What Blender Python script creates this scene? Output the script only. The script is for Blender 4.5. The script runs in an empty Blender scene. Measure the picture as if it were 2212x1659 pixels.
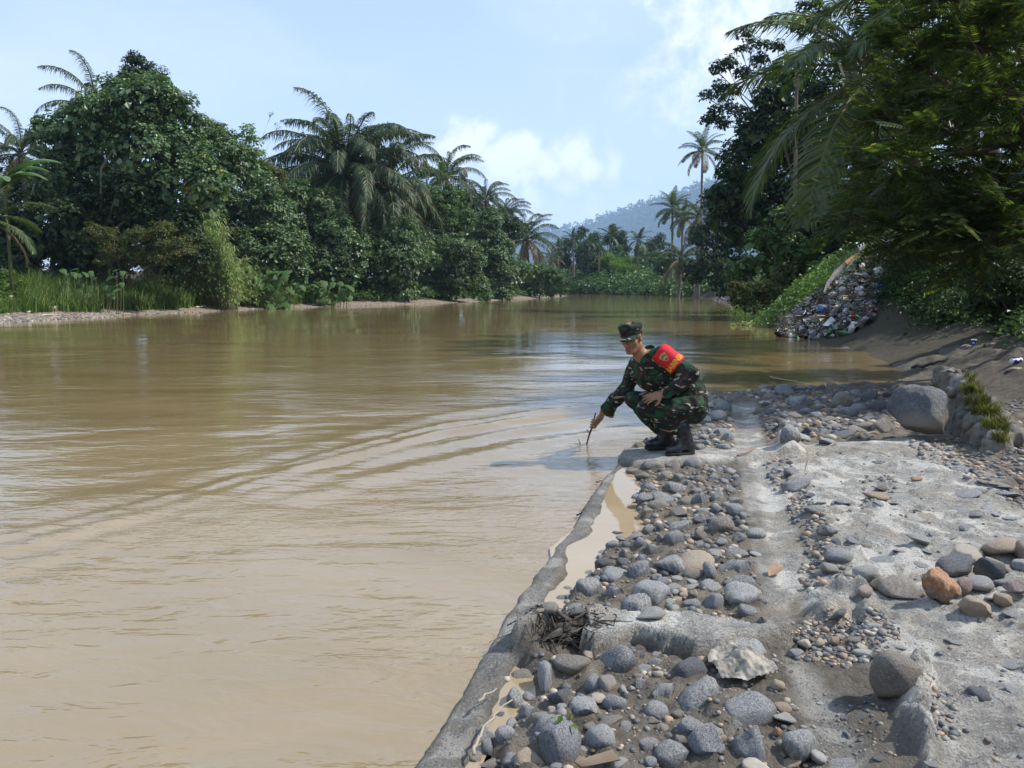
import bpy, math, random
import numpy as np
from mathutils import Vector, Matrix, Euler
from mathutils.bvhtree import BVHTree

scene = bpy.context.scene
COL = scene.collection
R = math.radians
rng = np.random.default_rng(7)
random.seed(7)

# ------------------------------------------------------------------ camera, sky, sun, exposure
F, PX0, PY0 = 1640.0, 1106.0, 829.5
PITCH = math.atan((PY0 - 620.0) / F)
CAMZ = 1.45
cam_d = bpy.data.cameras.new('camera')
cam = bpy.data.objects.new('camera', cam_d)
COL.objects.link(cam)
cam.location = (0, 0, CAMZ)
cam.rotation_euler = (math.pi / 2 - PITCH, 0, 0)
cam_d.sensor_width = 36
cam_d.lens = F / 2212.0 * 36
cam_d.clip_start = 0.05
cam_d.clip_end = 6000
scene.camera = cam

SUN = Vector((0.66, 0.03, 0.72)).normalized()
sun_d = bpy.data.lights.new('sun', 'SUN')
sun_d.energy = 4.8
sun_d.angle = R(1.5)
sun_d.color = (1.0, 0.95, 0.87)
sun = bpy.data.objects.new('sun', sun_d)
COL.objects.link(sun)
sun.rotation_euler = (-SUN).to_track_quat('-Z', 'Y').to_euler()

world = bpy.data.worlds.new('World')
scene.world = world
world.use_nodes = True
scene.view_settings.view_transform = 'Standard'
scene.view_settings.look = 'None'
scene.view_settings.gamma = 1
scene.view_settings.use_curve_mapping = False
scene.view_settings.exposure = 0.38
scene.render.engine = 'CYCLES'
scene.cycles.use_denoising = True
try:
    scene.cycles.denoiser = 'OPENIMAGEDENOISE'
    scene.cycles.denoising_prefilter = 'ACCURATE'
except Exception:
    pass
scene.cycles.max_bounces = 6
scene.cycles.diffuse_bounces = 3
scene.cycles.glossy_bounces = 3
scene.cycles.transmission_bounces = 3
scene.cycles.volume_bounces = 1
scene.cycles.transparent_max_bounces = 6
scene.cycles.sample_clamp_indirect = 6
scene.cycles.caustics_reflective = False
scene.cycles.caustics_refractive = False


class NT:
    """small helper round a node tree"""
    def __init__(s, nt):
        s.nt = nt

    def n(s, typ, **kw):
        nd = s.nt.nodes.new(typ)
        ins = kw.pop('ins', {})
        for k, v in kw.items():
            setattr(nd, k, v)
        for k, v in ins.items():
            s.put(nd.inputs[k], v)
        return nd

    def put(s, sock, v):
        if isinstance(v, bpy.types.NodeSocket):
            s.nt.links.new(v, sock)
        elif isinstance(v, (tuple, list)) and sock.type == 'RGBA' and len(v) == 3:
            sock.default_value = (*v, 1)
        else:
            sock.default_value = v

    def math(s, op, a, b=0.0, c=0.0, clamp=False):
        m = s.n('ShaderNodeMath', operation=op, use_clamp=clamp)
        s.put(m.inputs[0], a); s.put(m.inputs[1], b); s.put(m.inputs[2], c)
        return m.outputs[0]

    def mix(s, f, a, b, mode='MIX'):
        m = s.n('ShaderNodeMix', data_type='RGBA', blend_type=mode)
        s.put(m.inputs[0], f); s.put(m.inputs[6], a); s.put(m.inputs[7], b)
        return m.outputs[2]

    def fmix(s, f, a, b):
        m = s.n('ShaderNodeMix', data_type='FLOAT')
        s.put(m.inputs[0], f); s.put(m.inputs[2], a); s.put(m.inputs[3], b)
        return m.outputs[0]

    def ramp(s, f, stops, interp='LINEAR'):
        r = s.n('ShaderNodeValToRGB')
        r.color_ramp.interpolation = interp
        el = r.color_ramp.elements
        while len(el) < len(stops):
            el.new(0.5)
        for e, (p, c) in zip(el, stops):
            e.position = p
            e.color = (*c, 1) if isinstance(c, (tuple, list)) else (c, c, c, 1)
        s.put(r.inputs[0], f)
        return r.outputs[0]

    def step(s, f, lo, hi):
        m = s.n('ShaderNodeMapRange', interpolation_type='SMOOTHSTEP')
        s.put(m.inputs[0], f)
        m.inputs[1].default_value = lo; m.inputs[2].default_value = hi
        return m.outputs[0]

    def noise(s, vec, scale, detail=4, rough=0.55, dist=0.0, kind='FBM'):
        m = s.n('ShaderNodeTexNoise')
        if vec is not None:
            s.put(m.inputs['Vector'], vec)
        m.inputs['Scale'].default_value = scale
        m.inputs['Detail'].default_value = detail
        m.inputs['Roughness'].default_value = rough
        m.inputs['Distortion'].default_value = dist
        return m.outputs[0]

    def mapping(s, vec, scale=(1, 1, 1), loc=(0, 0, 0), rot=(0, 0, 0)):
        m = s.n('ShaderNodeMapping')
        s.put(m.inputs[0], vec)
        m.inputs[1].default_value = loc; m.inputs[2].default_value = rot; m.inputs[3].default_value = scale
        return m.outputs[0]


# sky: Nishita blue with a thin white veil everywhere and cumulus low above the horizon
w = NT(world.node_tree)
world.node_tree.nodes.clear()
sky = w.n('ShaderNodeTexSky', sky_type='NISHITA')
sky.sun_disc = False
sky.sun_elevation = math.asin(SUN.z)
sky.sun_rotation = math.atan2(SUN.x, SUN.y)
sky.air_density = 1.0
sky.dust_density = 1.2
sky.ozone_density = 1.5
tc = w.n('ShaderNodeTexCoord')
sep = w.n('ShaderNodeSeparateXYZ', ins={0: tc.outputs['Generated']})
# veil (stretched thin cloud)
proj = w.n('ShaderNodeCombineXYZ', ins={
    0: w.math('DIVIDE', sep.outputs[0], w.math('ADD', w.math('MAXIMUM', sep.outputs[2], 0.0), 0.16)),
    1: w.math('DIVIDE', sep.outputs[1], w.math('ADD', w.math('MAXIMUM', sep.outputs[2], 0.0), 0.16)),
    2: 0.0}).outputs[0]
veil_n = w.noise(w.mapping(proj, (0.55, 0.9, 1), (2.4, 0.7, 0)), 1.1, 6, 0.55, 0.6)
low = w.math('SUBTRACT', 1.0, w.step(sep.outputs[2], 0.0, 0.42))
veil = w.math('ADD', w.math('MULTIPLY', w.step(veil_n, 0.42, 0.74), 0.34), w.math('ADD', w.math('MULTIPLY', low, 0.42), 0.16), clamp=True)
SKY_GAIN = 0.118
blue = w.mix(0.6, sky.outputs[0], (3.6, 5.2, 8.0))
c1 = w.mix(veil, blue, (6.6, 7.3, 8.2))
# cumulus: small heaped clouds round the horizon; straight ahead one heap built from lobes
cum_n = w.noise(w.mapping(tc.outputs['Generated'], (1, 1, 1.9), (0.415, 0.2, 0.03)), 5.2, 8, 0.52, 0.25)
band = w.math('MULTIPLY', w.step(sep.outputs[2], -0.02, 0.05), w.math('SUBTRACT', 1.0, w.step(sep.outputs[2], 0.13, 0.24)))
cum = w.step(w.math('MULTIPLY', cum_n, w.math('ADD', w.math('MULTIPLY', band, 0.5), 0.5)), 0.49, 0.60)
ahead = w.step(sep.outputs[1], 0.55, 0.85)
cum = w.math('MULTIPLY', cum, w.math('SUBTRACT', 1.0, ahead))
du = w.math('DIVIDE', sep.outputs[0], w.math('MAXIMUM', sep.outputs[1], 0.05))
dv = w.math('DIVIDE', sep.outputs[2], w.math('MAXIMUM', sep.outputs[1], 0.05))
lob = None
for (lx, ly, lr, ws_) in ((1010, 312, 48, 1), (1040, 300, 36, 1), (985, 345, 44, .9), (1085, 352, 46, 1), (1130, 345, 40, 1), (1185, 372, 44, .9), (1232, 352, 46, 1), (1262, 372, 34, .9), (1140, 400, 60, .7), (1215, 410, 52, .6),
                          (1060, 395, 60, .6), (1330, 385, 70, .45), (1250, 460, 80, .4), (940, 330, 40, .4), (1420, 300, 90, .35), (1560, 120, 220, .6), (1480, 30, 200, .5), (1380, 180, 160, .35)):
    cu_, cv_ = (lx - PX0) / F, (620 - ly) / F
    dd_ = w.math('SQRT', w.math('ADD', w.math('POWER', w.math('SUBTRACT', du, cu_), 2.0), w.math('POWER', w.math('SUBTRACT', dv, cv_), 2.0)))
    f_ = w.math('MULTIPLY', w.math('MAXIMUM', w.math('SUBTRACT', 1.25, w.math('DIVIDE', dd_, lr * 1.45 / F)), 0.0), ws_)
    lob = f_ if lob is None else w.math('MAXIMUM', lob, f_)
dn = w.noise(tc.outputs['Generated'], 26, 6, 0.6, 0.3)
lobn = w.step(w.math('ADD', lob, w.math('MULTIPLY', w.math('SUBTRACT', dn, 0.5), 1.9)), 0.25, 1.0)
lobn = w.math('MULTIPLY', w.math('MULTIPLY', lobn, ahead), w.math('MINIMUM', w.math('MULTIPLY', lob, 1.6), 1.0))
c2 = w.mix(w.math('MULTIPLY', w.math('MAXIMUM', cum, lobn), 0.85), c1, (8.5, 8.6, 8.8))
bg = w.n('ShaderNodeBackground', ins={0: c2, 1: SKY_GAIN})
wo = w.n('ShaderNodeOutputWorld', ins={0: bg.outputs[0]})


# ------------------------------------------------------------------ geometry of the view: from a pixel of the photograph to the place
CP, SP = math.cos(PITCH), math.sin(PITCH)


def ray(px, py):
    a = (px - PX0) / F
    b = (PY0 - py) / F
    return np.array([a, CP + b * SP, -SP + b * CP])


def W(px, py, z=0.0):
    d = ray(px, py)
    t = (z - CAMZ) / d[2]
    return np.array([0, 0, CAMZ]) + d * t


def at_y(px, py, y):
    d = ray(px, py)
    return np.array([0, 0, CAMZ]) + d * (y / d[1])


def dist_px(y):      # metres in one view pixel at depth y
    return y / F


# ------------------------------------------------------------------ noise
def _hash(ix, iy, iz, seed):
    h = (ix.astype(np.int64) * 374761393 + iy.astype(np.int64) * 668265263 + iz.astype(np.int64) * 2147483647 + seed * 974634777) & 0xFFFFFFFF
    h = ((h ^ (h >> 13)) * 1274126177) & 0xFFFFFFFF
    h = ((h ^ (h >> 16)) * 2246822519) & 0xFFFFFFFF
    return ((h ^ (h >> 15)) & 0xFFFFFF) / float(0xFFFFFF)


def vnoise(x, y, z=None, seed=0):
    if z is None:
        z = np.zeros_like(x)
    fx, fy, fz = np.floor(x), np.floor(y), np.floor(z)
    tx, ty, tz = x - fx, y - fy, z - fz
    tx = tx * tx * (3 - 2 * tx); ty = ty * ty * (3 - 2 * ty); tz = tz * tz * (3 - 2 * tz)
    r = 0
    for dx in (0, 1):
        wx = tx if dx else 1 - tx
        for dy in (0, 1):
            wy = ty if dy else 1 - ty
            for dz in (0, 1):
                wz = tz if dz else 1 - tz
                r = r + wx * wy * wz * _hash(fx + dx, fy + dy, fz + dz, seed)
    return r * 2 - 1


def fbm(x, y, z=None, octs=4, seed=0, gain=0.5, lac=2.03):
    s, a, f, t = 0, 1.0, 1.0, 0
    for o in range(octs):
        s = s + a * vnoise(x * f + 17.3 * o, y * f - 9.1 * o, None if z is None else z * f + 5.7 * o, seed + o)
        t += a
        a *= gain; f *= lac
    return s / t


def sstep(x, a, b):
    t = np.clip((x - a) / (b - a), 0, 1)
    return t * t * (3 - 2 * t)


def seg_dist(px, py, P, closed=True):
    """distance to a polyline and inside test"""
    P = np.asarray(P, float)
    n = len(P)
    best = np.full(np.shape(px), 1e9)
    inside = np.zeros(np.shape(px), bool)
    for i in range(n if closed else n - 1):
        ax, ay = P[i][:2]; bx, by = P[(i + 1) % n][:2]
        dx, dy = bx - ax, by - ay
        L = dx * dx + dy * dy + 1e-12
        t = np.clip(((px - ax) * dx + (py - ay) * dy) / L, 0, 1)
        d = (px - ax - t * dx) ** 2 + (py - ay - t * dy) ** 2
        best = np.minimum(best, d)
        if closed:
            c = ((ay > py) != (by > py))
            xx = ax + (py - ay) * dx / (dy if abs(dy) > 1e-12 else 1e-12)
            inside ^= (c & (px < xx))
    return np.sqrt(best), inside


def sdp(px, py, P):
    """signed distance, positive inside"""
    d, i = seg_dist(px, py, P)
    return np.where(i, d, -d)


# ------------------------------------------------------------------ object helpers
def tag(o, label=None, cat=None, group=None, kind=None):
    if label: o['label'] = label
    if cat: o['category'] = cat
    if group: o['group'] = group
    if kind: o['kind'] = kind
    return o


def mesh_np(name, V, Fc, mats=None, smooth=True):
    """V (n,3); Fc: list of index arrays (m,3) or (m,4) (or one array); mats parallel list of material indices arrays or ints"""
    if isinstance(Fc, np.ndarray):
        Fc = [Fc]
    me = bpy.data.meshes.new(name)
    V = np.asarray(V, np.float32)
    me.vertices.add(len(V))
    me.vertices.foreach_set('co', V.ravel())
    loops = np.concatenate([f.ravel() for f in Fc]).astype(np.int32)
    tot = np.concatenate([np.full(len(f), f.shape[1], np.int32) for f in Fc])
    start = np.concatenate([[0], np.cumsum(tot)[:-1]]).astype(np.int32)
    me.loops.add(len(loops))
    me.loops.foreach_set('vertex_index', loops)
    me.polygons.add(len(tot))
    me.polygons.foreach_set('loop_start', start)
    me.polygons.foreach_set('loop_total', tot)
    me.polygons.foreach_set('use_smooth', np.full(len(tot), bool(smooth)))
    if mats is not None:
        mi = np.concatenate([np.full(len(f), m, np.int32) if np.isscalar(m) else np.asarray(m, np.int32) for f, m in zip(Fc, mats)])
        me.polygons.foreach_set('material_index', mi)
    me.update(calc_edges=True)
    return me


def link(name, me, mat=None, parent=None, loc=None, rot=None, scale=None):
    o = bpy.data.objects.new(name, me)
    COL.objects.link(o)
    if mat is not None and me is not None:
        for m in (mat if isinstance(mat, (list, tuple)) else [mat]):
            if len(me.materials) < (len(mat) if isinstance(mat, (list, tuple)) else 1):
                me.materials.append(m)
    if parent is not None: o.parent = parent
    if loc is not None: o.location = loc
    if rot is not None: o.rotation_euler = rot
    if scale is not None: o.scale = scale if hasattr(scale, '__len__') else (scale,) * 3
    return o


def empty(name, loc=(0, 0, 0), rz=0.0):
    o = bpy.data.objects.new(name, None)
    COL.objects.link(o)
    o.location = loc
    o.rotation_euler = (0, 0, rz)
    o.empty_display_size = 0.1
    return o


def attr(me, name, arr):
    a = me.attributes.new(name, 'FLOAT', 'POINT')
    a.data.foreach_set('value', np.asarray(arr, np.float32))


class Geo:
    """collects vertices and faces"""
    def __init__(s):
        s.V = []; s.F3 = []; s.F4 = []; s.n = 0; s.M3 = []; s.M4 = []

    def add(s, V, F3=None, F4=None, m=0):
        V = np.asarray(V, float).reshape(-1, 3)
        if F3 is not None and len(F3):
            s.F3.append(np.asarray(F3, int).reshape(-1, 3) + s.n); s.M3.append(np.full(len(s.F3[-1]), m))
        if F4 is not None and len(F4):
            s.F4.append(np.asarray(F4, int).reshape(-1, 4) + s.n); s.M4.append(np.full(len(s.F4[-1]), m))
        s.V.append(V); s.n += len(V)

    def tube(s, pts, rad, k=6, cap=True, m=0):
        pts = np.asarray(pts, float); n = len(pts)
        rad = np.broadcast_to(np.asarray(rad, float), (n,))
        T = np.gradient(pts, axis=0)
        T /= np.linalg.norm(T, axis=1)[:, None] + 1e-9
        up = np.array([0, 0, 1.0])
        if abs(T[0] @ up) > 0.9: up = np.array([1.0, 0, 0])
        A = []
        a = np.cross(T[0], up); a /= np.linalg.norm(a)
        for i in range(n):
            a = a - T[i] * (a @ T[i]); a /= np.linalg.norm(a) + 1e-9
            b = np.cross(T[i], a)
            th = np.arange(k) * 2 * np.pi / k
            A.append(pts[i] + rad[i] * (np.cos(th)[:, None] * a + np.sin(th)[:, None] * b))
        V = np.concatenate(A)
        q = []
        for i in range(n - 1):
            for j in range(k):
                j2 = (j + 1) % k
                q.append((i * k + j, i * k + j2, (i + 1) * k + j2, (i + 1) * k + j))
        t = []
        if cap:
            V = np.vstack([V, pts[0], pts[-1]])
            for j in range(k):
                j2 = (j + 1) % k
                t.append((n * k, j2, j)); t.append((n * k + 1, (n - 1) * k + j, (n - 1) * k + j2))
        s.add(V, t, q, m)

    def box(s, c, size, rot=None, m=0):
        v = np.array([(x, y, z) for x in (-.5, .5) for y in (-.5, .5) for z in (-.5, .5)]) * np.asarray(size)
        if rot is not None:
            v = v @ np.array(rot).T
        f = [(0, 1, 3, 2), (4, 6, 7, 5), (0, 4, 5, 1), (2, 3, 7, 6), (0, 2, 6, 4), (1, 5, 7, 3)]
        s.add(v + np.asarray(c), None, f, m)

    def mesh(s, name, smooth=True):
        V = np.concatenate(s.V)
        Fc, M = [], []
        if s.F3: Fc.append(np.concatenate(s.F3)); M.append(np.concatenate(s.M3))
        if s.F4: Fc.append(np.concatenate(s.F4)); M.append(np.concatenate(s.M4))
        return mesh_np(name, V, Fc, M, smooth)


def unit(v):
    v = np.asarray(v, float)
    return v / (np.linalg.norm(v, axis=-1, keepdims=True) + 1e-12)


def rand_dirs(n, g=None):
    g = g or rng
    v = g.normal(size=(n, 3))
    return unit(v)


def ico(sub):
    import bmesh
    bm = bmesh.new()
    bmesh.ops.create_icosphere(bm, subdivisions=sub, radius=1.0)
    V = np.array([v.co[:] for v in bm.verts]); Fa = np.array([[v.index for v in f.verts] for f in bm.faces])
    bm.free()
    return V, Fa


ICO1, ICO2, ICO3, ICO4 = ico(1), ico(2), ico(3), ico(4)


# ------------------------------------------------------------------ materials
def new_mat(name):
    m = bpy.data.materials.new(name)
    m.use_nodes = True
    m.node_tree.nodes.clear()
    return m, NT(m.node_tree)


def finish(t, surf, disp=None):
    t.n('ShaderNodeOutputMaterial', ins={0: surf})


def bump(t, h, strength=0.5, dist=0.02, normal=None):
    b = t.n('ShaderNodeBump')
    b.inputs['Strength'].default_value = strength
    b.inputs['Distance'].default_value = dist
    t.put(b.inputs['Height'], h)
    if normal is not None: t.put(b.inputs['Normal'], normal)
    return b.outputs[0]


def pbsdf(t, col, rough=0.7, spec=0.5, normal=None, metallic=0.0, **kw):
    p = t.n('ShaderNodeBsdfPrincipled')
    t.put(p.inputs['Base Color'], col)
    t.put(p.inputs['Roughness'], rough)
    t.put(p.inputs['Specular IOR Level'], spec)
    t.put(p.inputs['Metallic'], metallic)
    if normal is not None: t.put(p.inputs['Normal'], normal)
    for k, v in kw.items():
        t.put(p.inputs[k.replace('_', ' ')], v)
    return p.outputs[0]


def plain(name, col, rough=0.7, spec=0.4, var=0.25, scale=30, bumpd=0.002):
    m, t = new_mat(name)
    co = t.n('ShaderNodeTexCoord').outputs['Object']
    nz = t.noise(co, scale, 5, 0.6)
    c = t.mix(nz, tuple(x * (1 - var) for x in col), tuple(min(1, x * (1 + var)) for x in col))
    finish(t, pbsdf(t, c, rough, spec, bump(t, nz, 0.5, bumpd)))
    return m


def leaf_mat(name, cols, rough=0.45, trans=0.3, spec=0.35, dead=None, dead_p=0.02, patch=0.35, pscale=0.5):
    """cols: dark, mid, light leaf colours; each loose leaf draws its own"""
    m, t = new_mat(name)
    geo = t.n('ShaderNodeNewGeometry')
    rnd = geo.outputs['Random Per Island']
    c = t.ramp(rnd, [(0.0, cols[0]), (0.5, cols[1]), (1.0, cols[2])])
    if dead:
        c = t.mix(t.step(rnd, 1 - dead_p, 1 - dead_p + 0.001), c, dead)
    co = t.n('ShaderNodeTexCoord').outputs['Object']
    pn = t.noise(co, pscale, 3, 0.5)
    k = t.math('ADD', t.math('MULTIPLY', t.math('SUBTRACT', pn, 0.5), patch * 2), 1.0)
    c = t.mix(1.0, c, t.n('ShaderNodeCombineColor', ins={0: k, 1: k, 2: t.math('MULTIPLY', k, 0.95)}).outputs[0], 'MULTIPLY')
    p = pbsdf(t, c, rough, spec)
    tr = t.n('ShaderNodeBsdfTranslucent', ins={0: t.mix(1.0, c, (1.5, 1.7, 0.7), 'MULTIPLY')})
    mx = t.n('ShaderNodeMixShader', ins={0: trans, 1: p, 2: tr.outputs[0]})
    finish(t, mx.outputs[0])
    return m

# ------------------------------------------------------------------ the lie of the land (metres; water level is z = 0)
P2 = lambda px, py, z=0.0: tuple(W(px, py, z)[:2])
LEFT_BANK = [(-60, -60), (-40, -20), (-31, 5), (-25.5, 20), P2(0, 698), P2(300, 681), P2(640, 665), P2(950, 656), P2(1180, 644), P2(1236, 639),
             (4, 142), (-16, 152), (-60, 165), (-160, 190)]
FAR_BANK = [(-160, 230), (-60, 200), (-14, 182), (10, 166), (22, 146), (27, 122)]
RIGHT_BANK = [(26, 100), P2(1553, 650), (15.5, 50), P2(1640, 684), (9.9, 29.5), P2(1690, 716), P2(1780, 738), P2(1870, 762), P2(1940, 800), P2(1990, 833)]
APRON_EDGE = [(5.3, 10.45), (4.2, 10.35), (3.3, 10.3), (2.62, 10.2), (2.45, 9.9), (2.2, 9.0), (1.75, 8.0), (1.45, 7.2)] + \
    [P2(1362, 965), P2(1345, 990), P2(1290, 1050), P2(1235, 1140), P2(1190, 1200), P2(1130, 1270), P2(1050, 1400), P2(960, 1560), P2(885, 1659)]
_e = np.array(APRON_EDGE[-1]); _e2 = np.array(APRON_EDGE[-3]); _d = (_e - _e2) / np.linalg.norm(_e - _e2)
APRON_EDGE += [tuple(_e + _d * 3), tuple(_e + _d * 40)]
RIVER = LEFT_BANK + FAR_BANK + RIGHT_BANK + APRON_EDGE
B_LINE = [(6.0, 11.2), (5.7, 9.2), (5.35, 7.6), (5.3, 5.5), (5.8, 2), (7, -5), (14, -45)]
APRON = APRON_EDGE + B_LINE[::-1]
LAND_CUT = LEFT_BANK + FAR_BANK + RIGHT_BANK + B_LINE


def xedge(y):
    E = np.array(sorted([(p[1], p[0]) for p in APRON_EDGE if p[1] < 10.25]))
    return np.interp(y, E[:, 0], E[:, 1])


def z0(x, y):
    """gently rising plane of the old river wall"""
    return 0.035 + 0.05 * np.clip(x - xedge(y), 0, 9)


def H(x, y):
    x = np.asarray(x, float); y = np.asarray(y, float)
    dr, inr = seg_dist(x, y, RIVER)
    dl, inl = seg_dist(x, y, LAND_CUT)
    apron = inl & ~inr
    right = (x > np.interp(y, [-60, 5, 100, 130, 160, 200], [-10, -8, 16, 20, 4, -30]))
    far = y > 128
    n1 = fbm(x * 0.35, y * 0.35, seed=3) ; n2 = fbm(x * 1.7, y * 1.7, seed=5)
    d = dl
    # left: beach, then bank
    hl = 0.62 * sstep(d, 0, 4.2) + 0.9 * sstep(d, 3.2, 8) + 1.3 * sstep(d, 8, 25) + 0.10 * n1 * sstep(d, 0.3, 3)
    # right: mud slope, then steep bank
    far_r = sstep(y, 33, 48)
    s1 = 0.36 + 0.50 * sstep(y, 15, 21)
    hr = (s1 * np.clip(d, 0, 2.6) + 0.72 * np.clip(d - 2.6, 0, 5) + 0.15 * np.clip(d - 7.6, 0, 30)) * (1 - far_r) + far_r * (0.5 * np.clip(d, 0, 6) + 0.1 * np.clip(d - 6, 0, 30))
    hr = hr + (0.18 * n1 + 0.12 * n2 + 0.05 * fbm(x * 5, y * 4, seed=6, octs=2)) * sstep(d, 0.0, 1.2)
    hf = 0.18 * np.clip(d, 0, 4) + 0.03 * np.clip(d - 4, 0, 150)
    land = np.where(far & ~right, hf, np.where(right, hr, hl))
    near_w = 1 - sstep(y, 10.2, 12.5)
    land = land + np.where(right, z0(np.minimum(x, 5.8), np.minimum(y, 10)) * near_w, 0)
    bed = -0.04 - 0.22 * np.clip(dr, 0, 3.5)
    h = np.where(inr, bed, np.where(apron, z0(x, y), land))
    return h


# ---- foreground concrete: polygons read off the photograph, laid on the wall's plane
def PZ(px, py):
    z = 0.05
    for _ in range(4):
        p = W(px, py, z)
        z = float(z0(p[0], p[1]))
    return (p[0], p[1])


def poly(pts):
    return [PZ(*p) for p in pts]


CURB = poly([(870, 1680), (960, 1552), (1050, 1392), (1130, 1262), (1190, 1190), (1235, 1130), (1290, 1045), (1350, 978), (1380, 962), (1372, 985),
             (1330, 1015), (1300, 1078), (1272, 1150), (1225, 1170), (1212, 1232), (1165, 1305), (1118, 1395), (1090, 1452), (1032, 1572), (985, 1680)])
POOL1 = poly([(1330, 1010), (1352, 1000), (1385, 1035), (1375, 1090), (1400, 1130), (1350, 1160), (1300, 1180), (1290, 1215), (1230, 1270), (1195, 1325), (1150, 1340),
              (1170, 1300), (1215, 1230), (1228, 1165), (1275, 1145), (1300, 1080)])
POOL2 = poly([(1110, 1420), (1160, 1440), (1140, 1500), (1110, 1545), (1060, 1590), (1090, 1660), (990, 1700), (985, 1660), (1035, 1572), (1085, 1465)])
BEAM1 = poly([(1255, 1352), (1300, 1338), (1400, 1352), (1480, 1352), (1560, 1366), (1640, 1378), (1710, 1366), (1712, 1392), (1650, 1400), (1600, 1404), (1560, 1416), (1500, 1418),
              (1460, 1404), (1420, 1396), (1370, 1388), (1330, 1402), (1285, 1404), (1262, 1400)])
BEAM0 = poly([(1108, 1398), (1150, 1362), (1185, 1350), (1200, 1380), (1150, 1395)])
BEAM2 = poly([(1335, 990), (1345, 974), (1400, 966), (1470, 972), (1560, 974), (1640, 972), (1720, 968), (1800, 962), (1900, 956), (1990, 942), (2010, 950), (1900, 972), (1800, 976),
              (1700, 984), (1610, 996), (1500, 1000), (1420, 1004), (1370, 1002)])
CHANNEL = poly([(1582, 872), (1632, 868), (1650, 960), (1700, 1010), (1718, 1120), (1745, 1240), (1700, 1300), (1712, 1370), (1730, 1420), (1800, 1500), (1900, 1680), (1960, 1750), (1800, 1750),
                (1742, 1560), (1700, 1420), (1660, 1340), (1640, 1220), (1618, 1100), (1600, 1000), (1582, 940)])
SLAB = poly([(1650, 985), (1800, 975), (1990, 950), (2100, 1000), (2260, 1150), (2400, 1500), (2500, 1800), (1985, 1800), (1975, 1500), (1900, 1420), (1740, 1290), (1760, 1200), (1700, 1060)])
RIDGE = poly([(1975, 1445), (2000, 1460), (2005, 1540), (2015, 1620), (2040, 1760), (1990, 1760), (1985, 1640), (1958, 1560), (1950, 1490)])
LUMP1 = poly([(1735, 1300), (1755, 1265), (1800, 1252), (1830, 1275), (1850, 1300), (1840, 1335), (1800, 1352), (1750, 1345)])
LUMP2 = poly([(1835, 1275), (1855, 1262), (1880, 1290), (1905, 1330), (1870, 1345), (1840, 1325)])
LUMP3 = poly([(1700, 905), (1725, 935), (1728, 985), (1690, 985), (1680, 945)])
LUMP4 = poly([(1215, 1330), (1275, 1345), (1240, 1400), (1150, 1420), (1120, 1395), (1160, 1350)])
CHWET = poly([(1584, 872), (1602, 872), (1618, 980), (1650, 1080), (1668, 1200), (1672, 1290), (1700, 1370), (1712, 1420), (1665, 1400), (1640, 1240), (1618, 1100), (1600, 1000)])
DWET = poly([(1700, 1400), (1820, 1420), (1900, 1480), (1960, 1560), (1990, 1760), (1740, 1760), (1700, 1600), (1640, 1480)])


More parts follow.
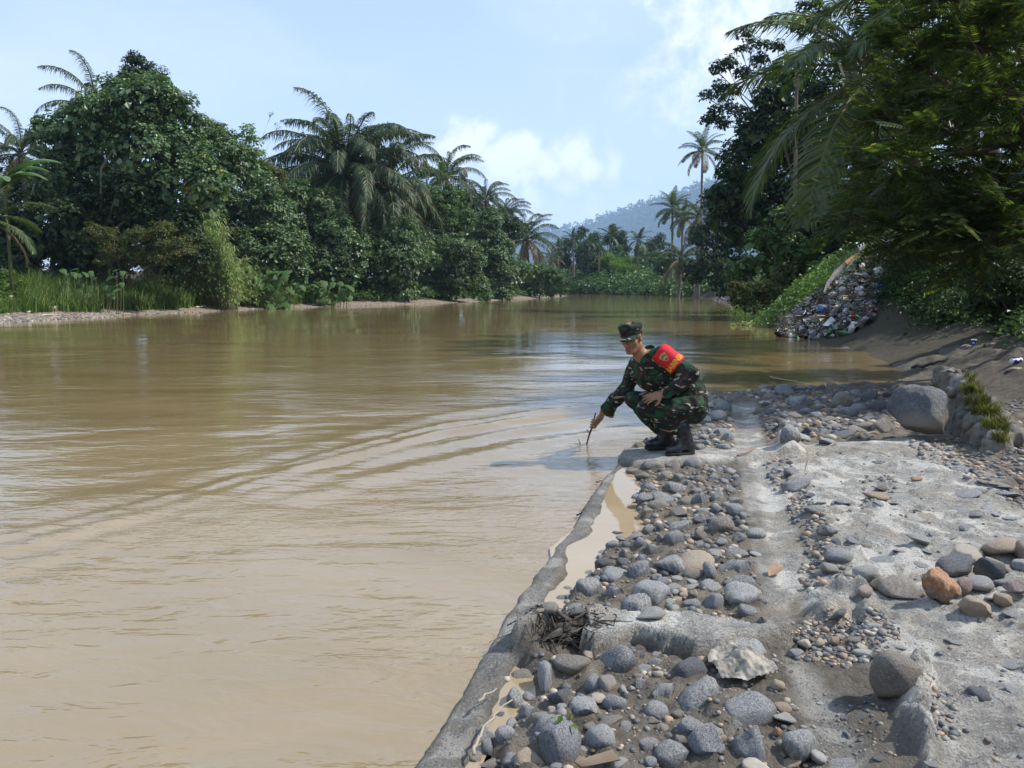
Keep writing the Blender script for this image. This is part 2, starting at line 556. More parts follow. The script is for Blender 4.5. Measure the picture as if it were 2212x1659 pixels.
def detail(x, y):
    """height to add and material masks on the near patch"""
    wob = 0.02 * fbm(x * 9, y * 9, seed=11) + 0.035 * fbm(x * 3, y * 3, seed=12)
    fine = fbm(x * 26, y * 26, seed=13, octs=3)
    mid = fbm(x * 6, y * 6, seed=14)
    big = fbm(x * 1.6, y * 1.6, seed=15)

    def mk(P, soft=0.02, wo=1.0, grow=0.0):
        return sstep(sdp(x, y, P) + wob * wo + grow, -soft, soft)
    inr = seg_dist(x, y, RIVER)[1]
    m_curb = mk(CURB, 0.030, 0.9, -0.010)
    m_p = np.maximum(mk(POOL1, 0.05, 0.8), mk(POOL2, 0.06, 0.8))
    m_b1 = np.maximum(mk(BEAM1, 0.014, 1.0), mk(BEAM0, 0.014, 1.0))
    m_b2 = mk(BEAM2, 0.02, 0.8)
    m_ch = mk(CHANNEL, 0.035, 0.5)
    m_sl = mk(SLAB, 0.10, 2.5)
    m_ri = mk(RIDGE, 0.03, 1.2)
    m_l = np.maximum.reduce([mk(LUMP1, 0.06, 1.0), mk(LUMP2, 0.04, 0.7), mk(LUMP3, 0.07, 1)])
    m_l4 = mk(LUMP4, 0.05, 1.0)
    base = z0(x, y)
    dz = 0.013 * mid + 0.007 * fine + 0.014 * big
    # sharp little steps where the skin of the concrete has broken away
    cr_ = fbm(x * 4.2 + 0.6 * wob, y * 4.2, seed=91, octs=4)
    dz = dz + (0.016 * mid + 0.014 * np.abs(fbm(x * 14, y * 14, seed=97, octs=3))) * (1 - np.maximum(m_sl, m_ch))
    dz = dz - 0.014 * sstep(cr_, 0.06, 0.10) - 0.010 * sstep(-cr_, 0.16, 0.19)
    dz = dz * (1 - 0.7 * m_ch)
    z = base + dz
    # cobble cells lie a little lower than the concrete
    z = z + 0.022 * m_sl + m_sl * (0.016 * mid + 0.010 * np.abs(fbm(x * 3.1, y * 3.1, seed=21)) + 0.02 * big - 0.02 * sstep(fbm(x * 2.2, y * 2.2, seed=24), 0.25, 0.4))
    z = z - 0.012 * m_ch - 0.02 * m_ch * sstep(sdp(x, y, CHANNEL), 0.02, 0.18)
    z = z * (1 - m_p) + (-0.012 + 0.012 * mid) * m_p
    sdr = seg_dist(x, y, APRON_EDGE, closed=False)[0] * np.where(inr, 1, -1)
    wr_ = sstep(sdr, -0.07, 0.05)
    z = z * (1 - wr_) + (-0.04 - 0.3 * np.clip(sdr, 0, .8)) * wr_
    cz = 0.026 + 0.010 * mid + 0.008 * fine + 0.012 * sstep(y, 5, 6.5) + 0.006 * big
    z = z * (1 - m_curb) + cz * m_curb
    top = lambda h, m: base + h + 0.004 * fine + 0.008 * mid
    m_b1 = sstep(m_b1, 0.1, 0.85)
    z = z * (1 - m_b1) + top(0.072, m_b1) * m_b1 
    z = z * (1 - m_b2) + top(0.03, m_b2) * m_b2
    z = z + m_ri * (0.055 + 0.07 * np.abs(mid) + 0.05 * fine) + m_l * (0.075 + 0.05 * mid + 0.012 * fine) * 0.9 + m_l4 * (0.05 + 0.03 * mid)
    conc = np.clip(m_curb + m_b1 + m_b2 + m_ch + m_sl * 0.9 + m_ri + m_l, 0, 1)
    wetp = sstep(fbm(x * 1.3, y * 0.9, seed=31), 0.0, 0.45) * (1 - m_sl) * 0.6
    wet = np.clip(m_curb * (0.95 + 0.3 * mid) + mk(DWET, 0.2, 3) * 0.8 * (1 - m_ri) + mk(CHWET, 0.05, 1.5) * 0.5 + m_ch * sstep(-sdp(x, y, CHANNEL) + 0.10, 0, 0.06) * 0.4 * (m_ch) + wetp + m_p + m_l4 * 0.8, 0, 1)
    wet = wet * (1 - 0.8 * m_b1) * (1 - 0.5 * m_b2)
    return z, conc, wet


NX0, NX1, NY0, NY1 = -2.4, 9.2, 1.0, 14.0
xs = [NX0]
while xs[-1] < NX1:
    xs.append(xs[-1] + (0.035 if xs[-1] < -0.4 else 0.0175 if xs[-1] < 3.2 else 0.0175 + (xs[-1] - 3.2) * 0.011))
ys = [NY0]
while ys[-1] < NY1:
    ys.append(ys[-1] + (0.0125 + max(0, ys[-1] - 2) * 0.0048))
xs = np.array(xs); ys = np.array(ys)
GX, GY = np.meshgrid(xs, ys)
gx, gy = GX.ravel(), GY.ravel()
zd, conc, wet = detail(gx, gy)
hh = H(gx, gy)
inl = seg_dist(gx, gy, LAND_CUT)[1]
apr = inl & ~seg_dist(gx, gy, RIVER)[1]
bankw = sstep(sdp(gx, gy, APRON), -0.01, 0.25)
# on the bank side fade to the plain terrain; by the river keep the detailed edge
dB = seg_dist(gx, gy, B_LINE, closed=False)[0]
w_in = np.where(apr, sstep(dB, 0.0, 0.6), np.where(gx > 5.2, 0, 1))
inriv = seg_dist(gx, gy, RIVER)[1]
zn = np.where(inriv & (sdp(gx, gy, CURB) < -0.12), hh, zd * w_in + hh * (1 - w_in))
# ruts and clods on the mud bank
mud = (1 - w_in) * (~inriv)
rut = fbm(gx * 2.2 + 0.5 * gy, gy * 1.1, seed=41) * 0.12 + fbm(gx * 6 - gy * 2, gy * 4, seed=42) * 0.07 + fbm(gx * 19, gy * 19, seed=43, octs=2) * 0.008
zn = zn + mud * rut * sstep(dB + (gy > 11) * 1, 0, 1.0) * sstep(hh, 0.0, 0.15)
nx, ny = len(xs), len(ys)
ii = (np.arange(ny - 1)[:, None] * nx + np.arange(nx - 1)[None, :]).ravel()
quads = np.stack([ii, ii + 1, ii + nx + 1, ii + nx], 1)
# leave out the part that lies under the open river
keep = ~((zn[quads] < -0.2).all(axis=1))
keep &= ((np.abs(gx) < 0.78 * gy + 0.9)[quads].all(axis=1))
me_near = mesh_np('river_wall_ground', np.stack([gx, gy, zn], 1), quads[keep])
attr(me_near, 'conc', conc * w_in)
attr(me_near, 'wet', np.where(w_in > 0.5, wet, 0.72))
NEARZ = zn.reshape(ny, nx)


# lookup of the plain terrain, for quick questions
LGX = np.arange(-75, 80, 0.2); LGY = np.arange(0.5, 250, 0.2)
_lx, _ly = np.meshgrid(LGX, LGY)
LH = H(_lx.ravel(), _ly.ravel()).reshape(_lx.shape)


def HQ(x, y):
    fx = np.clip((np.asarray(x, float) - LGX[0]) / .2, 0, len(LGX) - 1.001); fy = np.clip((np.asarray(y, float) - LGY[0]) / .2, 0, len(LGY) - 1.001)
    i = fx.astype(int); j = fy.astype(int); tx = fx - i; ty = fy - j
    return (LH[j, i] * (1 - tx) + LH[j, i + 1] * tx) * (1 - ty) + (LH[j + 1, i] * (1 - tx) + LH[j + 1, i + 1] * tx) * ty


def Z(x, y):
    """height of the built ground"""
    if NX0 < x < NX1 - 0.1 and NY0 < y < NY1 - 0.1:
        i = np.searchsorted(xs, x) - 1; j = np.searchsorted(ys, y) - 1
        tx = (x - xs[i]) / (xs[i + 1] - xs[i]); ty = (y - ys[j]) / (ys[j + 1] - ys[j])
        return float((NEARZ[j, i] * (1 - tx) + NEARZ[j, i + 1] * tx) * (1 - ty) + (NEARZ[j + 1, i] * (1 - tx) + NEARZ[j + 1, i + 1] * tx) * ty)
    return float(HQ(np.array([x]), np.array([y]))[0])


def G(px, py, ymax=240):
    """where the ray through a view pixel meets the ground or the water"""
    d = ray(px, py)
    ts = np.concatenate([np.arange(1.2, 14, 0.03), np.arange(14, ymax, 0.15)]) / d[1]
    X = d[0] * ts; Y = d[1] * ts; Zr = CAMZ + d[2] * ts
    h = np.maximum(HQ(X, Y), 0)
    k = np.nonzero(Zr <= h)[0]
    if not len(k):
        t = ts[-1]
    else:
        t = ts[k[0]]
    x, y = d[0] * t, d[1] * t
    if NX0 < x < NX1 - .1 and NY0 < y < NY1 - .1:
        for tt in np.arange(max(1.1, t - 1.0), t + 1.5, 0.02):
            if CAMZ + d[2] * tt <= max(0, Z(d[0] * tt, d[1] * tt)):
                t = tt
                break
        x, y = d[0] * t, d[1] * t
    return np.array([x, y, max(0.0, Z(x, y))])


# ---- ground material
def ground_mat():
    m, t = new_mat('mud_and_concrete')
    co = t.n('ShaderNodeTexCoord').outputs['Object']
    conc = t.n('ShaderNodeAttribute', attribute_name='conc').outputs['Fac']
    wet = t.n('ShaderNodeAttribute', attribute_name='wet').outputs['Fac']
    big = t.noise(co, 1.8, 6, 0.6, 0.4)
    mid = t.noise(co, 11, 8, 0.68, 0.3)
    fine = t.noise(co, 75, 6, 0.75)
    vf = t.noise(co, 260, 3, 0.7)
    vor = t.n('ShaderNodeTexVoronoi', ins={'Vector': co, 'Scale': 105.0})
    agg = vor.outputs['Distance']
    grit = vor.outputs['Color']
    # concrete: pale grey skin worn down to darker aggregate
    cc = t.mix(t.step(mid, 0.36, 0.66), (0.28, 0.262, 0.228), (0.50, 0.475, 0.425))
    cc = t.mix(t.step(fine, 0.42, 0.68), cc, (0.20, 0.195, 0.185))
    cc = t.mix(t.math('MULTIPLY', t.step(big, 0.5, 0.62), 0.55), cc, (0.33, 0.275, 0.20))
    big2 = t.noise(co, 3.1, 7, 0.65, 0.8)
    cc = t.mix(t.math('MULTIPLY', t.step(big2, 0.50, 0.58), 0.8), cc, (0.62, 0.595, 0.535))
    cc = t.mix(t.math('MULTIPLY', t.step(big2, 0.42, 0.34), 0.6), cc, (0.17, 0.155, 0.135))
    spk = t.step(t.n('ShaderNodeSeparateColor', ins={0: grit}).outputs[0], 0.70, 0.78)
    cc = t.mix(t.math('MULTIPLY', spk, t.math('MULTIPLY', t.step(agg, 0.5, 0.3), 0.75)), cc, (0.10, 0.11, 0.135))
    spk2 = t.step(t.n('ShaderNodeSeparateColor', ins={0: grit}).outputs[1], 0.82, 0.88)
    cc = t.mix(t.math('MULTIPLY', spk2, t.math('MULTIPLY', t.step(agg, 0.5, 0.3), 0.6)), cc, (0.62, 0.60, 0.55))
    # mud
    mc = t.mix(t.step(mid, 0.35, 0.65), (0.11, 0.092, 0.07), (0.23, 0.20, 0.155))
    mc = t.mix(t.math('MULTIPLY', t.step(fine, 0.5, 0.7), 0.5), mc, (0.10, 0.09, 0.08))
    c = t.mix(conc, mc, cc)
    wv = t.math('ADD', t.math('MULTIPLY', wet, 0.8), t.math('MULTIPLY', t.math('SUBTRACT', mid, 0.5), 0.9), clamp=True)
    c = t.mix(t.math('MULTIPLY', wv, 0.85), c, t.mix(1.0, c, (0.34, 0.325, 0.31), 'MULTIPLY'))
    rough = t.math('SUBTRACT', 0.92, t.math('MULTIPLY', wv, 0.42))
    h = t.math('ADD', t.math('ADD', t.math('MULTIPLY', mid, 0.9), t.math('MULTIPLY', fine, 0.35)), t.math('MULTIPLY', agg, 0.10))
    finish(t, pbsdf(t, c, rough, 0.4, bump(t, h, 1.0, 0.04, bump(t, vf, 0.5, 0.002))))
    return m


M_GROUND = ground_mat()
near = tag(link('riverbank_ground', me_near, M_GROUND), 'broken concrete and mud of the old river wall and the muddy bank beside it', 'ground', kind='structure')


# far terrain
def terrain_mat():
    m, t = new_mat('bank_soil')
    co = t.n('ShaderNodeTexCoord').outputs['Object']
    sand = t.n('ShaderNodeAttribute', attribute_name='sand').outputs['Fac']
    mid = t.noise(co, 1.3, 8, 0.7)
    fine = t.noise(co, 9, 6, 0.75)
    c = t.mix(mid, (0.045, 0.042, 0.028), (0.11, 0.095, 0.07))
    sc = t.mix(t.step(fine, 0.35, 0.7), (0.15, 0.115, 0.08), (0.30, 0.25, 0.20))
    c = t.mix(t.math('MULTIPLY', sand, t.step(t.math('ADD', t.math('MULTIPLY', sand, 0.7), mid), 0.55, 0.8)), c, sc)
    finish(t, pbsdf(t, c, 0.95, 0.2, bump(t, fine, 0.7, 0.06)))
    return m


def sgrid(n, L, k):
    s = np.linspace(-1, 1, n)
    return L * np.sinh(k * s) / np.sinh(k)


tx_ = sgrid(260, 1600, 5.3); ty_ = np.concatenate([np.linspace(-60, 0, 12)[:-1], np.linspace(0, 8, 10)[:-1], np.linspace(8, 40, 130)[:-1], np.linspace(40, 60, 30)[:-1], np.geomspace(60, 1500, 110)])
TX, TY = np.meshgrid(tx_, ty_)
tx, ty = TX.ravel(), TY.ravel()
tz = H(tx, ty)
sunk = sstep(np.minimum.reduce([tx - NX0 - 0.1, NX1 - tx - 0.1, ty - NY0 - 0.1, NY1 - ty - 0.1]), 0, 0.5)
tz = tz - 0.45 * sunk
nx2, ny2 = len(tx_), len(ty_)
ii = (np.arange(ny2 - 1)[:, None] * nx2 + np.arange(nx2 - 1)[None, :]).ravel()
me_t = mesh_np('ground', np.stack([tx, ty, tz], 1), np.stack([ii, ii + 1, ii + nx2 + 1, ii + nx2], 1))
dL = seg_dist(tx, ty, LEFT_BANK, closed=False)[0]
attr(me_t, 'sand', np.where((tx < 12) & (ty < 130), 1 - sstep(dL, 3.0, 5.5), 0.0))
tag(link('ground', me_t, terrain_mat()), 'banks of the river and the land behind them', 'ground', kind='structure')

# ------------------------------------------------------------------ water
rows = np.concatenate([np.geomspace(1.1, 2.6, 40)[:-1], np.geomspace(2.6, 13, 290)[:-1], np.geomspace(13, 260, 190)])
tcol = np.concatenate([np.linspace(-3.0, -0.9, 30)[:-1], np.linspace(-0.9, 0.85, 280)])
WX = rows[:, None] * tcol[None, :]
WY = np.repeat(rows[:, None], len(tcol), 1)
wx, wy = WX.ravel(), WY.ravel()


def wave(x, y):
    """swell of the current: long low ridges running with the flow, broken by eddies; steeper along the line where fast water leaves the wall"""
    u = 0.93 * x + 0.36 * y; v = -0.36 * x + 0.93 * y        # u along the ridges
    wq = 0.55 * fbm(u * 0.35, v * 0.5, seed=51) + 0.2 * fbm(u * 1.0, v * 1.3, seed=52)
    amp = 0.35 + 0.65 * sstep(fbm(u * 0.25, v * 0.45, seed=53), -0.3, 0.4)
    h = 0.0045 * fbm((u + wq) * 1.1, (v + wq) * 3.4, seed=54, octs=3) * amp
    h = h + 0.0018 * fbm((u + wq) * 4.5, (v + wq) * 10, seed=55, octs=2) * amp
    h = h + 0.010 * fbm(u * 0.35, v * 0.7, seed=56, octs=2)
    # ridges that fan out from the end of the wall towards the lower left
    P = [P2(1360, 872), P2(1150, 895), P2(950, 925), P2(700, 985), P2(420, 1065), P2(200, 1120), P2(-60, 1180)]
    for k, (off, a) in enumerate(((0.0, 0.020), (0.42, 0.017), (0.95, 0.014), (1.6, 0.009), (-0.75, 0.006))):
        d, _ = seg_dist(x + 0.10 * wq, y + off + 0.35 * wq * (0.4 + 0.6 * (k > 0)), P, closed=False)
        fade = sstep(x, -7.5, -1) * 0 + 1
        br = 0.55 + 0.45 * sstep(fbm(x * 0.7 + k * 9, y * 0.9, seed=60 + k), -0.35, 0.25)
        h = h + (1.9 if k == 0 else 2.4) * a * np.exp(-(d / (0.105 + 0.02 * k)) ** 2) * br * sstep(y, 2.5, 4.0)
    return h


wz = wave(wx, wy) * (1 - 0.9 * sstep(wy, 11, 45))
wz = wz * (0.25 + 0.75 * sstep(seg_dist(wx, wy, APRON_EDGE, closed=False)[0], 0.0, 0.7))
wz = wz * (1 - 0.8 * ((wx > xedge(np.minimum(wy, 10))) & (wy < 22)))
nr, nc = len(rows), len(tcol)
ii = (np.arange(nr - 1)[:, None] * nc + np.arange(nc - 1)[None, :]).ravel()
wq_ = np.stack([ii, ii + 1, ii + nc + 1, ii + nc], 1)
cxy = np.stack([wx, wy], 1)[wq_].mean(axis=1)
# no river sheet under the wall apron (its puddles are their own sheets)
dap = sdp(cxy[:, 0], cxy[:, 1], APRON)
drb = sdp(cxy[:, 0], cxy[:, 1], RIVER)
keepw = (dap < 0.12) & (drb > -4.0)
nb = len(wx)
Vw = np.vstack([np.stack([wx, wy, wz], 1), [(-60, -60, 0), (-0.95, -60, 0), (-0.95, 1.1, 0), (-60, 1.1, 0)]])
me_w = mesh_np('river_water', Vw, np.vstack([wq_[keepw], [[nb, nb + 1, nb + 2, nb + 3]]]))


def water_mat(name, deep, silt, rough=0.04, bstr=1.0, still=False):
    m, t = new_mat(name)
    co = t.n('ShaderNodeTexCoord').outputs['Object']
    a = t.noise(t.mapping(co, (0.35, 0.8, 1), rot=(0, 0, R(20))), 1.0, 5, 0.6, 0.8)
    b = t.noise(t.mapping(co, (0.8, 2.0, 1), rot=(0, 0, R(12))), 2.2, 4, 0.6, 0.5)
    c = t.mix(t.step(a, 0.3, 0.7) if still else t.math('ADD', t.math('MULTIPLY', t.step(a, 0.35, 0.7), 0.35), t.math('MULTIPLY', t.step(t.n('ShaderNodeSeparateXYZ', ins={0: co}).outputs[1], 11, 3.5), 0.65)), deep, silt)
    if not still:
        # ripples from hand-sized to finger-sized; patches of slick water between them
        patch = t.step(t.noise(t.mapping(co, (0.16, 0.30, 1), rot=(0, 0, R(20))), 1.0, 3, 0.6, 0.6), 0.36, 0.62)
        r1 = t.noise(t.mapping(co, (1.0, 2.6, 1), rot=(0, 0, R(18))), 2.6, 3, 0.55, 0.6)
        r2 = t.noise(t.mapping(co, (1.0, 2.4, 1), rot=(0, 0, R(10))), 9.0, 3, 0.6, 0.7)
        r3 = t.noise(t.mapping(co, (1.0, 1.8, 1), rot=(0, 0, R(24))), 30.0, 2, 0.6, 0.4)
        r0 = t.noise(t.mapping(co, (0.4, 1.2, 1), rot=(0, 0, R(5))), 0.9, 3, 0.55, 0.6)
        hgt = t.math('ADD', t.math('ADD', t.math('MULTIPLY', r1, 0.0085), t.math('MULTIPLY', r0, 0.020)),
                     t.math('MULTIPLY', t.math('ADD', t.math('MULTIPLY', r2, 0.0026), t.math('MULTIPLY', r3, 0.0006)), t.math('ADD', t.math('MULTIPLY', patch, 0.9), 0.25)))
        yy_ = t.n('ShaderNodeSeparateXYZ', ins={0: co}).outputs[1]
        hgt = t.math('MULTIPLY', hgt, t.math('SUBTRACT', t.math('ADD', 1.0, t.math('MULTIPLY', t.step(yy_, 9, 3), 2.3)), t.math('MULTIPLY', t.step(yy_, 8, 26), 0.80)))
        hgt = t.math('MULTIPLY', hgt, t.math('ADD', t.math('MULTIPLY', patch, 0.95), 0.42))
        nrm = bump(t, hgt, 1.0, bstr)
    else:
        nrm = bump(t, b, 1.0, 0.0012)
    finish(t, pbsdf(t, c, rough, 0.5, nrm, IOR=1.72))
    return m


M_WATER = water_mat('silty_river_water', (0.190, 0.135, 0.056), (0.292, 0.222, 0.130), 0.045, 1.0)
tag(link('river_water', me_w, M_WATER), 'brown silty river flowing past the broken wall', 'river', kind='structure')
M_PUD = water_mat('still_puddle_water', (0.30, 0.225, 0.13), (0.38, 0.30, 0.19), 0.02, still=True)
for lab, P in (('narrow muddy pool behind the upper kerb', POOL1), ('muddy pool inside the kerb at the bottom of the wall', POOL2)):
    P = np.array(P); cc_ = P.mean(0)
    Pn = P + unit(P - cc_) * 0.13
    z = 0.012
    me = mesh_np('puddle', np.vstack([np.c_[Pn, np.full(len(Pn), z)], [[*cc_, z]]]),
                 np.array([[i, (i + 1) % len(Pn), len(Pn)] for i in range(len(Pn))]))
    tag(link('puddle', me, M_PUD), lab, 'puddle', kind='structure')

# ------------------------------------------------------------------ haze: the thin air that fades the hill
hz_m = bpy.data.materials.new('haze'); hz_m.use_nodes = True
ht = NT(hz_m.node_tree); hz_m.node_tree.nodes.clear()
pv = ht.n('ShaderNodeVolumePrincipled', ins={'Color': (0.52, 0.72, 1.0), 'Density': 0.00019, 'Anisotropy': 0.1})
ht.n('ShaderNodeOutputMaterial', ins={'Volume': pv.outputs[0]})
Gh = Geo(); Gh.box((900, 2250, 280), (5200, 4700, 600))
tag(link('haze', Gh.mesh('haze', False), hz_m), 'thin bluish haze that fades the far hill', 'haze', kind='stuff')

# ------------------------------------------------------------------ stones
def stone_mat(name, dark, mid, light, vein=0.0, dust=0.5, spec=0.55, wet=0.12):
    m, t = new_mat(name)
    tcn = t.n('ShaderNodeTexCoord'); co = tcn.outputs['Object']
    rnd = t.n('ShaderNodeObjectInfo').outputs['Random']
    off = t.n('ShaderNodeCombineXYZ', ins={0: t.math('MULTIPLY', rnd, 37.0), 1: t.math('MULTIPLY', rnd, 11.0), 2: t.math('MULTIPLY', rnd, 23.0)}).outputs[0]
    v = t.n('ShaderNodeVectorMath', operation='ADD', ins={0: co, 1: off}).outputs[0]
    a = t.noise(v, 1.3, 5, 0.6, 0.5)
    b = t.noise(v, 9, 6, 0.7)
    f = t.noise(v, 34, 4, 0.75)
    c = t.ramp(t.math('ADD', t.math('MULTIPLY', a, 0.6), t.math('MULTIPLY', rnd, 0.4)), [(0.25, dark), (0.5, mid), (0.8, light)])
    c = t.mix(t.math('MULTIPLY', t.step(b, 0.40, 0.66), 0.45), c, light)
    # pale silt dried on in specks, more of it on upward faces
    gn = t.n('ShaderNodeNewGeometry')
    nz = t.n('ShaderNodeSeparateXYZ', ins={0: gn.outputs['Normal']}).outputs[2]
    up_ = t.math('ADD', 0.25, t.math('MULTIPLY', t.step(nz, 0.1, 0.8), 0.75))
    sp = t.math('MULTIPLY', t.math('MULTIPLY', t.step(t.math('ADD', f, t.math('MULTIPLY', b, 0.5)), 0.69, 0.84), dust), up_)
    c = t.mix(sp, c, (0.46, 0.44, 0.40))
    # mud caked round the foot
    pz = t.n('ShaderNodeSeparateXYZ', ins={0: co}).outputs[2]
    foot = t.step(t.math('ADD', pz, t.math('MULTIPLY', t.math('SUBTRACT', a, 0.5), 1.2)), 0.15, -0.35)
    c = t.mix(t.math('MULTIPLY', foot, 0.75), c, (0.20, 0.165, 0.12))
    if vein:
        wv = t.n('ShaderNodeTexWave', ins={'Vector': v, 'Scale': 1.1, 'Distortion': 7.0, 'Detail': 3.0, 'Detail Scale': 1.6})
        c = t.mix(t.math('MULTIPLY', t.step(wv.outputs['Fac'], 0.72, 0.95), vein), c, (0.50, 0.48, 0.44))
    rough = t.math('SUBTRACT', t.math('ADD', 0.62 - wet * 0.3, t.math('MULTIPLY', sp, 0.3)), t.math('MULTIPLY', b, 0.1))
    h = t.math('ADD', t.math('MULTIPLY', b, 0.6), t.math('MULTIPLY', f, 0.25))
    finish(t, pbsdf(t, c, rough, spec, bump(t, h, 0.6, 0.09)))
    return m


SM = {
    'grey': stone_mat('blue_grey_stone', (0.035, 0.042, 0.058), (0.075, 0.086, 0.112), (0.20, 0.215, 0.245), 0.0, 0.8),
    'vein': stone_mat('veined_grey_stone', (0.055, 0.063, 0.082), (0.105, 0.116, 0.14), (0.28, 0.295, 0.32), 0.32, 0.85),
    'dark': stone_mat('dark_slate_stone', (0.028, 0.032, 0.042), (0.055, 0.06, 0.072), (0.10, 0.105, 0.12), 0.0, 0.25),
    'pale': stone_mat('pale_grey_stone', (0.24, 0.235, 0.22), (0.33, 0.325, 0.30), (0.44, 0.43, 0.40), 0.0, 0.2),
    'cream': stone_mat('cream_stone', (0.36, 0.30, 0.22), (0.48, 0.42, 0.33), (0.58, 0.53, 0.44), 0.0, 0.15),
    'tan': stone_mat('tan_stone', (0.24, 0.17, 0.11), (0.34, 0.25, 0.17), (0.44, 0.35, 0.25), 0.0, 0.25),
    'brown': stone_mat('brown_stone', (0.11, 0.085, 0.065), (0.18, 0.145, 0.115), (0.26, 0.22, 0.185), 0.2, 0.3),
    'orange': stone_mat('orange_stone', (0.30, 0.10, 0.035), (0.42, 0.18, 0.07), (0.55, 0.34, 0.18), 0.3, 0.2),
    'pink': stone_mat('pinkish_stone', (0.20, 0.12, 0.10), (0.28, 0.18, 0.155), (0.36, 0.27, 0.24), 0.25, 0.3),
    'mud': stone_mat('mud_caked_stone', (0.11, 0.09, 0.07), (0.17, 0.145, 0.115), (0.24, 0.21, 0.17), 0.0, 0.4),
}


def rock_mesh(seed, base=ICO3, lump=0.16, flat=5, knob=0.0):
    g = np.random.default_rng(seed)
    V, Fa = base
    V = V.copy()
    # squash with a few soft planes so that it reads as a worn cobble, not an egg
    hard = seed % 3 == 0
    for _ in range(flat):
        n = unit(g.normal(size=3)); d = g.uniform(0.42, 0.74) if hard else g.uniform(0.50, 0.86)
        s = V @ n
        V = V - np.outer(np.where(s > d, (s - d) * (0.97 if hard else 0.8), 0), n)
    o = g.uniform(0, 50, 3)
    r = 1 + lump * fbm(V[:, 0] * 1.3 + o[0], V[:, 1] * 1.3 + o[1], V[:, 2] * 1.3 + o[2], 3, seed) + 0.03 * fbm(V[:, 0] * 5 + o[0], V[:, 1] * 5, V[:, 2] * 5, 2, seed)
    if knob:
        r = r + knob * (0.5 - np.abs(fbm(V[:, 0] * 2.2 + o[0], V[:, 1] * 2.2 + o[1], V[:, 2] * 2.2 + o[2], 3, seed + 9))) + knob * 0.4 * fbm(V[:, 0] * 6, V[:, 1] * 6 + o[0], V[:, 2] * 6, 2, seed)
    V = V * r[:, None]
    V /= np.abs(V).max(0)
    return V, Fa


ROCKS = [rock_mesh(100 + i, lump=0.16 + 0.05 * (i % 4), flat=4 + (i * 3) % 9) for i in range(18)]
_rm = {}


def rock_data(i, kind):
    if i not in _rm:
        V, Fa = ROCKS[i]
        me = mesh_np('stone', V, Fa)
        me.materials.append(None)
        _rm[i] = me
    return _rm[i]


def own_mat(o, kind):
    """the stones share their meshes; each one carries its own stone material"""
    if o.data.materials[0] is None:
        o.material_slots[0].link = 'OBJECT'
        o.material_slots[0].material = SM[kind]
    return o


def stone_dims(px, py, wpx, hpx):
    p = G(px, py + hpx * 0.25)
    dist = math.hypot(p[1], CAMZ - p[2])
    el = math.atan2(CAMZ - p[2], p[1])
    a = wpx / F * dist / 2
    hh_ = hpx / F * dist / 2
    b = a * 0.8 if hpx < wpx * 1.1 else hh_ * 0.95
    c2 = hh_ ** 2 - (b * math.sin(el)) ** 2
    c = math.sqrt(c2) / math.cos(el) if c2 > 0 else 0
    if c < 0.38 * a:
        c = 0.38 * a
        b = math.sqrt(max(hh_ ** 2 - (c * math.cos(el)) ** 2, (0.35 * a) ** 2)) / max(math.sin(el), 0.15)
        b = min(b, 1.6 * a)
    c = min(c, 1.15 * max(a, b))
    return p, a, b, c


BEAM_C = np.mean(BEAM1, axis=0)
stone_xy = []       # for keeping pebbles out of the way
_si = [0]


def put_stone(px, py, wpx, hpx, kind='grey', rot=0.0, parent=None, name='stone', sink=0.41, mesh=None, roll=0.0):
    if name == 'stone' and parent is not None: wpx *= 1.19; hpx *= 1.20
    p, a, b, c = stone_dims(px, py, wpx, hpx)
    # centre on the pixel: lift so the visible part spans the outline
    i = _si[0]; _si[0] += 1
    me = mesh or rock_data(i % len(ROCKS), kind)
    d = ray(px, py)
    zc = p[2] + c * (1 - 2 * sink)
    t = (zc - CAMZ) / d[2]
    x, y = d[0] * t, d[1] * t
    if parent is not None and name == 'stone' and abs(y - BEAM_C[1]) < .6:
        ov = float(sdp(np.array([x]), np.array([y]), BEAM1)[0]) + b * .55
        if ov > 0: y += ov if y > BEAM_C[1] else -ov
    zc = Z(x, y) + c * (1 - 2 * sink)
    o = link(name, me, None, parent, (x, y, zc), (R(roll) + random.uniform(-.25, .25), R(-rot) if abs(rot) else random.uniform(-.3, .3), random.uniform(-0.5, 0.5) if abs(a - b) < 0.3 * a else 0), (a, b, c))
    stone_xy.append((x, y, max(a, b)))
    return own_mat(o, kind)


def V6(u, v): return 1166.5 + u * .2734, 950.5 + v * .2734
def V7(u, v): return 864.1 + u * .35157, 1296.1 + v * .35157
def V8(u, v): return 1555.3 + u * .4532, 907.3 + v * .4532
def V5(u, v): return 1512.1 + u * .31641, 483.9 + v * .31641
def V1(u, v): return 1166.5 + u * .21877, 656.7 + v * .21877


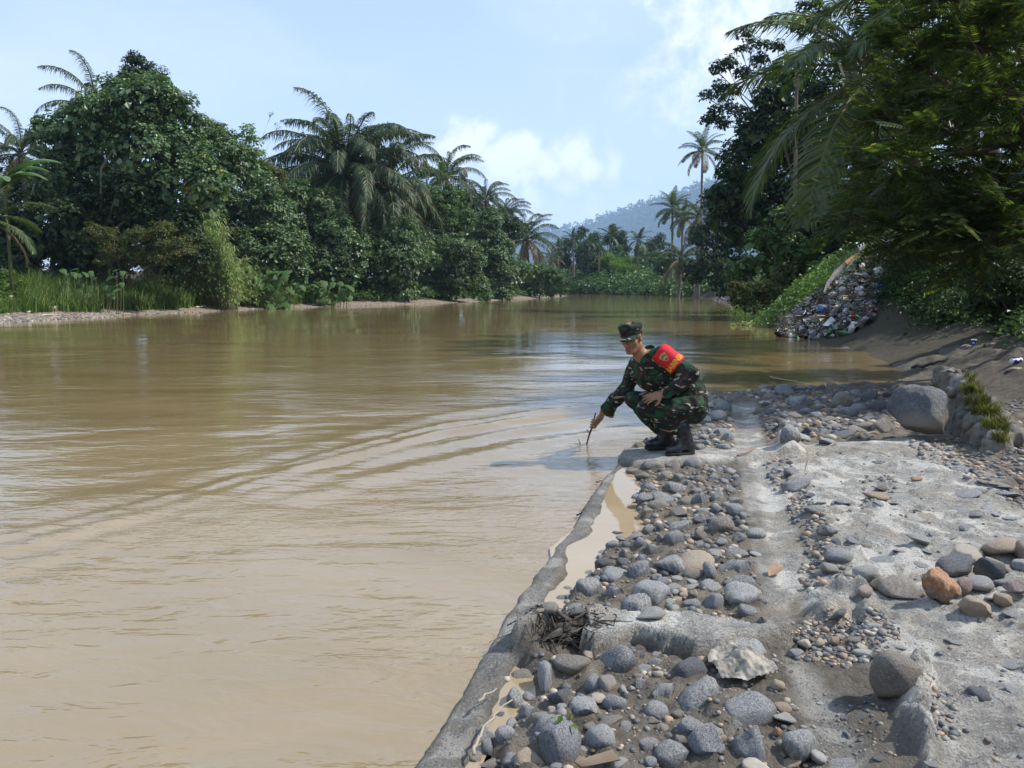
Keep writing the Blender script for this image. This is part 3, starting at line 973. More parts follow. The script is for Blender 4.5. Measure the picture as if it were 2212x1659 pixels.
KINDS = {'g': 'grey', 'v': 'vein', 'd': 'dark', 'p': 'pale', 'c': 'cream', 't': 'tan', 'b': 'brown', 'o': 'orange', 'k': 'pink', 'm': 'mud'}
S6 = """850 215 130 90 g;950 215 70 55 m;1065 200 140 110 m;1205 205 130 120 g;1320 235 60 80 g;1410 240 70 60 g;1510 255 90 60 p;730 260 90 60 m;820 300 120 70 m;985 300 80 90 m
1095 310 90 90 g;1165 345 80 50 g;1255 325 80 70 m;1370 295 70 60 g;1450 335 70 80 g;1545 310 60 60 g;1550 355 80 80 d;1510 405 90 70 g;860 380 100 80 g;1060 375 180 100 v -20;1400 440 90 160 v
1245 405 100 60 g;755 400 80 40 d;620 400 60 30 d;835 460 130 90 g 20;980 470 170 110 g -28;1080 445 80 40 p;1145 490 120 90 m;1530 485 130 80 g;1265 480 130 110 v;760 455 70 60 g;720 550 80 40 d
735 635 100 55 g;930 540 150 120 m;840 565 80 90 m;1110 590 150 100 m;1390 560 90 110 g;1270 560 110 80 g;1270 640 120 90 g;1545 580 170 110 g -25;1600 610 60 80 g;1555 670 110 100 d;1190 625 60 40 t
1100 695 190 110 v;1385 670 120 110 g;1435 710 190 150 b 15;690 690 90 45 v;605 740 110 70 d;500 732 110 25 b;855 720 90 90 g;735 770 130 70 g 32;945 715 60 70 d;585 835 120 110 g
645 790 80 60 g;790 835 85 95 g;870 865 85 95 g;950 790 75 90 g;1065 810 160 140 g;1165 765 50 40 p;1285 700 80 50 p;1275 765 110 90 m;1255 840 75 80 g;1335 815 80 70 b;1430 810 110 65 g
1580 775 110 90 g;1570 730 110 60 d;1700 750 140 90 v;1700 900 80 35 p;1640 600 40 30 g;1665 670 90 70 m;1565 880 170 110 g;1395 905 130 80 v;1235 905 110 70 g;480 925 80 40 m;665 910 75 80 d
505 985 130 110 d;665 975 110 90 d;790 945 90 80 g;595 1075 200 160 g 15;790 1050 170 170 v 20;1045 1000 230 190 v 10;1210 990 280 120 t 18;1375 950 80 70 d;1545 1010 250 150 g;1340 1060 90 150 v
1210 1060 140 90 b;1220 1115 150 50 p;1080 1110 80 40 p;1190 1165 100 45 p;1065 1165 130 70 p;1060 1200 80 50 p;1135 1220 80 40 t;1220 1225 80 60 t;1095 1245 90 35 t;980 1130 110 90 g;1580 1130 230 150 g -20
1360 1170 160 110 v;1600 1255 240 190 v -20;440 1070 60 45 d;335 1090 40 30 d;375 1190 210 180 v;575 1215 150 170 g;215 1180 90 70 m;170 1255 90 90 g;475 1315 220 190 v;770 1280 230 330 v;880 1220 230 280 v -35
1035 1285 90 60 p;1375 1295 165 170 g;1185 1300 140 90 g;1095 1270 40 30 o;985 1210 80 70 g;1650 1350 150 110 g -20;930 1395 90 60 p;1050 1405 140 80 d;1070 1340 90 50 p;910 1440 230 35 p;1190 1440 150 70 v
1520 1440 330 110 v;270 1360 150 120 g;70 1370 130 80 b;1740 1190 40 50 b;1755 1420 60 60 b;1600 1360 90 40 p;1690 1080 50 45 p;1265 1355 60 25 p;560 590 50 25 d;1180 855 60 50 m;1310 1130 70 60 g;1480 620 60 60 g"""
S7 = """1070 400 220 120 m;1345 400 220 190 g -15;770 475 140 90 m;895 510 80 190 v 10;1010 590 150 160 d 15;1185 520 90 110 g;1270 525 110 120 b;1245 450 60 40 t;1215 600 85 50 c;1325 640 130 100 g;1110 690 165 200 v
715 635 80 160 v 25;785 690 90 110 g;940 680 60 40 c;915 775 190 150 g 20;970 890 220 270 g 10;510 830 140 110 v;650 835 110 100 v;545 905 70 110 g;600 710 90 35 d;800 985 150 120 t;690 990 110 80 g
555 1010 160 60 m;1240 855 170 140 v;1335 1000 110 55 p;1620 565 140 110 v;1570 700 130 110 v;1820 595 250 150 v 35;1785 800 180 200 g;1530 900 120 80 g;1675 975 190 180 g;1910 910 210 200 g;1920 800 110 60 g
2110 670 300 170 g 12;2160 900 200 230 g;1790 440 180 130 d;1480 340 60 60 d;1570 375 80 50 g;1575 330 50 25 g;1500 420 80 40 g;1880 500 60 40 t;1370 560 40 60 p;1425 545 40 30 p
1105 840 50 35 c;1070 970 130 40 b;1135 910 60 30 p;450 970 90 90 m;850 760 110 110 m;1290 740 130 60 m;1180 780 90 50 m;1380 590 40 60 d;1460 470 60 40 m;2060 760 90 60 g;1985 850 50 40 t;1715 700 70 50 m;1640 900 70 40 b"""
S8 = """355 250 90 60 g;370 320 120 60 g;435 360 50 40 d;455 430 100 50 g;515 530 90 60 g;540 580 90 60 d;560 650 110 70 g;345 300 60 40 m;480 400 60 30 b;700 605 60 35 m"""
S5 = """445 1130 90 70 g;580 1160 130 130 g;500 1125 60 50 d;820 1140 90 90 d;870 1150 60 50 d;755 1130 60 50 g;985 1115 70 50 g;935 1170 110 90 d 30;1080 1170 110 60 g;1165 1205 110 100 d;1290 1190 90 80 d;960 1225 160 140 m
660 1240 160 120 v 20;1070 1220 90 50 g;1075 1255 100 45 g;1210 1270 130 120 d;815 1240 80 80 v;715 1295 80 70 g;650 1325 110 70 b;500 1265 80 40 g;440 1240 60 50 d;1000 1295 140 90 g;530 1230 60 40 b;1310 1245 80 70 m
1145 1325 90 40 g;1240 1330 90 50 m;1065 1420 120 70 b;985 1450 150 80 d;870 1495 130 60 v;610 1450 120 150 v;745 1420 80 80 d;840 1430 90 60 g;700 1460 100 50 p;480 1405 70 50 d;530 1380 90 50 p;570 1340 70 60 d
1140 1390 160 110 m;1260 1400 160 130 b;400 1290 80 60 m;780 1320 90 60 g;880 1340 100 50 m;920 1380 90 40 g;700 1360 70 50 g;620 1380 80 50 g;1350 1130 60 50 m;900 1100 60 40 d;690 1130 80 60 g;640 1120 70 60 d;480 1180 90 70 m"""
S1 = """1690 960 140 60 m;1750 1140 170 130 g;1800 1030 130 160 g -35;1700 1030 180 90 v;1590 1160 170 80 v;1790 1260 240 120 g;1760 1290 80 90 d;1850 1320 100 120 g;1800 1410 150 90 v;1650 1385 120 80 g
1580 1420 120 70 v;1010 1290 90 90 m;1060 1350 90 80 m;1000 1400 110 70 m;1120 1290 80 70 m;1490 1215 80 60 g;1740 960 140 50 m;1620 1330 110 80 v;1560 1300 100 70 v;1680 1210 100 60 g;1610 1240 90 60 g;1590 1110 100 60 g;1690 1320 80 70 g;1550 1370 70 60 v"""
bed = tag(link('stone_revetment', None, None), 'cobbles of the fallen river wall set in mortar and mud between the kerb and the slab', 'stone revetment', kind='structure')
for txt, fn, sc in ((S6, V6, .2734), (S7, V7, .35157), (S8, V8, .4532), (S5, V5, .31641), (S1, V1, .21877)):
    for s in txt.replace('\n', ';').split(';'):
        f = s.split()
        u, v, w_, h_ = map(float, f[:4])
        px, py = fn(u, v)
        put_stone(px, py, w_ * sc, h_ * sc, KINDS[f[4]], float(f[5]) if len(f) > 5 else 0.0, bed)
n_named = len(stone_xy)

# ---- loose stones on the slab, one by one
LOOSE = [  # u v w h kind rot label
    (955, 567, 122, 62, 'pale', 0, 'flat pale oval stone lying alone in the middle of the concrete slab'),
    (925, 467, 82, 24, 'pale', 0, 'thin brick-like pale stone lying behind the flat oval one'),
    (515, 697, 97, 58, 'pale', 0, 'smooth pale grey oval pebble left of the yellowish block'),
    (672, 700, 190, 62, 'cream', 3, 'long yellowish flat-topped stone behind the grey angular block'),
    (697, 738, 138, 88, 'pale', 0, 'grey angular block in front of the long yellowish stone'),
    (692, 787, 85, 66, 'pink', 8, 'small pinkish wedge-shaped stone with a pointed top'),
    (747, 783, 56, 78, 'tan', -18, 'small upright tan stone leaning beside the pinkish wedge'),
    (872, 803, 205, 105, 'brown', 6, 'long dark stone with slanting stripes left of the orange rock'),
    (1132, 693, 190, 112, 'dark', 0, 'large smooth slate-coloured boulder behind the orange rock'),
    (1288, 702, 150, 135, 'dark', -30, 'slate-coloured boulder split from the one beside it, further right'),
    (1340, 612, 185, 100, 'tan', 0, 'big brownish flat-topped block at the back of the stone pile'),
    (1180, 630, 140, 38, 'cream', 0, 'low cream slab peeping out behind the slate boulders'),
    (1215, 598, 90, 34, 'pale', 0, 'thin pale stone left of the brownish flat-topped block'),
    (1232, 771, 128, 78, 'pale', 0, 'pale grey streaked stone right of the orange rock'),
    (1157, 790, 82, 88, 'pink', 30, 'reddish stone wedged behind the orange rock'),
    (1210, 867, 140, 132, 'tan', -10, 'olive-tan squarish stone standing on a corner in front of the pile'),
    (1345, 856, 86, 66, 'tan', -15, 'small mottled tan stone in front of the pile on its right'),
    (1372, 771, 140, 64, 'grey', 5, 'bluish stone with white edge lying right of the pale streaked one'),
    (1424, 797, 120, 92, 'pink', 8, 'pink granite stone at the right edge of the picture'),
    (1332, 690, 140, 62, 'brown', -35, 'long brown stone leaning on the slate boulders'),
    (1424, 688, 90, 78, 'vein', 0, 'striped grey and black stone at the right edge behind the pink one'),
    (1315, 832, 130, 46, 'cream', 0, 'flat cream stone between the olive-tan stone and the pink one'),
    (1440, 615, 70, 110, 'pink', 0, 'reddish rock at the right edge beside the flat-topped block'),
    (748, 360, 110, 44, 'tan', 0, 'flat tan stone on the upper slab near the gravel'),
    (772, 320, 60, 38, 'brown', 0, 'small brown pebble just behind the flat tan stone'),
    (590, 388, 76, 32, 'grey', 8, 'thin bluish flake of stone beside the line of cobbles'),
    (940, 282, 54, 28, 'orange', 0, 'small orange stone at the top of the slab'),
    (405, 1056, 68, 62, 'cream', 0, 'roundest cream pebble of the group below the broken mortar lump'),
    (474, 1060, 50, 44, 'cream', 0, 'cream pebble right of the roundest one'),
    (360, 1113, 80, 40, 'grey', 0, 'flat bluish pebble in front of the cream ones'),
    (425, 1120, 52, 36, 'pink', 0, 'dull pinkish pebble in front of the roundest cream one'),
    (471, 1117, 36, 26, 'cream', 0, 'little whitish pebble beside the dull pinkish one'),
    (545, 1046, 46, 44, 'tan', 0, 'tan pebble standing on edge right of the cream ones'),
    (668, 1076, 62, 42, 'cream', 0, 'pinkish cream pebble in the strip of gravel'),
    (678, 1110, 92, 38, 'pale', 5, 'flat greenish-grey pebble in front of the strip of gravel'),
    (795, 1112, 80, 36, 'pink', 0, 'flat salmon-coloured chip above the round boulder'),
    (245, 1165, 92, 36, 'pale', -8, 'flat pale pebble right of the torn plastic bag'),
    (270, 1268, 72, 62, 'tan', 0, 'tan-brown stone just right of the torn plastic bag'),
    (292, 1361, 104, 52, 'tan', -8, 'smooth beige pebble right of the big grey boulder'),
    (310, 1409, 124, 34, 'pale', -8, 'flat grey flake below the smooth beige pebble'),
    (385, 1530, 170, 135, 'vein', -10, 'angular grey stone with a rusty line at the bottom of the picture'),
    (470, 1590, 96, 62, 'pale', -30, 'flat grey pebble leaning right of the angular grey stone'),
    (272, 1490, 56, 44, 'orange', 0, 'small rust-orange pebble between the two bottom boulders'),
    (175, 1640, 130, 60, 'cream', 0, 'cream-coloured rock cut by the bottom edge of the picture'),
    (345, 1635, 100, 50, 'tan', 12, 'brownish pebble cut by the bottom edge of the picture'),
    (565, 921, 118, 40, 'dark', 42, 'dark blade-shaped stone leaning on the broken mortar lump'),
    (640, 1040, 60, 30, 'brown', 0, 'brown chip at the back of the strip of gravel'),
    (205, 955, 36, 44, 'brown', 0, 'small reddish-brown pebble above the cross beam end'),
    (745, 985, 90, 32, 'pale', -10, 'pale elongated pebble at the top of the strip of gravel'),
]
knob = rock_mesh(777, ICO4, 0.22, 3, 0.45)
knob_me = mesh_np('stone', *knob); knob_me.materials.append(SM['orange'])
for (u, v, w_, h_, kd, ro, lab) in LOOSE:
    px, py = V8(u, v)
    tag(put_stone(px, py, w_ * .4532, h_ * .4532, kd, ro, None, 'loose_stone', 0.14), lab, 'stone', 'loose stones on the slab')
px, py = V8(1050, 785)
tag(put_stone(px, py, 172 * .4532, 172 * .4532, 'orange', 0, None, 'loose_stone', 0.1, knob_me), 'knobbly orange rock at the left of the stone pile', 'stone', 'loose stones on the slab')


def hires_rock(name, seed, kind, px, py, w_, h_, label, cat, lump=0.1, sink=0.2, flat=3, rot=0, yscale=1.0):
    me = mesh_np(name, *rock_mesh(seed, ICO4, lump, flat, 0.05)); me.materials.append(SM[kind])
    o = put_stone(px, py, w_, h_, kind, rot, None, name, sink, me)
    o.scale[1] *= yscale
    return tag(o, label, cat)


# the big boulder by the fallen masonry, and the round one set in the foreground mortar
bx, by = V5(1490, 1305)
hires_rock('boulder', 904, 'dark', bx, by, 112, 116, 'large smooth dark boulder leaning against the fallen block of masonry', 'boulder', 0.22, 0.08, 9, 14)
bx, by = V8(840, 1238)
hires_rock('boulder', 902, 'mud', bx, by, 98, 104, 'round mud-crusted boulder stuck on a stub of mortar in the foreground slab', 'boulder', 0.06, 0.16, 2)

# ---- dark cobbles worn flush with the slab: pieces of the slab
slab = tag(link('slab_cobbles', None, None), 'dark cobbles worn level with the pale concrete slab', 'paving', kind='structure')
FLUSH = """1240 1305 90 120 d;1390 1157 96 56 g;1410 1290 90 52 g;840 1070 72 42 g;1110 1056 92 36 g;990 966 72 20 g;772 665 124 38 g;1410 916 110 42 g;1220 465 54 48 g;1165 430 70 22 g;965 705 64 44 g;850 620 70 34 g
1160 352 110 40 g;1180 512 60 18 g;720 495 50 24 g;640 565 60 26 g;700 440 60 20 m;1290 430 80 26 g;1380 470 60 22 g;1100 560 50 14 g;1025 550 46 16 g;870 545 40 14 g;660 1415 50 24 d;480 1348 36 18 p;760 1610 50 30 d;1010 1640 60 30 g;600 1500 30 60 g
1250 250 70 18 m;1300 300 90 24 m;1150 215 100 34 g;1330 310 100 44 g;1355 352 120 40 g;1240 340 90 40 m;1225 300 70 26 m;500 470 40 18 g;820 400 50 14 g;880 380 60 14 g;760 395 40 12 g;950 430 50 14 m;1180 600 40 14 g;560 395 60 16 g;980 620 70 14 g;590 1643 120 50 g"""
for s in FLUSH.replace('\n', ';').split(';'):
    f = s.split(); u, v, w_, h_ = map(float, f[:4]); px, py = V8(u, v)
    o = put_stone(px, py, w_ * .4532, h_ * .4532, KINDS[f[4]], 0, slab, 'stone', 0.5)
    o.scale[2] *= 0.55
    o.location[2] = Z(o.location[0], o.location[1]) + 0.003 - 0.55 * o.scale[2]


# ---- mortar and mud rise in collars round the set cobbles
bpy.context.view_layer.update()
_raise = np.zeros_like(NEARZ)
_nz = fbm(GX * 17, GY * 17, seed=131, octs=3)
for o in bed.children:
    x, y = o.location.x, o.location.y; r = max(o.scale.x, o.scale.y)
    i0, i1 = np.searchsorted(xs, [x - 1.7 * r, x + 1.7 * r]); j0, j1 = np.searchsorted(ys, [y - 1.7 * r, y + 1.7 * r])
    if i1 <= i0 or j1 <= j0: continue
    d = np.hypot((GX[j0:j1, i0:i1] - x) / o.scale.x, (GY[j0:j1, i0:i1] - y) / o.scale.y)
    hgt = o.scale.z * 0.36 * np.exp(-np.clip(d - 0.85, 0, 9) ** 2 / 0.07) * np.clip(0.65 + 1.1 * _nz[j0:j1, i0:i1], 0.05, 1.3)
    _raise[j0:j1, i0:i1] = np.maximum(_raise[j0:j1, i0:i1], hgt)
_pool = np.maximum(sstep(sdp(GX, GY, POOL1), -.02, .03), sstep(sdp(GX, GY, POOL2), -.02, .03))
NEARZ += _raise * (1 - 0.6 * _pool) * (1 - np.maximum.reduce([sstep(sdp(GX, GY, P_), -.02, .02) for P_ in (BEAM1, BEAM2, CHANNEL)]))
_co = np.empty(len(me_near.vertices) * 3, np.float32); me_near.vertices.foreach_get('co', _co); _co = _co.reshape(-1, 3)
_co[:, 2] = NEARZ.ravel(); me_near.vertices.foreach_set('co', _co.ravel()); me_near.update()


# ---- random fill: small cobbles between the big ones, then gravel
def in_poly(P, n, g, pad=0.0):
    P = np.array(P); lo, hi = P.min(0), P.max(0)
    out = []
    while len(out) < n:
        q = g.uniform(lo, hi, (n * 2, 2))
        q = q[sdp(q[:, 0], q[:, 1], P) > pad]
        out += list(q)
    return np.array(out[:n])


CELL_A = poly([(1100, 1430), (1260, 1410), (1500, 1425), (1700, 1405), (1720, 1480), (1745, 1600), (1760, 1700), (1000, 1700), (1050, 1560)])
CELL_B = poly([(1400, 1010), (1590, 1000), (1612, 1130), (1640, 1250), (1660, 1350), (1560, 1355), (1450, 1345), (1300, 1330), (1180, 1350), (1220, 1260), (1310, 1180), (1375, 1120), (1370, 1050)])
CELL_C = poly([(1360, 962), (1420, 900), (1530, 850), (1578, 862), (1582, 965), (1480, 968)])
CELL_D = poly([(1640, 870), (1560, 845), (1700, 838), (1960, 846), (1940, 930), (1780, 955), (1720, 940), (1660, 950)])
GAP = poly([(1725, 1150), (1650, 1000), (1700, 990), (1780, 1140), (1840, 1260), (1740, 1290), (1770, 1230)])
g = np.random.default_rng(5)
small = []
for P, n, r0, r1 in ((CELL_A, 240, .012, .034), (CELL_B, 520, .012, .036), (CELL_C, 420, .02, .055), (CELL_D, 620, .022, .06), (GAP, 160, .01, .035)):
    for (x, y) in in_poly(P, n, g):
        r = g.uniform(r0, r1) * g.uniform(0.6, 1.0)
        S = np.array(stone_xy)
        if (np.hypot(S[:, 0] - x, S[:, 1] - y) < S[:, 2] * 0.72 + r * 0.5).any():
            continue
        if sdp(x, y, POOL1) > 0.02 or sdp(x, y, POOL2) > 0.02 or sdp(x, y, BEAM1) > -.01: continue
        stone_xy.append((x, y, r)); small.append((x, y, r))
small.sort(key=lambda s: -s[2] / s[1])
kk = ['grey', 'grey', 'vein', 'mud', 'dark', 'mud', 'pale', 'tan', 'grey']
n_parts = max(0, 296 - len(bed.children))
V2, F2 = ICO2
tiny_rocks = [rock_mesh(330 + i, ICO1, 0.2, 0)[0] for i in range(8)]
low_rocks = [rock_mesh(300 + i, ICO2, 0.2, 4)[0] for i in range(8)]


def pebble_field(name, items, mat, parent=None):
    G_ = Geo()
    for (x, y, r, z, fl) in items:
        big_ = r * 1640 / y > 14
        v = (low_rocks if big_ else tiny_rocks)[int(g.integers(8))] * (r, r * g.uniform(0.65, 1), r * fl)
        a = g.uniform(0, 6.28); ca, sa = math.cos(a), math.sin(a)
        v = v @ np.array([[ca, sa, 0], [-sa, ca, 0], [0, 0, 1]])
        G_.add(v + (x, y, z), F2 if big_ else ICO1[1])
    return link(name, G_.mesh(name), mat, parent)


for (x, y, r) in small[:n_parts]:
    kd = kk[int(g.integers(len(kk)))]
    own_mat(link('stone', rock_data(int(g.integers(len(ROCKS))), kd), None, bed, (x, y, Z(x, y) + r * 0.15), (g.uniform(-.4, .4), g.uniform(-.4, .4), g.uniform(0, 6)), (r, r * g.uniform(.7, 1), r * g.uniform(.5, .9))), kd)


def pebble_mat():
    m, t = new_mat('mixed_pebbles')
    rnd = t.n('ShaderNodeNewGeometry').outputs['Random Per Island']
    c = t.ramp(rnd, [(0.0, (0.08, 0.085, 0.10)), (0.28, (0.13, 0.135, 0.15)), (0.42, (0.22, 0.21, 0.19)), (0.55, (0.30, 0.26, 0.20)), (0.66, (0.36, 0.26, 0.17)),
                     (0.76, (0.44, 0.38, 0.30)), (0.88, (0.27, 0.17, 0.12)), (0.92, (0.16, 0.12, 0.10)), (1.0, (0.42, 0.40, 0.37))], 'CONSTANT')
    co = t.n('ShaderNodeTexCoord').outputs['Object']
    f = t.noise(co, 160, 5, 0.7)
    c = t.mix(t.math('MULTIPLY', t.step(f, 0.45, 0.65), 0.4), c, (0.30, 0.28, 0.25))
    finish(t, pbsdf(t, c, 0.75, 0.35, bump(t, f, 0.6, 0.004)))
    return m


M_PEB = pebble_mat()
rest = [(x, y, r, Z(x, y) + r * 0.1, 0.7) for (x, y, r) in small[n_parts:]]
GRAVELS = [  # polygon, count, rmin, rmax
    (poly([(1690, 1080), (1740, 1060), (1790, 1120), (1800, 1200), (1840, 1260), (1745, 1285), (1725, 1230), (1745, 1180)]), 420, .006, .022),
    (poly([(1700, 1370), (1740, 1350), (1900, 1330), (1950, 1380), (1900, 1420), (1830, 1430), (1720, 1420)]), 620, .005, .018),
    (poly([(1960, 960), (2100, 940), (2300, 980), (2400, 1120), (2212, 1110), (2080, 1040), (1990, 1000)]), 950, .007, .03),
    (poly([(2150, 880), (2300, 820), (2400, 960), (2220, 990)]), 420, .01, .035),
    (poly([(1850, 1030), (1930, 1020), (1940, 1090), (1860, 1110)]), 110, .005, .022),
    (poly([(1640, 1090), (1680, 1060), (1700, 1150), (1650, 1150)]), 90, .005, .018),
    (poly([(1990, 1500), (2060, 1500), (2080, 1600), (2020, 1640)]), 80, .004, .016),
    (poly([(1750, 1480), (1900, 1500), (1960, 1640), (1760, 1640)]), 130, .003, .010),
    (CELL_A, 700, .003, .012), (CELL_B, 1100, .003, .013), (CELL_D, 700, .006, .022), (CELL_C, 300, .006, .02),
    (SLAB, 420, .003, .013),
]
items = list(rest)
for P, n, r0, r1 in GRAVELS:
    for (x, y) in in_poly(P, n, g):
        r = r0 + (r1 - r0) * g.random() ** 2.2
        S = stone_xy
        if sdp(x, y, POOL1) > 0.0 or sdp(x, y, POOL2) > 0.0 or (r > .005 and sdp(x, y, CHANNEL) > 0.03): continue
        items.append((x, y, r, Z(x, y) + r * 0.15, g.uniform(.35, .8)))
peb = tag(pebble_field('gravel', items, M_PEB), 'small mixed pebbles and chips scattered over the slab and between the cobbles', 'gravel', kind='stuff')

# ---- fallen block of masonry with grass on it
mx = M_GROUND


M_MAS = None
import openvdb


def voxel_mesh(name, A, lo, vox):
    gr = openvdb.FloatGrid(0.25); gr.copyFromArray(A.astype(np.float32))
    pts, quads = gr.convertToQuads(0.0)
    V = np.asarray(pts, float) * vox + lo
    return mesh_np(name, V, np.asarray(quads, int)[:, ::-1]), V


def masonry():
    """a slab of rubble wall tipped on its edge: its crest falls from upper left to lower right, its broken underside faces the boulder"""
    y0_ = G(2078, 905)[1]
    crest = [at_y(2042, 808, y0_ + .25), at_y(2072, 832, y0_ + .15), at_y(2105, 868, y0_), at_y(2140, 915, y0_ - .2), at_y(2185, 985, y0_ - .5)]
    foot = [at_y(2040, 895, y0_ + .2), at_y(2065, 920, y0_ + .1), at_y(2092, 945, y0_ - .05), at_y(2128, 962, y0_ - .25), at_y(2172, 992, y0_ - .5)]
    fy = [G(px_, py_)[1] for px_, py_ in ((2040, 895), (2065, 920), (2092, 945), (2128, 962), (2172, 992))]
    crest = np.array([at_y(px_, py_, yy_ + .12) for (px_, py_), yy_ in zip(((2036, 794), (2070, 812), (2108, 842), (2146, 890), (2190, 962)), fy)])
    foot = np.array([at_y(px_, py_, yy_) for (px_, py_), yy_ in zip(((2040, 895), (2065, 920), (2092, 945), (2128, 962), (2172, 992)), fy)])
    lo = np.minimum(crest.min(0), foot.min(0)) - .25; hi = np.maximum(crest.max(0), foot.max(0)) + [.45, .45, .2]
    vox = .016
    n = np.ceil((hi - lo) / vox).astype(int)
    X, Y, Zz = np.meshgrid(*[lo[k_] + np.arange(n[k_]) * vox for k_ in range(3)], indexing='ij')
    D = np.full(X.shape, .25)
    lean = np.array([.22, .18, 0.0])
    for i_ in range(4):
        for f_ in (0, .5):
            c1 = crest[i_] * (1 - f_) + crest[i_ + 1] * f_; c0 = foot[i_] * (1 - f_) + foot[i_ + 1] * f_
            for (a, b, ra, rb) in ((c1 - [0, 0, .05], c0, .065, .11), (c1 - [0, 0, .06], c0 + lean + [0, 0, -.05], .075, .18), ((c1 + c0) / 2 + lean * .5, c0 + lean, .14, .16)):
                ba = b - a; t = np.clip(((X - a[0]) * ba[0] + (Y - a[1]) * ba[1] + (Zz - a[2]) * ba[2]) / (ba @ ba), 0, 1)
                d = np.sqrt((X - a[0] - t * ba[0]) ** 2 + (Y - a[1] - t * ba[1]) ** 2 + (Zz - a[2] - t * ba[2]) ** 2) - (ra + (rb - ra) * t)
                h_ = np.clip(.5 + .5 * (D - d) / .03, 0, 1); D = D * (1 - h_) + d * h_ - .03 * h_ * (1 - h_)
    m_ = np.abs(D) < .16
    x, y, z = X[m_], Y[m_], Zz[m_]
    D[m_] -= .05 * fbm(x * 6, y * 6, z * 6, 3, 71) + .045 * (.5 - np.abs(fbm(x * 9, y * 9, z * 5, 3, 73)) * 2) + .015 * fbm(x * 28, y * 28, z * 28, 2, 72)
    return voxel_mesh('fallen_masonry', D, lo, vox)


mm, mV = masonry()
attr(mm, 'conc', 0.45 + 0.3 * fbm(mV[:, 0] * 4, mV[:, 1] * 4, mV[:, 2] * 4, 3, 5)); attr(mm, 'wet', 0.55 + 0.5 * fbm(mV[:, 0] * 3, mV[:, 1] * 3, mV[:, 2] * 3, 3, 6))
mas = tag(link('fallen_masonry', mm, M_GROUND), 'tilted broken piece of stone wall with grass tufts growing on top', 'masonry block')
M_GRASS_Y = leaf_mat('olive_yellow_grass', ((0.04, 0.055, 0.014), (0.09, 0.10, 0.028), (0.19, 0.15, 0.06)), 0.5, 0.35)  # the blades' own olive to yellow-brown colours


def grass_geo(G_, spots, h, wd, n, seed=1, lean=0.5, seg=3):
    gg = np.random.default_rng(seed)
    k = len(spots)
    base = np.repeat(np.asarray(spots, float), n, 0)
    N = len(base)
    base[:, :2] += gg.normal(size=(N, 2)) * (h * 0.10)
    ang = gg.uniform(0, 2 * np.pi, N); hh_ = h * gg.uniform(0.5, 1.1, N)
    ln = lean * gg.uniform(0.2, 1.0, N) * hh_
    d = np.stack([np.cos(ang), np.sin(ang), np.zeros(N)], 1)
    s_ = np.stack([-np.sin(ang + 0.7), np.cos(ang + 0.7), np.zeros(N)], 1)
    Vs = []
    for i in range(seg + 1):
        t = i / seg
        c = base + d * (ln * t ** 2)[:, None] + np.array([0, 0, 1]) * (hh_ * (t - 0.25 * lean * t * t))[:, None]
        wv = wd * (1 - t ** 1.6) * 0.5 + 0.0004
        if i < seg:
            Vs += [c - s_ * wv, c + s_ * wv]
        else:
            Vs += [c]
    Varr = np.stack(Vs, 1)       # N, 2*seg+1, 3
    m_ = 2 * seg + 1
    off = np.arange(N)[:, None] * m_
    q = np.concatenate([off + np.array([2 * i, 2 * i + 1, 2 * i + 3, 2 * i + 2]) for i in range(seg - 1)])
    t3 = off + np.array([2 * seg - 2, 2 * seg - 1, 2 * seg])
    G_.add(Varr.reshape(-1, 3), t3, q)


def top_of(px, py, y):
    return at_y(px, py, y)


gg = Geo()
ym = G(2078, 905)[1]
gq = np.random.default_rng(3)
MB_ = BVHTree.FromPolygons([v.co[:] for v in mm.vertices], [list(p.vertices) for p in mm.polygons])
spots_ = [(2005, 838, 3), (2015, 850, 4), (2022, 862, 3)] + [(gq.uniform(2080, 2175), 0, 1) for _ in range(70)]
for (px, py, w_) in spots_:
    if py == 0: py = 812 + (px - 2080) * 1.15 + gq.uniform(-12, 60)
    o_ = np.array([0, 0, CAMZ]); d_ = unit(ray(px, py))
    h_ = MB_.ray_cast(Vector(o_), Vector(d_))
    if h_[0] is None:
        if w_ < 2: continue
        q_ = G(px, py + 22)
    else:
        q_ = np.array(h_[0])
    grass_geo(gg, [q_], 0.13 if w_ < 2 else .2, 0.006, 26 if w_ < 2 else 60, int(px * 7), 1.0)
tag(link('grass_tuft', gg.mesh('tuft', False), M_GRASS_Y, mas), None)
_st = []
for k, (px, py, w_, kd) in enumerate([(2098, 878, 24, 'brown'), (2120, 905, 22, 'grey'), (2052, 802, 20, 'grey'), (2150, 945, 34, 'pale'), (2068, 806, 22, 'mud'), (2088, 920, 26, 'mud'), (2060, 850, 24, 'mud')]):
    h_ = MB_.ray_cast(Vector((0, 0, CAMZ)), Vector(unit(ray(px, py))))
    if h_[0] is None: continue
    q = np.array(h_[0])
    r = w_ / 2 / F * ym
    own_mat(link('stone', rock_data(k, kd), None, mas, tuple(q), (0.3 * k, 0, k), (r, r, r * .8)), kd)

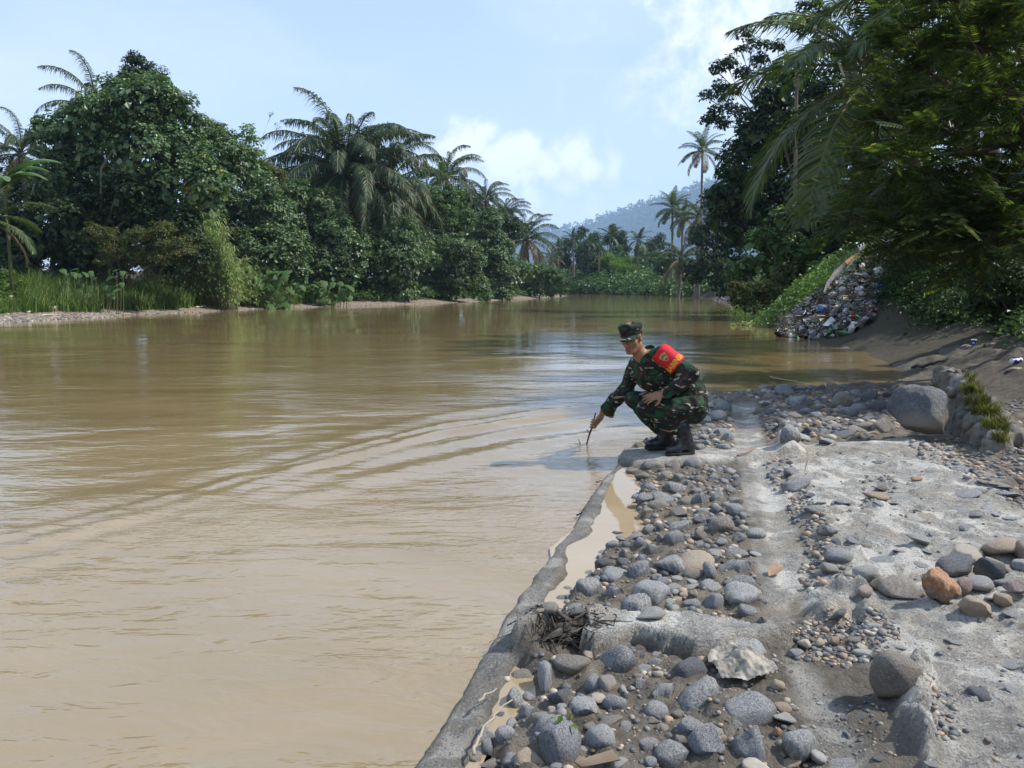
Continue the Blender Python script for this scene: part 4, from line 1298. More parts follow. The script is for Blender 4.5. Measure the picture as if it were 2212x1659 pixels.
# ------------------------------------------------------------------ vegetation
L_HIB = leaf_mat('hibiscus_leaves', ((0.026, 0.058, 0.022), (0.068, 0.132, 0.050), (0.175, 0.25, 0.12)), 0.42, 0.25, 0.4, (0.42, 0.20, 0.06), 0.006)
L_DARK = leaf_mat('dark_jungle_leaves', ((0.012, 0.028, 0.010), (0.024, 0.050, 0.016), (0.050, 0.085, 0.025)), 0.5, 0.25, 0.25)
L_MID = leaf_mat('broad_green_leaves', ((0.030, 0.068, 0.016), (0.055, 0.115, 0.026), (0.115, 0.185, 0.048)), 0.45, 0.3, 0.4)
L_LIME = leaf_mat('young_and_sunlit_leaves', ((0.06, 0.12, 0.022), (0.10, 0.18, 0.035), (0.18, 0.26, 0.07)), 0.45, 0.38, 0.35)
L_OLIVE = leaf_mat('olive_shrub_leaves', ((0.040, 0.058, 0.018), (0.075, 0.095, 0.028), (0.13, 0.14, 0.045)), 0.55, 0.3, 0.3, (0.20, 0.13, 0.06), 0.05)
L_FEATH = leaf_mat('feathery_leaves', ((0.018, 0.036, 0.012), (0.042, 0.064, 0.020), (0.092, 0.112, 0.040)), 0.55, 0.42, 0.25, (0.20, 0.17, 0.05), 0.03)
L_PALM = leaf_mat('palm_leaflets', ((0.020, 0.042, 0.022), (0.040, 0.075, 0.034), (0.085, 0.125, 0.060)), 0.5, 0.25, 0.3, (0.20, 0.13, 0.06), 0.03)
L_PALMDRY = leaf_mat('ageing_palm_leaflets', ((0.07, 0.065, 0.030), (0.13, 0.105, 0.055), (0.20, 0.15, 0.09)), 0.45, 0.22, 0.4)
L_COCO = leaf_mat('coconut_leaflets', ((0.028, 0.055, 0.020), (0.055, 0.090, 0.030), (0.11, 0.145, 0.055)), 0.45, 0.3, 0.35, (0.22, 0.16, 0.06), 0.03)
L_GRASS = leaf_mat('lush_grass', ((0.045, 0.09, 0.018), (0.085, 0.145, 0.030), (0.17, 0.21, 0.06)), 0.5, 0.35, 0.3)
L_CANE = leaf_mat('cane_leaves', ((0.15, 0.23, 0.09), (0.25, 0.34, 0.16), (0.38, 0.45, 0.26)), 0.45, 0.3, 0.4, (0.34, 0.27, 0.15), 0.07)
L_TARO = leaf_mat('taro_leaves', ((0.032, 0.075, 0.024), (0.055, 0.11, 0.034), (0.095, 0.155, 0.05)), 0.6, 0.25, 0.2, patch=0.2)
L_FAR = leaf_mat('far_forest_leaves', ((0.020, 0.042, 0.016), (0.035, 0.062, 0.022), (0.062, 0.092, 0.035)), 0.7, 0.15, 0.15, pscale=0.006)
M_BARK = plain('grey_bark', (0.13, 0.11, 0.09), 0.9, 0.2, 0.4, 8, 0.02)
M_PTRUNK = plain('palm_trunk_bark', (0.15, 0.13, 0.11), 0.9, 0.2, 0.45, 6, 0.03)
M_TWIG = plain('brown_twig', (0.085, 0.06, 0.04), 0.85, 0.25, 0.3, 20, 0.003)
M_RIB = plain('frond_rib', (0.12, 0.13, 0.05), 0.6, 0.3, 0.2, 20, 0.003)


def leaves(G_, P, N, size, g, aspect=0.62, droop=0.35, fold=0.18, m=0):
    """loose kite-shaped leaves, folded along the midrib"""
    n = len(P)
    N = unit(N)
    a = g.normal(size=(n, 3)); a[:, 2] -= droop * 1.6
    a = unit(a - N * (a * N).sum(1)[:, None])
    b = np.cross(N, a)
    s = size * g.uniform(0.6, 1.25, n)
    s = s[:, None]
    V = np.stack([P, P + a * s * .45 + b * s * aspect * .5 + N * s * fold, P + a * s, P + a * s * .45 - b * s * aspect * .5 + N * s * fold], 1)
    o = np.arange(n)[:, None] * 4
    G_.add(V.reshape(-1, 3), np.concatenate([o + [0, 1, 2], o + [0, 2, 3]]), None, m)


def crown(blobs, leaf, g, cover=1.0, sub=0.34, aspect=0.62, droop=0.35, core=True, m=0):
    """blobs (x,y,z,r): each one a cluster of smaller leaf clumps; returns Geo and clump centres"""
    G_ = Geo(); tips = []
    for (x, y, z, r) in blobs:
        rs = max(sub * r, leaf * 1.8)
        k = int(max(4, 2.6 * (r / rs) ** 2))
        d = rand_dirs(k, g); d[:, 2] = np.abs(d[:, 2]) * np.where(g.random(k) < 0.25, -0.6, 1); d = unit(d)
        cc = np.array([x, y, z]) + d * (r - rs * 0.6) * g.uniform(0.55, 1.08, k)[:, None]
        rr = rs * g.uniform(0.55, 1.3, k)
        tips.append(cc)
        area = leaf * leaf * aspect * 0.5
        cnt = np.maximum(6, (cover * 4 * math.pi * rr ** 2 * 0.42 / area)).astype(int)
        ci = np.repeat(np.arange(k), cnt)
        n = len(ci)
        dd = rand_dirs(n, g); dd[:, 2] = np.where(dd[:, 2] < -0.2, -dd[:, 2] * 0.8, dd[:, 2])
        dd = unit(dd)
        rad = rr[ci] * g.uniform(0.45, 1.1, n) ** 0.7
        P = cc[ci] + dd * rad[:, None]
        out = unit(P - np.array([x, y, z]))
        Nn = dd * 0.5 + out * 0.5 + np.array([0, 0, 0.55]) + g.normal(size=(n, 3)) * 0.38
        leaves(G_, P, Nn, leaf, g, aspect, droop, 0.15, m)
        if core:
            nc_ = int(max(10, 1.5 * cover * 4 * math.pi * (r * .7) ** 2 / (leaf * leaf * 2.5)))
            dd = rand_dirs(nc_, g)
            P = np.array([x, y, z]) + dd * r * g.uniform(0.35, 0.86, nc_)[:, None]
            leaves(G_, P, dd + np.array([0, 0, .4]) + g.normal(size=(nc_, 3)) * 0.5, leaf * 1.9, g, 0.8, 0.3, 0.1, m)
    return G_, np.concatenate(tips)


def limbs(base, blobs, tips, g, r0, k=5, twigs=1.0, fork=0.35):
    G_ = Geo()
    base = np.asarray(base, float)
    top = np.mean([b[:3] for b in blobs], axis=0)
    hub = base + (top - base) * fork
    hub[:2] += g.normal(size=2) * 0.1 * abs(top[2] - base[2])
    mid = (base + hub) / 2 + np.append(g.normal(size=2) * 0.04 * (hub[2] - base[2]), 0)
    G_.tube([base - [0, 0, .3], base + (mid - base) * .3, mid, hub], [r0 * 1.35, r0 * 1.05, r0 * .9, r0 * .75], 8)
    for b in blobs:
        c = np.array(b[:3])
        m1 = hub + (c - hub) * .45 + g.normal(size=3) * .07 * np.linalg.norm(c - hub)
        rb = r0 * .5
        G_.tube([hub, m1, c], [rb, rb * .6, rb * .22], 6)
        if twigs:
            dd = np.linalg.norm(tips - c, axis=1)
            near_ = np.nonzero(dd < b[3] * 1.15)[0]
            for j in near_[: int(14 * twigs)]:
                q = (c + tips[j]) / 2 + g.normal(size=3) * .06 * b[3]
                G_.tube([m1 * .3 + c * .7, q, tips[j]], [rb * .25, rb * .16, rb * .05], 4, cap=False)
    return G_


def tree(name, label, y, blobs_px, leaf, mat, base_px=None, cat='tree', seed=0, cover=1.0, sub=0.34, r0=0.14, aspect=0.62, droop=0.35, ydep=1.0, core=True, group=None, jit=0.6, base=None, twigs=1.0, fork=0.35, bark=None):
    """blobs (px, py, radius px[, depth offset m]) at depth y"""
    g = np.random.default_rng(1000 + seed)
    B = []
    for b in blobs_px:
        yo = b[3] if len(b) > 3 else g.uniform(-jit, jit) * b[2] / F * y
        c = at_y(b[0], b[1], y + yo)
        B.append((c[0], c[1], c[2], b[2] / F * y))
    if base is None:
        if base_px is None:
            base_px = float(np.mean([b[0] for b in blobs_px]))
        bx = at_y(base_px, 620, y)[0]
        base = np.array([bx, y, 0.0]); base[2] = Z(base[0], base[1])
    root = empty(name, base)
    tag(root, label, cat, group)
    Gc, tips = crown(B, leaf, g, cover, sub, aspect, droop, core)
    Gt = limbs(base, B, tips, g, r0, twigs=twigs, fork=fork)
    off = -np.asarray(base)
    for o in (link('crown', Gc.mesh('crown', False), mat, root), link('trunk', Gt.mesh('trunk'), bark or M_BARK, root)):
        me = o.data
        co = np.empty(len(me.vertices) * 3, np.float32); me.vertices.foreach_get('co', co)
        co = co.reshape(-1, 3) + off.astype(np.float32)
        me.vertices.foreach_set('co', co.ravel()); me.update()
    return root


# ---- palms: four kinds of frond meshes, shared by every palm of that kind
def frond_mesh(kind, e0, seed, dry=False):
    g = np.random.default_rng(seed)
    spec = dict(oil=(1.0, 104, 0.135, 1.15, 0.0098, 1.75), coco=(1.0, 74, 0.24, 0.75, 0.0125, 1.2), areca=(1.0, 24, 0.30, 0.25, 0.05, 0.8), far=(1.0, 26, 0.22, 0.6, 0.045, 1.2))[kind]
    L, n, ll, dr, wd, bend = spec
    G_ = Geo()
    m = 16
    ts = np.linspace(0, 1, m)
    e = e0 - bend * ts ** 1.35
    x = np.concatenate([[0], np.cumsum(np.cos(e[:-1]) * L / (m - 1))]); z = np.concatenate([[0], np.cumsum(np.sin(e[:-1]) * L / (m - 1))])
    side = np.cumsum(g.normal(size=m) * 0.004)
    path = np.stack([x, side, z], 1)
    G_.tube(path, 0.011 * (1 - ts * .85) + .0015, 4, m=1)
    t0 = 0.16 if kind != 'areca' else 0.25
    for sgn in (-1, 1):
        tt = np.linspace(t0, 0.995, n) + g.uniform(-.004, .004, n)
        P = np.stack([np.interp(tt, ts, path[:, k]) for k in range(3)], 1)
        ee = np.interp(tt, ts, e)
        T = np.stack([np.cos(ee), np.zeros(n), np.sin(ee)], 1)
        U = np.stack([-np.sin(ee), np.zeros(n), np.cos(ee)], 1)
        S = np.array([0, sgn, 0.0])
        fw = 0.45 + 0.9 * ((tt - t0) / (1 - t0)) ** 2
        up = (0.25 if kind != 'oil' else 0.0) + (g.uniform(-0.65, 0.75, n) if kind == 'oil' else g.uniform(-.12, .12, n))
        D = unit(S + T * fw[:, None] + U * up[:, None])
        prof = np.sin(np.pi * np.clip((tt - t0) / (1 - t0) * 0.86 + 0.14, 0, 1)) ** 0.55
        l = (ll * prof * g.uniform(0.85, 1.1, n))[:, None]
        dd = dr * g.uniform(0.6, 1.3, n)[:, None]
        down = np.array([0, 0, -1.0])
        W_ = unit(np.cross(D, U + 0.3 * g.normal(size=(n, 3)))) * wd * 0.5
        p0 = P; p1 = P + D * l * .45 + down * l * dd * .16; p2 = P + D * l * .82 + down * l * dd * .62; 
        V = np.stack([p0 - W_ * .5, p0 + W_ * .5, p1 - W_, p1 + W_, p2 + W_ * .2], 1)
        o = np.arange(n)[:, None] * 5
        G_.add(V.reshape(-1, 3), o + [2, 3, 4], o + [0, 1, 3, 2])
    me = G_.mesh('frond', False)
    return me


_fr = {}


def fronds(kind, dry=False):
    k = (kind, dry)
    if k not in _fr:
        out = []
        for i, e0 in enumerate((1.35, 1.0, 0.65, 0.3, -0.1, -0.5)):
            me = frond_mesh(kind, e0, 50 + i)
            mat = {'oil': L_PALM, 'coco': L_COCO, 'areca': L_MID, 'far': L_PALM}[kind]
            me.materials.append(L_PALMDRY if dry else mat); me.materials.append(M_RIB)
            out.append(me)
        _fr[k] = out
    return _fr[k]


def palm(name, label, cx, cy, cz, length, kind='oil', n=26, trunk_r=0.25, base=None, seed=0, dry=0.12, group=None, low=5, cat='palm tree', high=0, skirt=True, yaw0=0.0):
    g = np.random.default_rng(2000 + seed)
    if base is None:
        base = (cx + g.uniform(-.3, .3), cy + g.uniform(-.2, .2))
    bz = Z(base[0], base[1])
    root = tag(empty(name, (base[0], base[1], bz)), label, cat, group)
    G_ = Geo()
    top = np.array([cx - base[0], cy - base[1], cz - bz])
    pts = [top * t + np.array([0.25 * math.sin(t * 3) * (1 - t), 0, 0]) for t in np.linspace(0, 1, 14)]
    pts[0] = pts[0] - [0, 0, .3]
    rad = [trunk_r * (1.5 - 0.5 * min(1, t * 5)) * (1 - 0.2 * t) * (1.06 if i % 2 else 0.96) for i, t in enumerate(np.linspace(0, 1, 14))]
    G_.tube(pts, rad, 9)
    if kind == 'oil':        # stubs of cut fronds
        for i in range(26):
            a = i * 2.4; t = 0.55 + 0.45 * i / 26
            q = top * t
            d = np.array([math.cos(a), math.sin(a), .9])
            G_.tube([q, q + unit(d) * trunk_r * 2.2], [.09, .05], 4)
    link('trunk', G_.mesh('trunk'), M_PTRUNK, root)
    for i in range(n):
        t = i / n
        ci = int(min(5, high + t * (low + 1 - high) * 0.999))
        isdry = t > 1 - dry
        me = fronds(kind, isdry)[ci]
        s = length * g.uniform(0.85, 1.08) * (0.75 if t < 0.08 else 1)
        o = link('frond', me, None, root, tuple(top + np.array([0, 0, -0.15 * length * t * 0.3])), (g.uniform(-.2, .2), g.uniform(-.1, .1), yaw0 + i * 2.39996 + g.uniform(-.15, .15)), s)
    return root


def palm_px(name, label, px, py, y, rpx, **kw):
    c = at_y(px, py, y)
    return palm(name, label, c[0], c[1], c[2], rpx / F * y, **kw)


# ================= left bank
GL = 'hibiscus shrubs along the left bank'
palm_px('oil_palm', 'oil palm behind the tallest left-bank tree, fronds poking out at the upper left', 210, 245, 56, 150, n=24, seed=1)
palm_px('oil_palm', 'oil palm at the far left edge, half hidden behind the broad-leaved tree', 45, 330, 48, 120, n=24, seed=2)
tree('fine_leaved_tree', 'tree with a small dark rounded crown rising behind the tallest hibiscus tree', 56, [(300, 150, 36), (330, 190, 45), (280, 190, 40), (350, 240, 50)], 0.16, L_DARK, seed=3, cover=0.9, sub=0.25)
tree('hibiscus_tree', 'tallest broad-leaved tree on the left bank with large grey-green leaves', 45,
     [(305, 235, 72), (375, 235, 48), (240, 262, 62), (170, 270, 60), (120, 320, 55), (210, 330, 75), (310, 330, 85), (390, 320, 65), (120, 385, 60), (205, 410, 75), (300, 425, 85), (390, 410, 75), (450, 400, 60), (330, 190, 34), (250, 200, 34), (420, 270, 28), (90, 270, 26), (250, 480, 60), (350, 490, 60), (150, 470, 50)],
     0.24, L_HIB, 230, seed=4, cover=0.95, sub=0.27, r0=0.22)
tree('hibiscus_tree', 'spreading broad-leaved tree leaning toward the palm, right of the tallest one', 54,
     [(480, 330, 48), (520, 380, 62), (460, 440, 70), (560, 440, 62), (500, 500, 70), (590, 480, 60), (560, 550, 66), (620, 540, 50), (500, 570, 60), (420, 500, 60), (440, 290, 26)],
     0.23, L_HIB, 510, seed=5, cover=0.95, sub=0.27, r0=0.16)
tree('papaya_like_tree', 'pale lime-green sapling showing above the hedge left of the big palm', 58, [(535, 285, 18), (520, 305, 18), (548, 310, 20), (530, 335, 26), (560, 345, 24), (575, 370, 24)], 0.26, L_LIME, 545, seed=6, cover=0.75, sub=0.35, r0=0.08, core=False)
tree('leafy_tree', 'yellowish-green tree filling the gap below the lime sapling', 58, [(470, 300, 36), (510, 350, 42), (560, 390, 44), (590, 400, 36), (430, 330, 40)], 0.2, L_OLIVE, 520, seed=7, cover=0.9, sub=0.28)
palm_px('oil_palm', 'largest oil palm, with a huge drooping crown above the left bank', 742, 372, 68, 215, n=72, trunk_r=0.4, seed=8, dry=0.14, low=5)
palm_px('oil_palm', 'oil palm whose crown overlaps the largest one from behind on its right', 838, 400, 70, 185, n=30, seed=9)
tree('hibiscus_bush', 'hibiscus shrub with a pointed top just below the largest palm', 61,
     [(640, 420, 34), (625, 470, 50), (690, 440, 42), (700, 500, 56), (650, 540, 60), (730, 520, 50), (700, 580, 56), (740, 600, 44), (640, 600, 42), (760, 555, 45)], 0.22, L_HIB, 690, cat='shrub', seed=10, cover=0.95, sub=0.28, r0=0.1, group=GL)
tree('hibiscus_bush', 'tall round hibiscus shrub reaching the beach below the second palm', 66,
     [(790, 490, 36), (830, 480, 40), (870, 510, 44), (800, 540, 56), (860, 570, 58), (800, 610, 48), (870, 625, 40), (910, 560, 40), (775, 640, 30)], 0.22, L_HIB, 830, cat='shrub', seed=11, cover=0.95, sub=0.28, r0=0.1, group=GL)
tree('leafy_tree', 'bright green tree between the hibiscus shrubs and the palms', 76, [(930, 440, 36), (975, 430, 34), (960, 480, 44), (900, 470, 34), (1000, 480, 34)], 0.2, L_MID, 950, seed=12, cover=0.9, sub=0.27)
tree('hibiscus_bush', 'hibiscus shrub overhanging the water right of the tall round one', 73,
     [(940, 540, 48), (985, 540, 42), (930, 600, 48), (990, 600, 48), (960, 635, 36), (1020, 560, 36), (1030, 620, 34)], 0.22, L_HIB, 970, cat='shrub', seed=13, cover=0.95, sub=0.28, r0=0.1, group=GL)
tree('hibiscus_bush', 'tall narrow hibiscus shrub in front of the row of smaller palms', 86,
     [(1060, 480, 30), (1050, 520, 38), (1085, 540, 34), (1060, 580, 42), (1100, 600, 36), (1080, 630, 30)], 0.22, L_HIB, 1070, cat='shrub', seed=14, cover=0.95, sub=0.28, r0=0.1, group=GL)
tree('hibiscus_bush', 'low hibiscus shrub near the point where the left bank ends', 100,
     [(1130, 600, 28), (1165, 595, 28), (1150, 622, 26), (1195, 600, 26), (1190, 625, 22), (1215, 622, 20), (1120, 630, 20)], 0.24, L_HIB, 1165, cat='shrub', seed=15, cover=0.95, sub=0.3, r0=0.08, group=GL)
palm_px('oil_palm', 'oil palm with a wide crown behind the bright green tree', 965, 380, 84, 110, n=26, seed=16)
palm_px('areca_palm', 'slender areca palm with a feather-duster head left of the middle', 922, 388, 78, 42, kind='areca', n=10, trunk_r=0.09, seed=17, low=4)
palm_px('areca_palm', 'second slender areca palm just right of the first', 958, 392, 78, 42, kind='areca', n=10, trunk_r=0.09, seed=18, low=4)
palm_px('oil_palm', 'third oil palm from the right in the row above the left bank', 1050, 428, 95, 78, n=26, seed=19)
palm_px('oil_palm', 'second oil palm from the right in the row above the left bank', 1092, 466, 104, 78, n=26, seed=20)
palm_px('oil_palm', 'last oil palm of the left bank, drooping over the low shrubs by the point', 1138, 515, 106, 100, n=30, seed=21, dry=0.3)
palm_px('oil_palm', 'small oil palm peeping out just past the end of the left bank', 1190, 560, 125, 40, n=20, seed=22, dry=0.4)
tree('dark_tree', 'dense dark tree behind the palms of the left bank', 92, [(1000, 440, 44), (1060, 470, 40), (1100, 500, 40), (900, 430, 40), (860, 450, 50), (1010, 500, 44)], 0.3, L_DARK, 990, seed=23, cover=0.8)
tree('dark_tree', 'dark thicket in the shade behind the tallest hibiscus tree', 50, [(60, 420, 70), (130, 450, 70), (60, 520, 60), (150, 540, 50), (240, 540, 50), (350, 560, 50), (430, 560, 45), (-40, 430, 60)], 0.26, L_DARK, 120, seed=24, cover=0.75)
for i, (lab, px, n_, y, mat) in enumerate([('dark bush low behind the grass at the far left edge', 20, 5, 46, L_DARK), ('dark bush behind the taro at the left', 190, 5, 50, L_DARK),
        ('dark bush closing the gap behind the tall cane grass', 420, 5, 54, L_HIB), ('green bush at the foot of the leaning hibiscus tree', 570, 5, 58, L_HIB), ('low green bush under the largest palm', 690, 4, 64, L_HIB)]):
    gq2 = np.random.default_rng(900 + i)
    tree('leafy_bush', lab, y, [(px + (j - 2) * 34 + gq2.uniform(-8, 8), 590 + gq2.uniform(-22, 16), 36 + gq2.uniform(-6, 8)) for j in range(n_)] + [(px + (j - 1.5) * 40, 540 + gq2.uniform(-20, 10), 38) for j in range(n_ - 1)], 0.26, mat, px, cat='shrub', seed=700 + i, cover=.8, sub=.3, r0=.06, twigs=.3)
tree('leafless_sapling', 'thin bare sapling sticking up beside the largest palm', 60, [(585, 250, 7), (600, 275, 8), (575, 300, 7)], 0.12, L_OLIVE, 595, seed=25, cover=0.25, r0=0.035, core=False, twigs=0.5, fork=0.7)
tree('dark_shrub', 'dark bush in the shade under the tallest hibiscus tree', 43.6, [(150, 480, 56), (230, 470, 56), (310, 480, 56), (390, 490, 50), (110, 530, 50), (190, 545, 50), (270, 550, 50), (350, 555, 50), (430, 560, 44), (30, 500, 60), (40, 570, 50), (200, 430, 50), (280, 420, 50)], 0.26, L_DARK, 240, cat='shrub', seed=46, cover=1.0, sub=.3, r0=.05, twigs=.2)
tree('hibiscus_thicket', 'long mass of hibiscus closing the gaps behind the row of shrubs', 88, [(610, 420, 62), (700, 430, 62), (790, 450, 62), (870, 480, 58), (940, 520, 56), (1010, 545, 52), (1070, 565, 46), (1120, 590, 36), (660, 520, 60), (760, 530, 60), (860, 560, 56)], 0.32, L_HIB, 860, cat='shrub', seed=47, cover=.85, sub=.26, r0=.1, twigs=.3)
tree('weedy_shrub', 'olive weedy shrub in front of the dark thicket on the left bank', 41.0, [(200, 510, 28), (245, 530, 36), (300, 520, 34), (350, 510, 34), (390, 540, 34), (290, 560, 34), (230, 565, 26), (350, 560, 30)], 0.11, L_OLIVE, 300, cat='shrub', seed=26, cover=0.7, sub=0.3, r0=0.04, core=False)
# coconut palm and banana at the left edge
palm_px('coconut_palm', 'young coconut palm at the left edge with a low yellowing frond', -25, 470, 36, 130, kind='coco', n=18, trunk_r=0.16, seed=27, dry=0.12)


def blade_leaf(L, wd, e0, bend, mseg=10, split=0.0, heart=False):
    """one big leaf (banana or taro) with a midrib fold"""
    G_ = Geo(); ts = np.linspace(0, 1, mseg)
    e = e0 - bend * ts
    x = np.concatenate([[0], np.cumsum(np.cos(e[:-1]) * L / (mseg - 1))]); z = np.concatenate([[0], np.cumsum(np.sin(e[:-1]) * L / (mseg - 1))])
    g = np.random.default_rng(int(L * 100 + wd * 1000))
    V = []
    for i, t in enumerate(ts):
        ww = wd * 0.5 * ((math.sin(math.pi * min(1, t * 0.9 + 0.1)) ** 0.5) if not heart else (1.0 - t) ** 0.75 * (1.15 if t > 0.08 else 0.8))
        n_ = 1 - split * g.random()
        V += [(x[i] - (0.18 * wd if heart and i == 0 else 0), -ww * n_, z[i] - ww * 0.25), (x[i], 0, z[i] + ww * 0.05), (x[i] - (0.18 * wd if heart and i == 0 else 0), ww * n_, z[i] - ww * 0.25)]
    q = []
    for i in range(mseg - 1):
        for j in range(2):
            q.append((i * 3 + j, i * 3 + j + 1, i * 3 + j + 4, i * 3 + j + 3))
    G_.add(V, None, q)
    G_.tube(np.stack([x, 0 * x, z - wd * 0.01], 1), wd * 0.02 * (1.1 - ts), 4, m=1)
    return G_.mesh('leaf', True)


bl = [blade_leaf(2.6, 0.6, 1.0, 1.5, 12, 0.35), blade_leaf(2.4, 0.55, 0.6, 1.3, 12, 0.35), blade_leaf(2.3, 0.55, 1.2, 1.9, 12, 0.3)]
for b in bl: b.materials.append(L_HIB); b.materials.append(M_RIB)


def banana(label, px, y, top_py, n, seed, scale=1.0, yaws=None):
    g = np.random.default_rng(seed)
    b = at_y(px, 620, y); bz = Z(b[0], b[1])
    topz = at_y(px, top_py, y)[2]
    root = tag(empty('banana_plant', (b[0], b[1], bz)), label, 'banana plant')
    G_ = Geo(); G_.tube([(0, 0, -.2), (0.05, 0, (topz - bz) * .5), (0, 0, topz - bz)], [.10, .08, .05], 10)
    link('stem', G_.mesh('stem'), M_RIB, root)
    for i in range(n):
        link('leaf', bl[i % 3], None, root, (0, 0, topz - bz - 0.05 * i), (g.uniform(-.2, .2), 0, yaws[i] if yaws else i * 2.4), scale * g.uniform(.85, 1.1))


banana('banana plant with long bluish arching leaves at the left edge', 25, 37, 395, 7, 1, 1.15, [0.1, -0.3, 0.5, 2.6, -0.9, 1.6, 3.4])
0 and banana('dark upright banana plant in the shade left of the hibiscus trunk', 180, 42, 440, 5, 2, 1.0, [0.4, 2.2, -1.2, 1.2, 3.6])

# taro plants
tl = [blade_leaf(0.62, 0.52, -0.3, 0.6, 7, 0, True), blade_leaf(0.5, 0.42, -0.7, 0.5, 7, 0, True), blade_leaf(0.72, 0.58, 0.1, 0.8, 7, 0, True)]
for b in tl: b.materials.append(L_TARO); b.materials.append(M_RIB)


def taro(label, spots, seed, yb, s=1.0):
    g = np.random.default_rng(seed)
    c = at_y(np.mean([q[0] for q in spots]), 620, yb)
    bz = Z(c[0], c[1])
    root = tag(empty('taro_plant', (c[0], c[1], bz)), label, 'taro plant', 'taro plants on the left bank')
    G_ = Geo()
    for (px, py) in spots:
        y = yb + g.uniform(-.9, .6)
        p = at_y(px + g.uniform(-5, 5), py + 10 + g.uniform(-5, 5), y)
        lp = p - np.array([c[0], c[1], bz])
        foot = np.array([lp[0] * .9 + g.uniform(-.1, .1), lp[1] + .1, Z(p[0], p[1]) - bz - .05])
        G_.tube([foot, (foot + lp) / 2 + [0, .03, .05], lp], [.018, .015, .01], 4, cap=False)
        link('leaf', tl[int(g.integers(3))], None, root, tuple(lp), (g.uniform(-.4, .4), g.uniform(0.1, .6), g.uniform(-2.6, -0.5)), s * g.uniform(.7, 1.1))
    link('stem', G_.mesh('stem'), M_RIB, root)


g = np.random.default_rng(33)
taro('clump of large upright taro leaves behind the grass left of the cane', [(140 + (i % 12) * 11 + g.uniform(-6, 6), 582 + (i // 12) * 17 + g.uniform(-8, 10)) for i in range(44)] + [(135, 575), (170, 570), (262, 600)], 1, 39.5, 0.68)
taro('broad patch of taro right of the tall cane grass', [(545 + 10 * (i % 9) + g.uniform(-8, 8), 578 + 12 * (i // 9) + g.uniform(-6, 6)) for i in range(62)], 2, 51.5, 1.15)
taro('patch of taro creeping to the sand at the foot of the hibiscus shrubs', [(650 + 11 * (i % 10) + g.uniform(-8, 8), 602 + 11 * (i // 10) + g.uniform(-6, 6)) for i in range(46)], 3, 57, 1.25)
taro('small patch of taro at the foot of the second hibiscus shrub', [(1040 + 8 * (i % 6) - 15 + g.uniform(-4, 4), 622 + 8 * (i // 6)) for i in range(16)], 4, 79, 1.5)


# cane grass, grasses and creepers
def cane(label, x0, x1, y, h0, h1, n, seed, group=None):
    g = np.random.default_rng(seed)
    c = at_y((x0 + x1) / 2, 620, y); bz = Z(c[0], c[1])
    root = tag(empty('cane_grass', (c[0], c[1], bz)), label, 'cane grass', group)
    G_ = Geo(); GL_ = Geo()
    for i in range(n):
        px = g.uniform(x0, x1); yy = y + g.uniform(-.9, .9)
        q = at_y(px, 620, yy); q[2] = Z(q[0], q[1]); q = q - [c[0], c[1], bz]
        mid = 1 - abs((px - x0) / (x1 - x0) - .5) * 1.1
        h = g.uniform(h0, h1) * mid + 0.5
        ln = g.uniform(-.35, .55) * h * .35
        pts = [q + [ln * t * t, g.uniform(-.1, .1) * t, h * t] for t in (0, .35, .7, 1)]
        G_.tube(pts, [.016, .014, .011, .006], 4, cap=False)
        m_ = int(10 + h * 4)
        for j in range(m_):
            t = 0.12 + 0.88 * (j + g.random()) / m_
            b = q + [ln * t * t, 0, h * t]
            az = g.uniform(0, 6.28); L = g.uniform(.6, 1.0)
            d = np.array([math.cos(az), math.sin(az), 0]); s_ = np.array([-d[1], d[0], 0]) * .026
            e = [b + d * L * u + np.array([0, 0, L * (1.15 * u - 1.05 * u * u) * (0.9 if t < .9 else 1.6)]) for u in (0, .3, .65, 1)]
            GL_.add([e[0] - s_ * .6, e[0] + s_ * .6, e[1] - s_, e[1] + s_, e[2] - s_ * .8, e[2] + s_ * .8, e[3]], [(4, 5, 6)], [(0, 1, 3, 2), (2, 3, 5, 4)])
    link('stem', G_.mesh('stem'), M_RIB, root)
    link('leaves', GL_.mesh('leaves', False), L_CANE, root)


cane('tall pale cane grass standing at the sand, the biggest tuft on the left bank', 392, 512, 47.6, 2.8, 5.9, 170, 1)
cane('thin tuft of cane grass behind the grass, left of the big one', 300, 350, 44.0, 3.6, 5.4, 16, 2)
cane('low trailing cane grass right of the big tuft', 505, 560, 51, 1.4, 2.6, 40, 3)


def grass_area(name, label, px0, px1, y0, y1, n, h, wd, mat, seed, lean=0.5, dmin=2.4, bl=6, pfun=None):
    g = np.random.default_rng(seed)
    pts = []
    while len(pts) < n:
        px = g.uniform(px0, px1, 400); yy = np.interp(px, [0, 300, 640], [30.6, 38, 53]) + g.uniform(1, 9, 400)
        xx = (px - PX0) / F * yy * 1.0
        d = seg_dist(xx, yy, LEFT_BANK, closed=False)[0]
        ok = (~seg_dist(xx, yy, RIVER)[1]) & (d > dmin + 0.7 * fbm(xx * .6, yy * .6, seed=9))
        for a, b in zip(xx[ok], yy[ok]):
            pts.append((a, b))
    P = np.array(pts[:n]); zz = H(P[:, 0], P[:, 1])
    G_ = Geo()
    hv = 0.55 + 0.6 * (fbm(P[:, 0] * .5, P[:, 1] * .5, seed=77) + .5)
    for k in range(3):
        sel = (np.arange(n) % 3 == k)
        grass_geo(G_, np.c_[P[sel], zz[sel] - .02], h * (0.7 + .3 * k), wd, bl, seed + k, lean)
    tag(link(name, G_.mesh(name, False), mat), label, 'grass', kind='stuff')


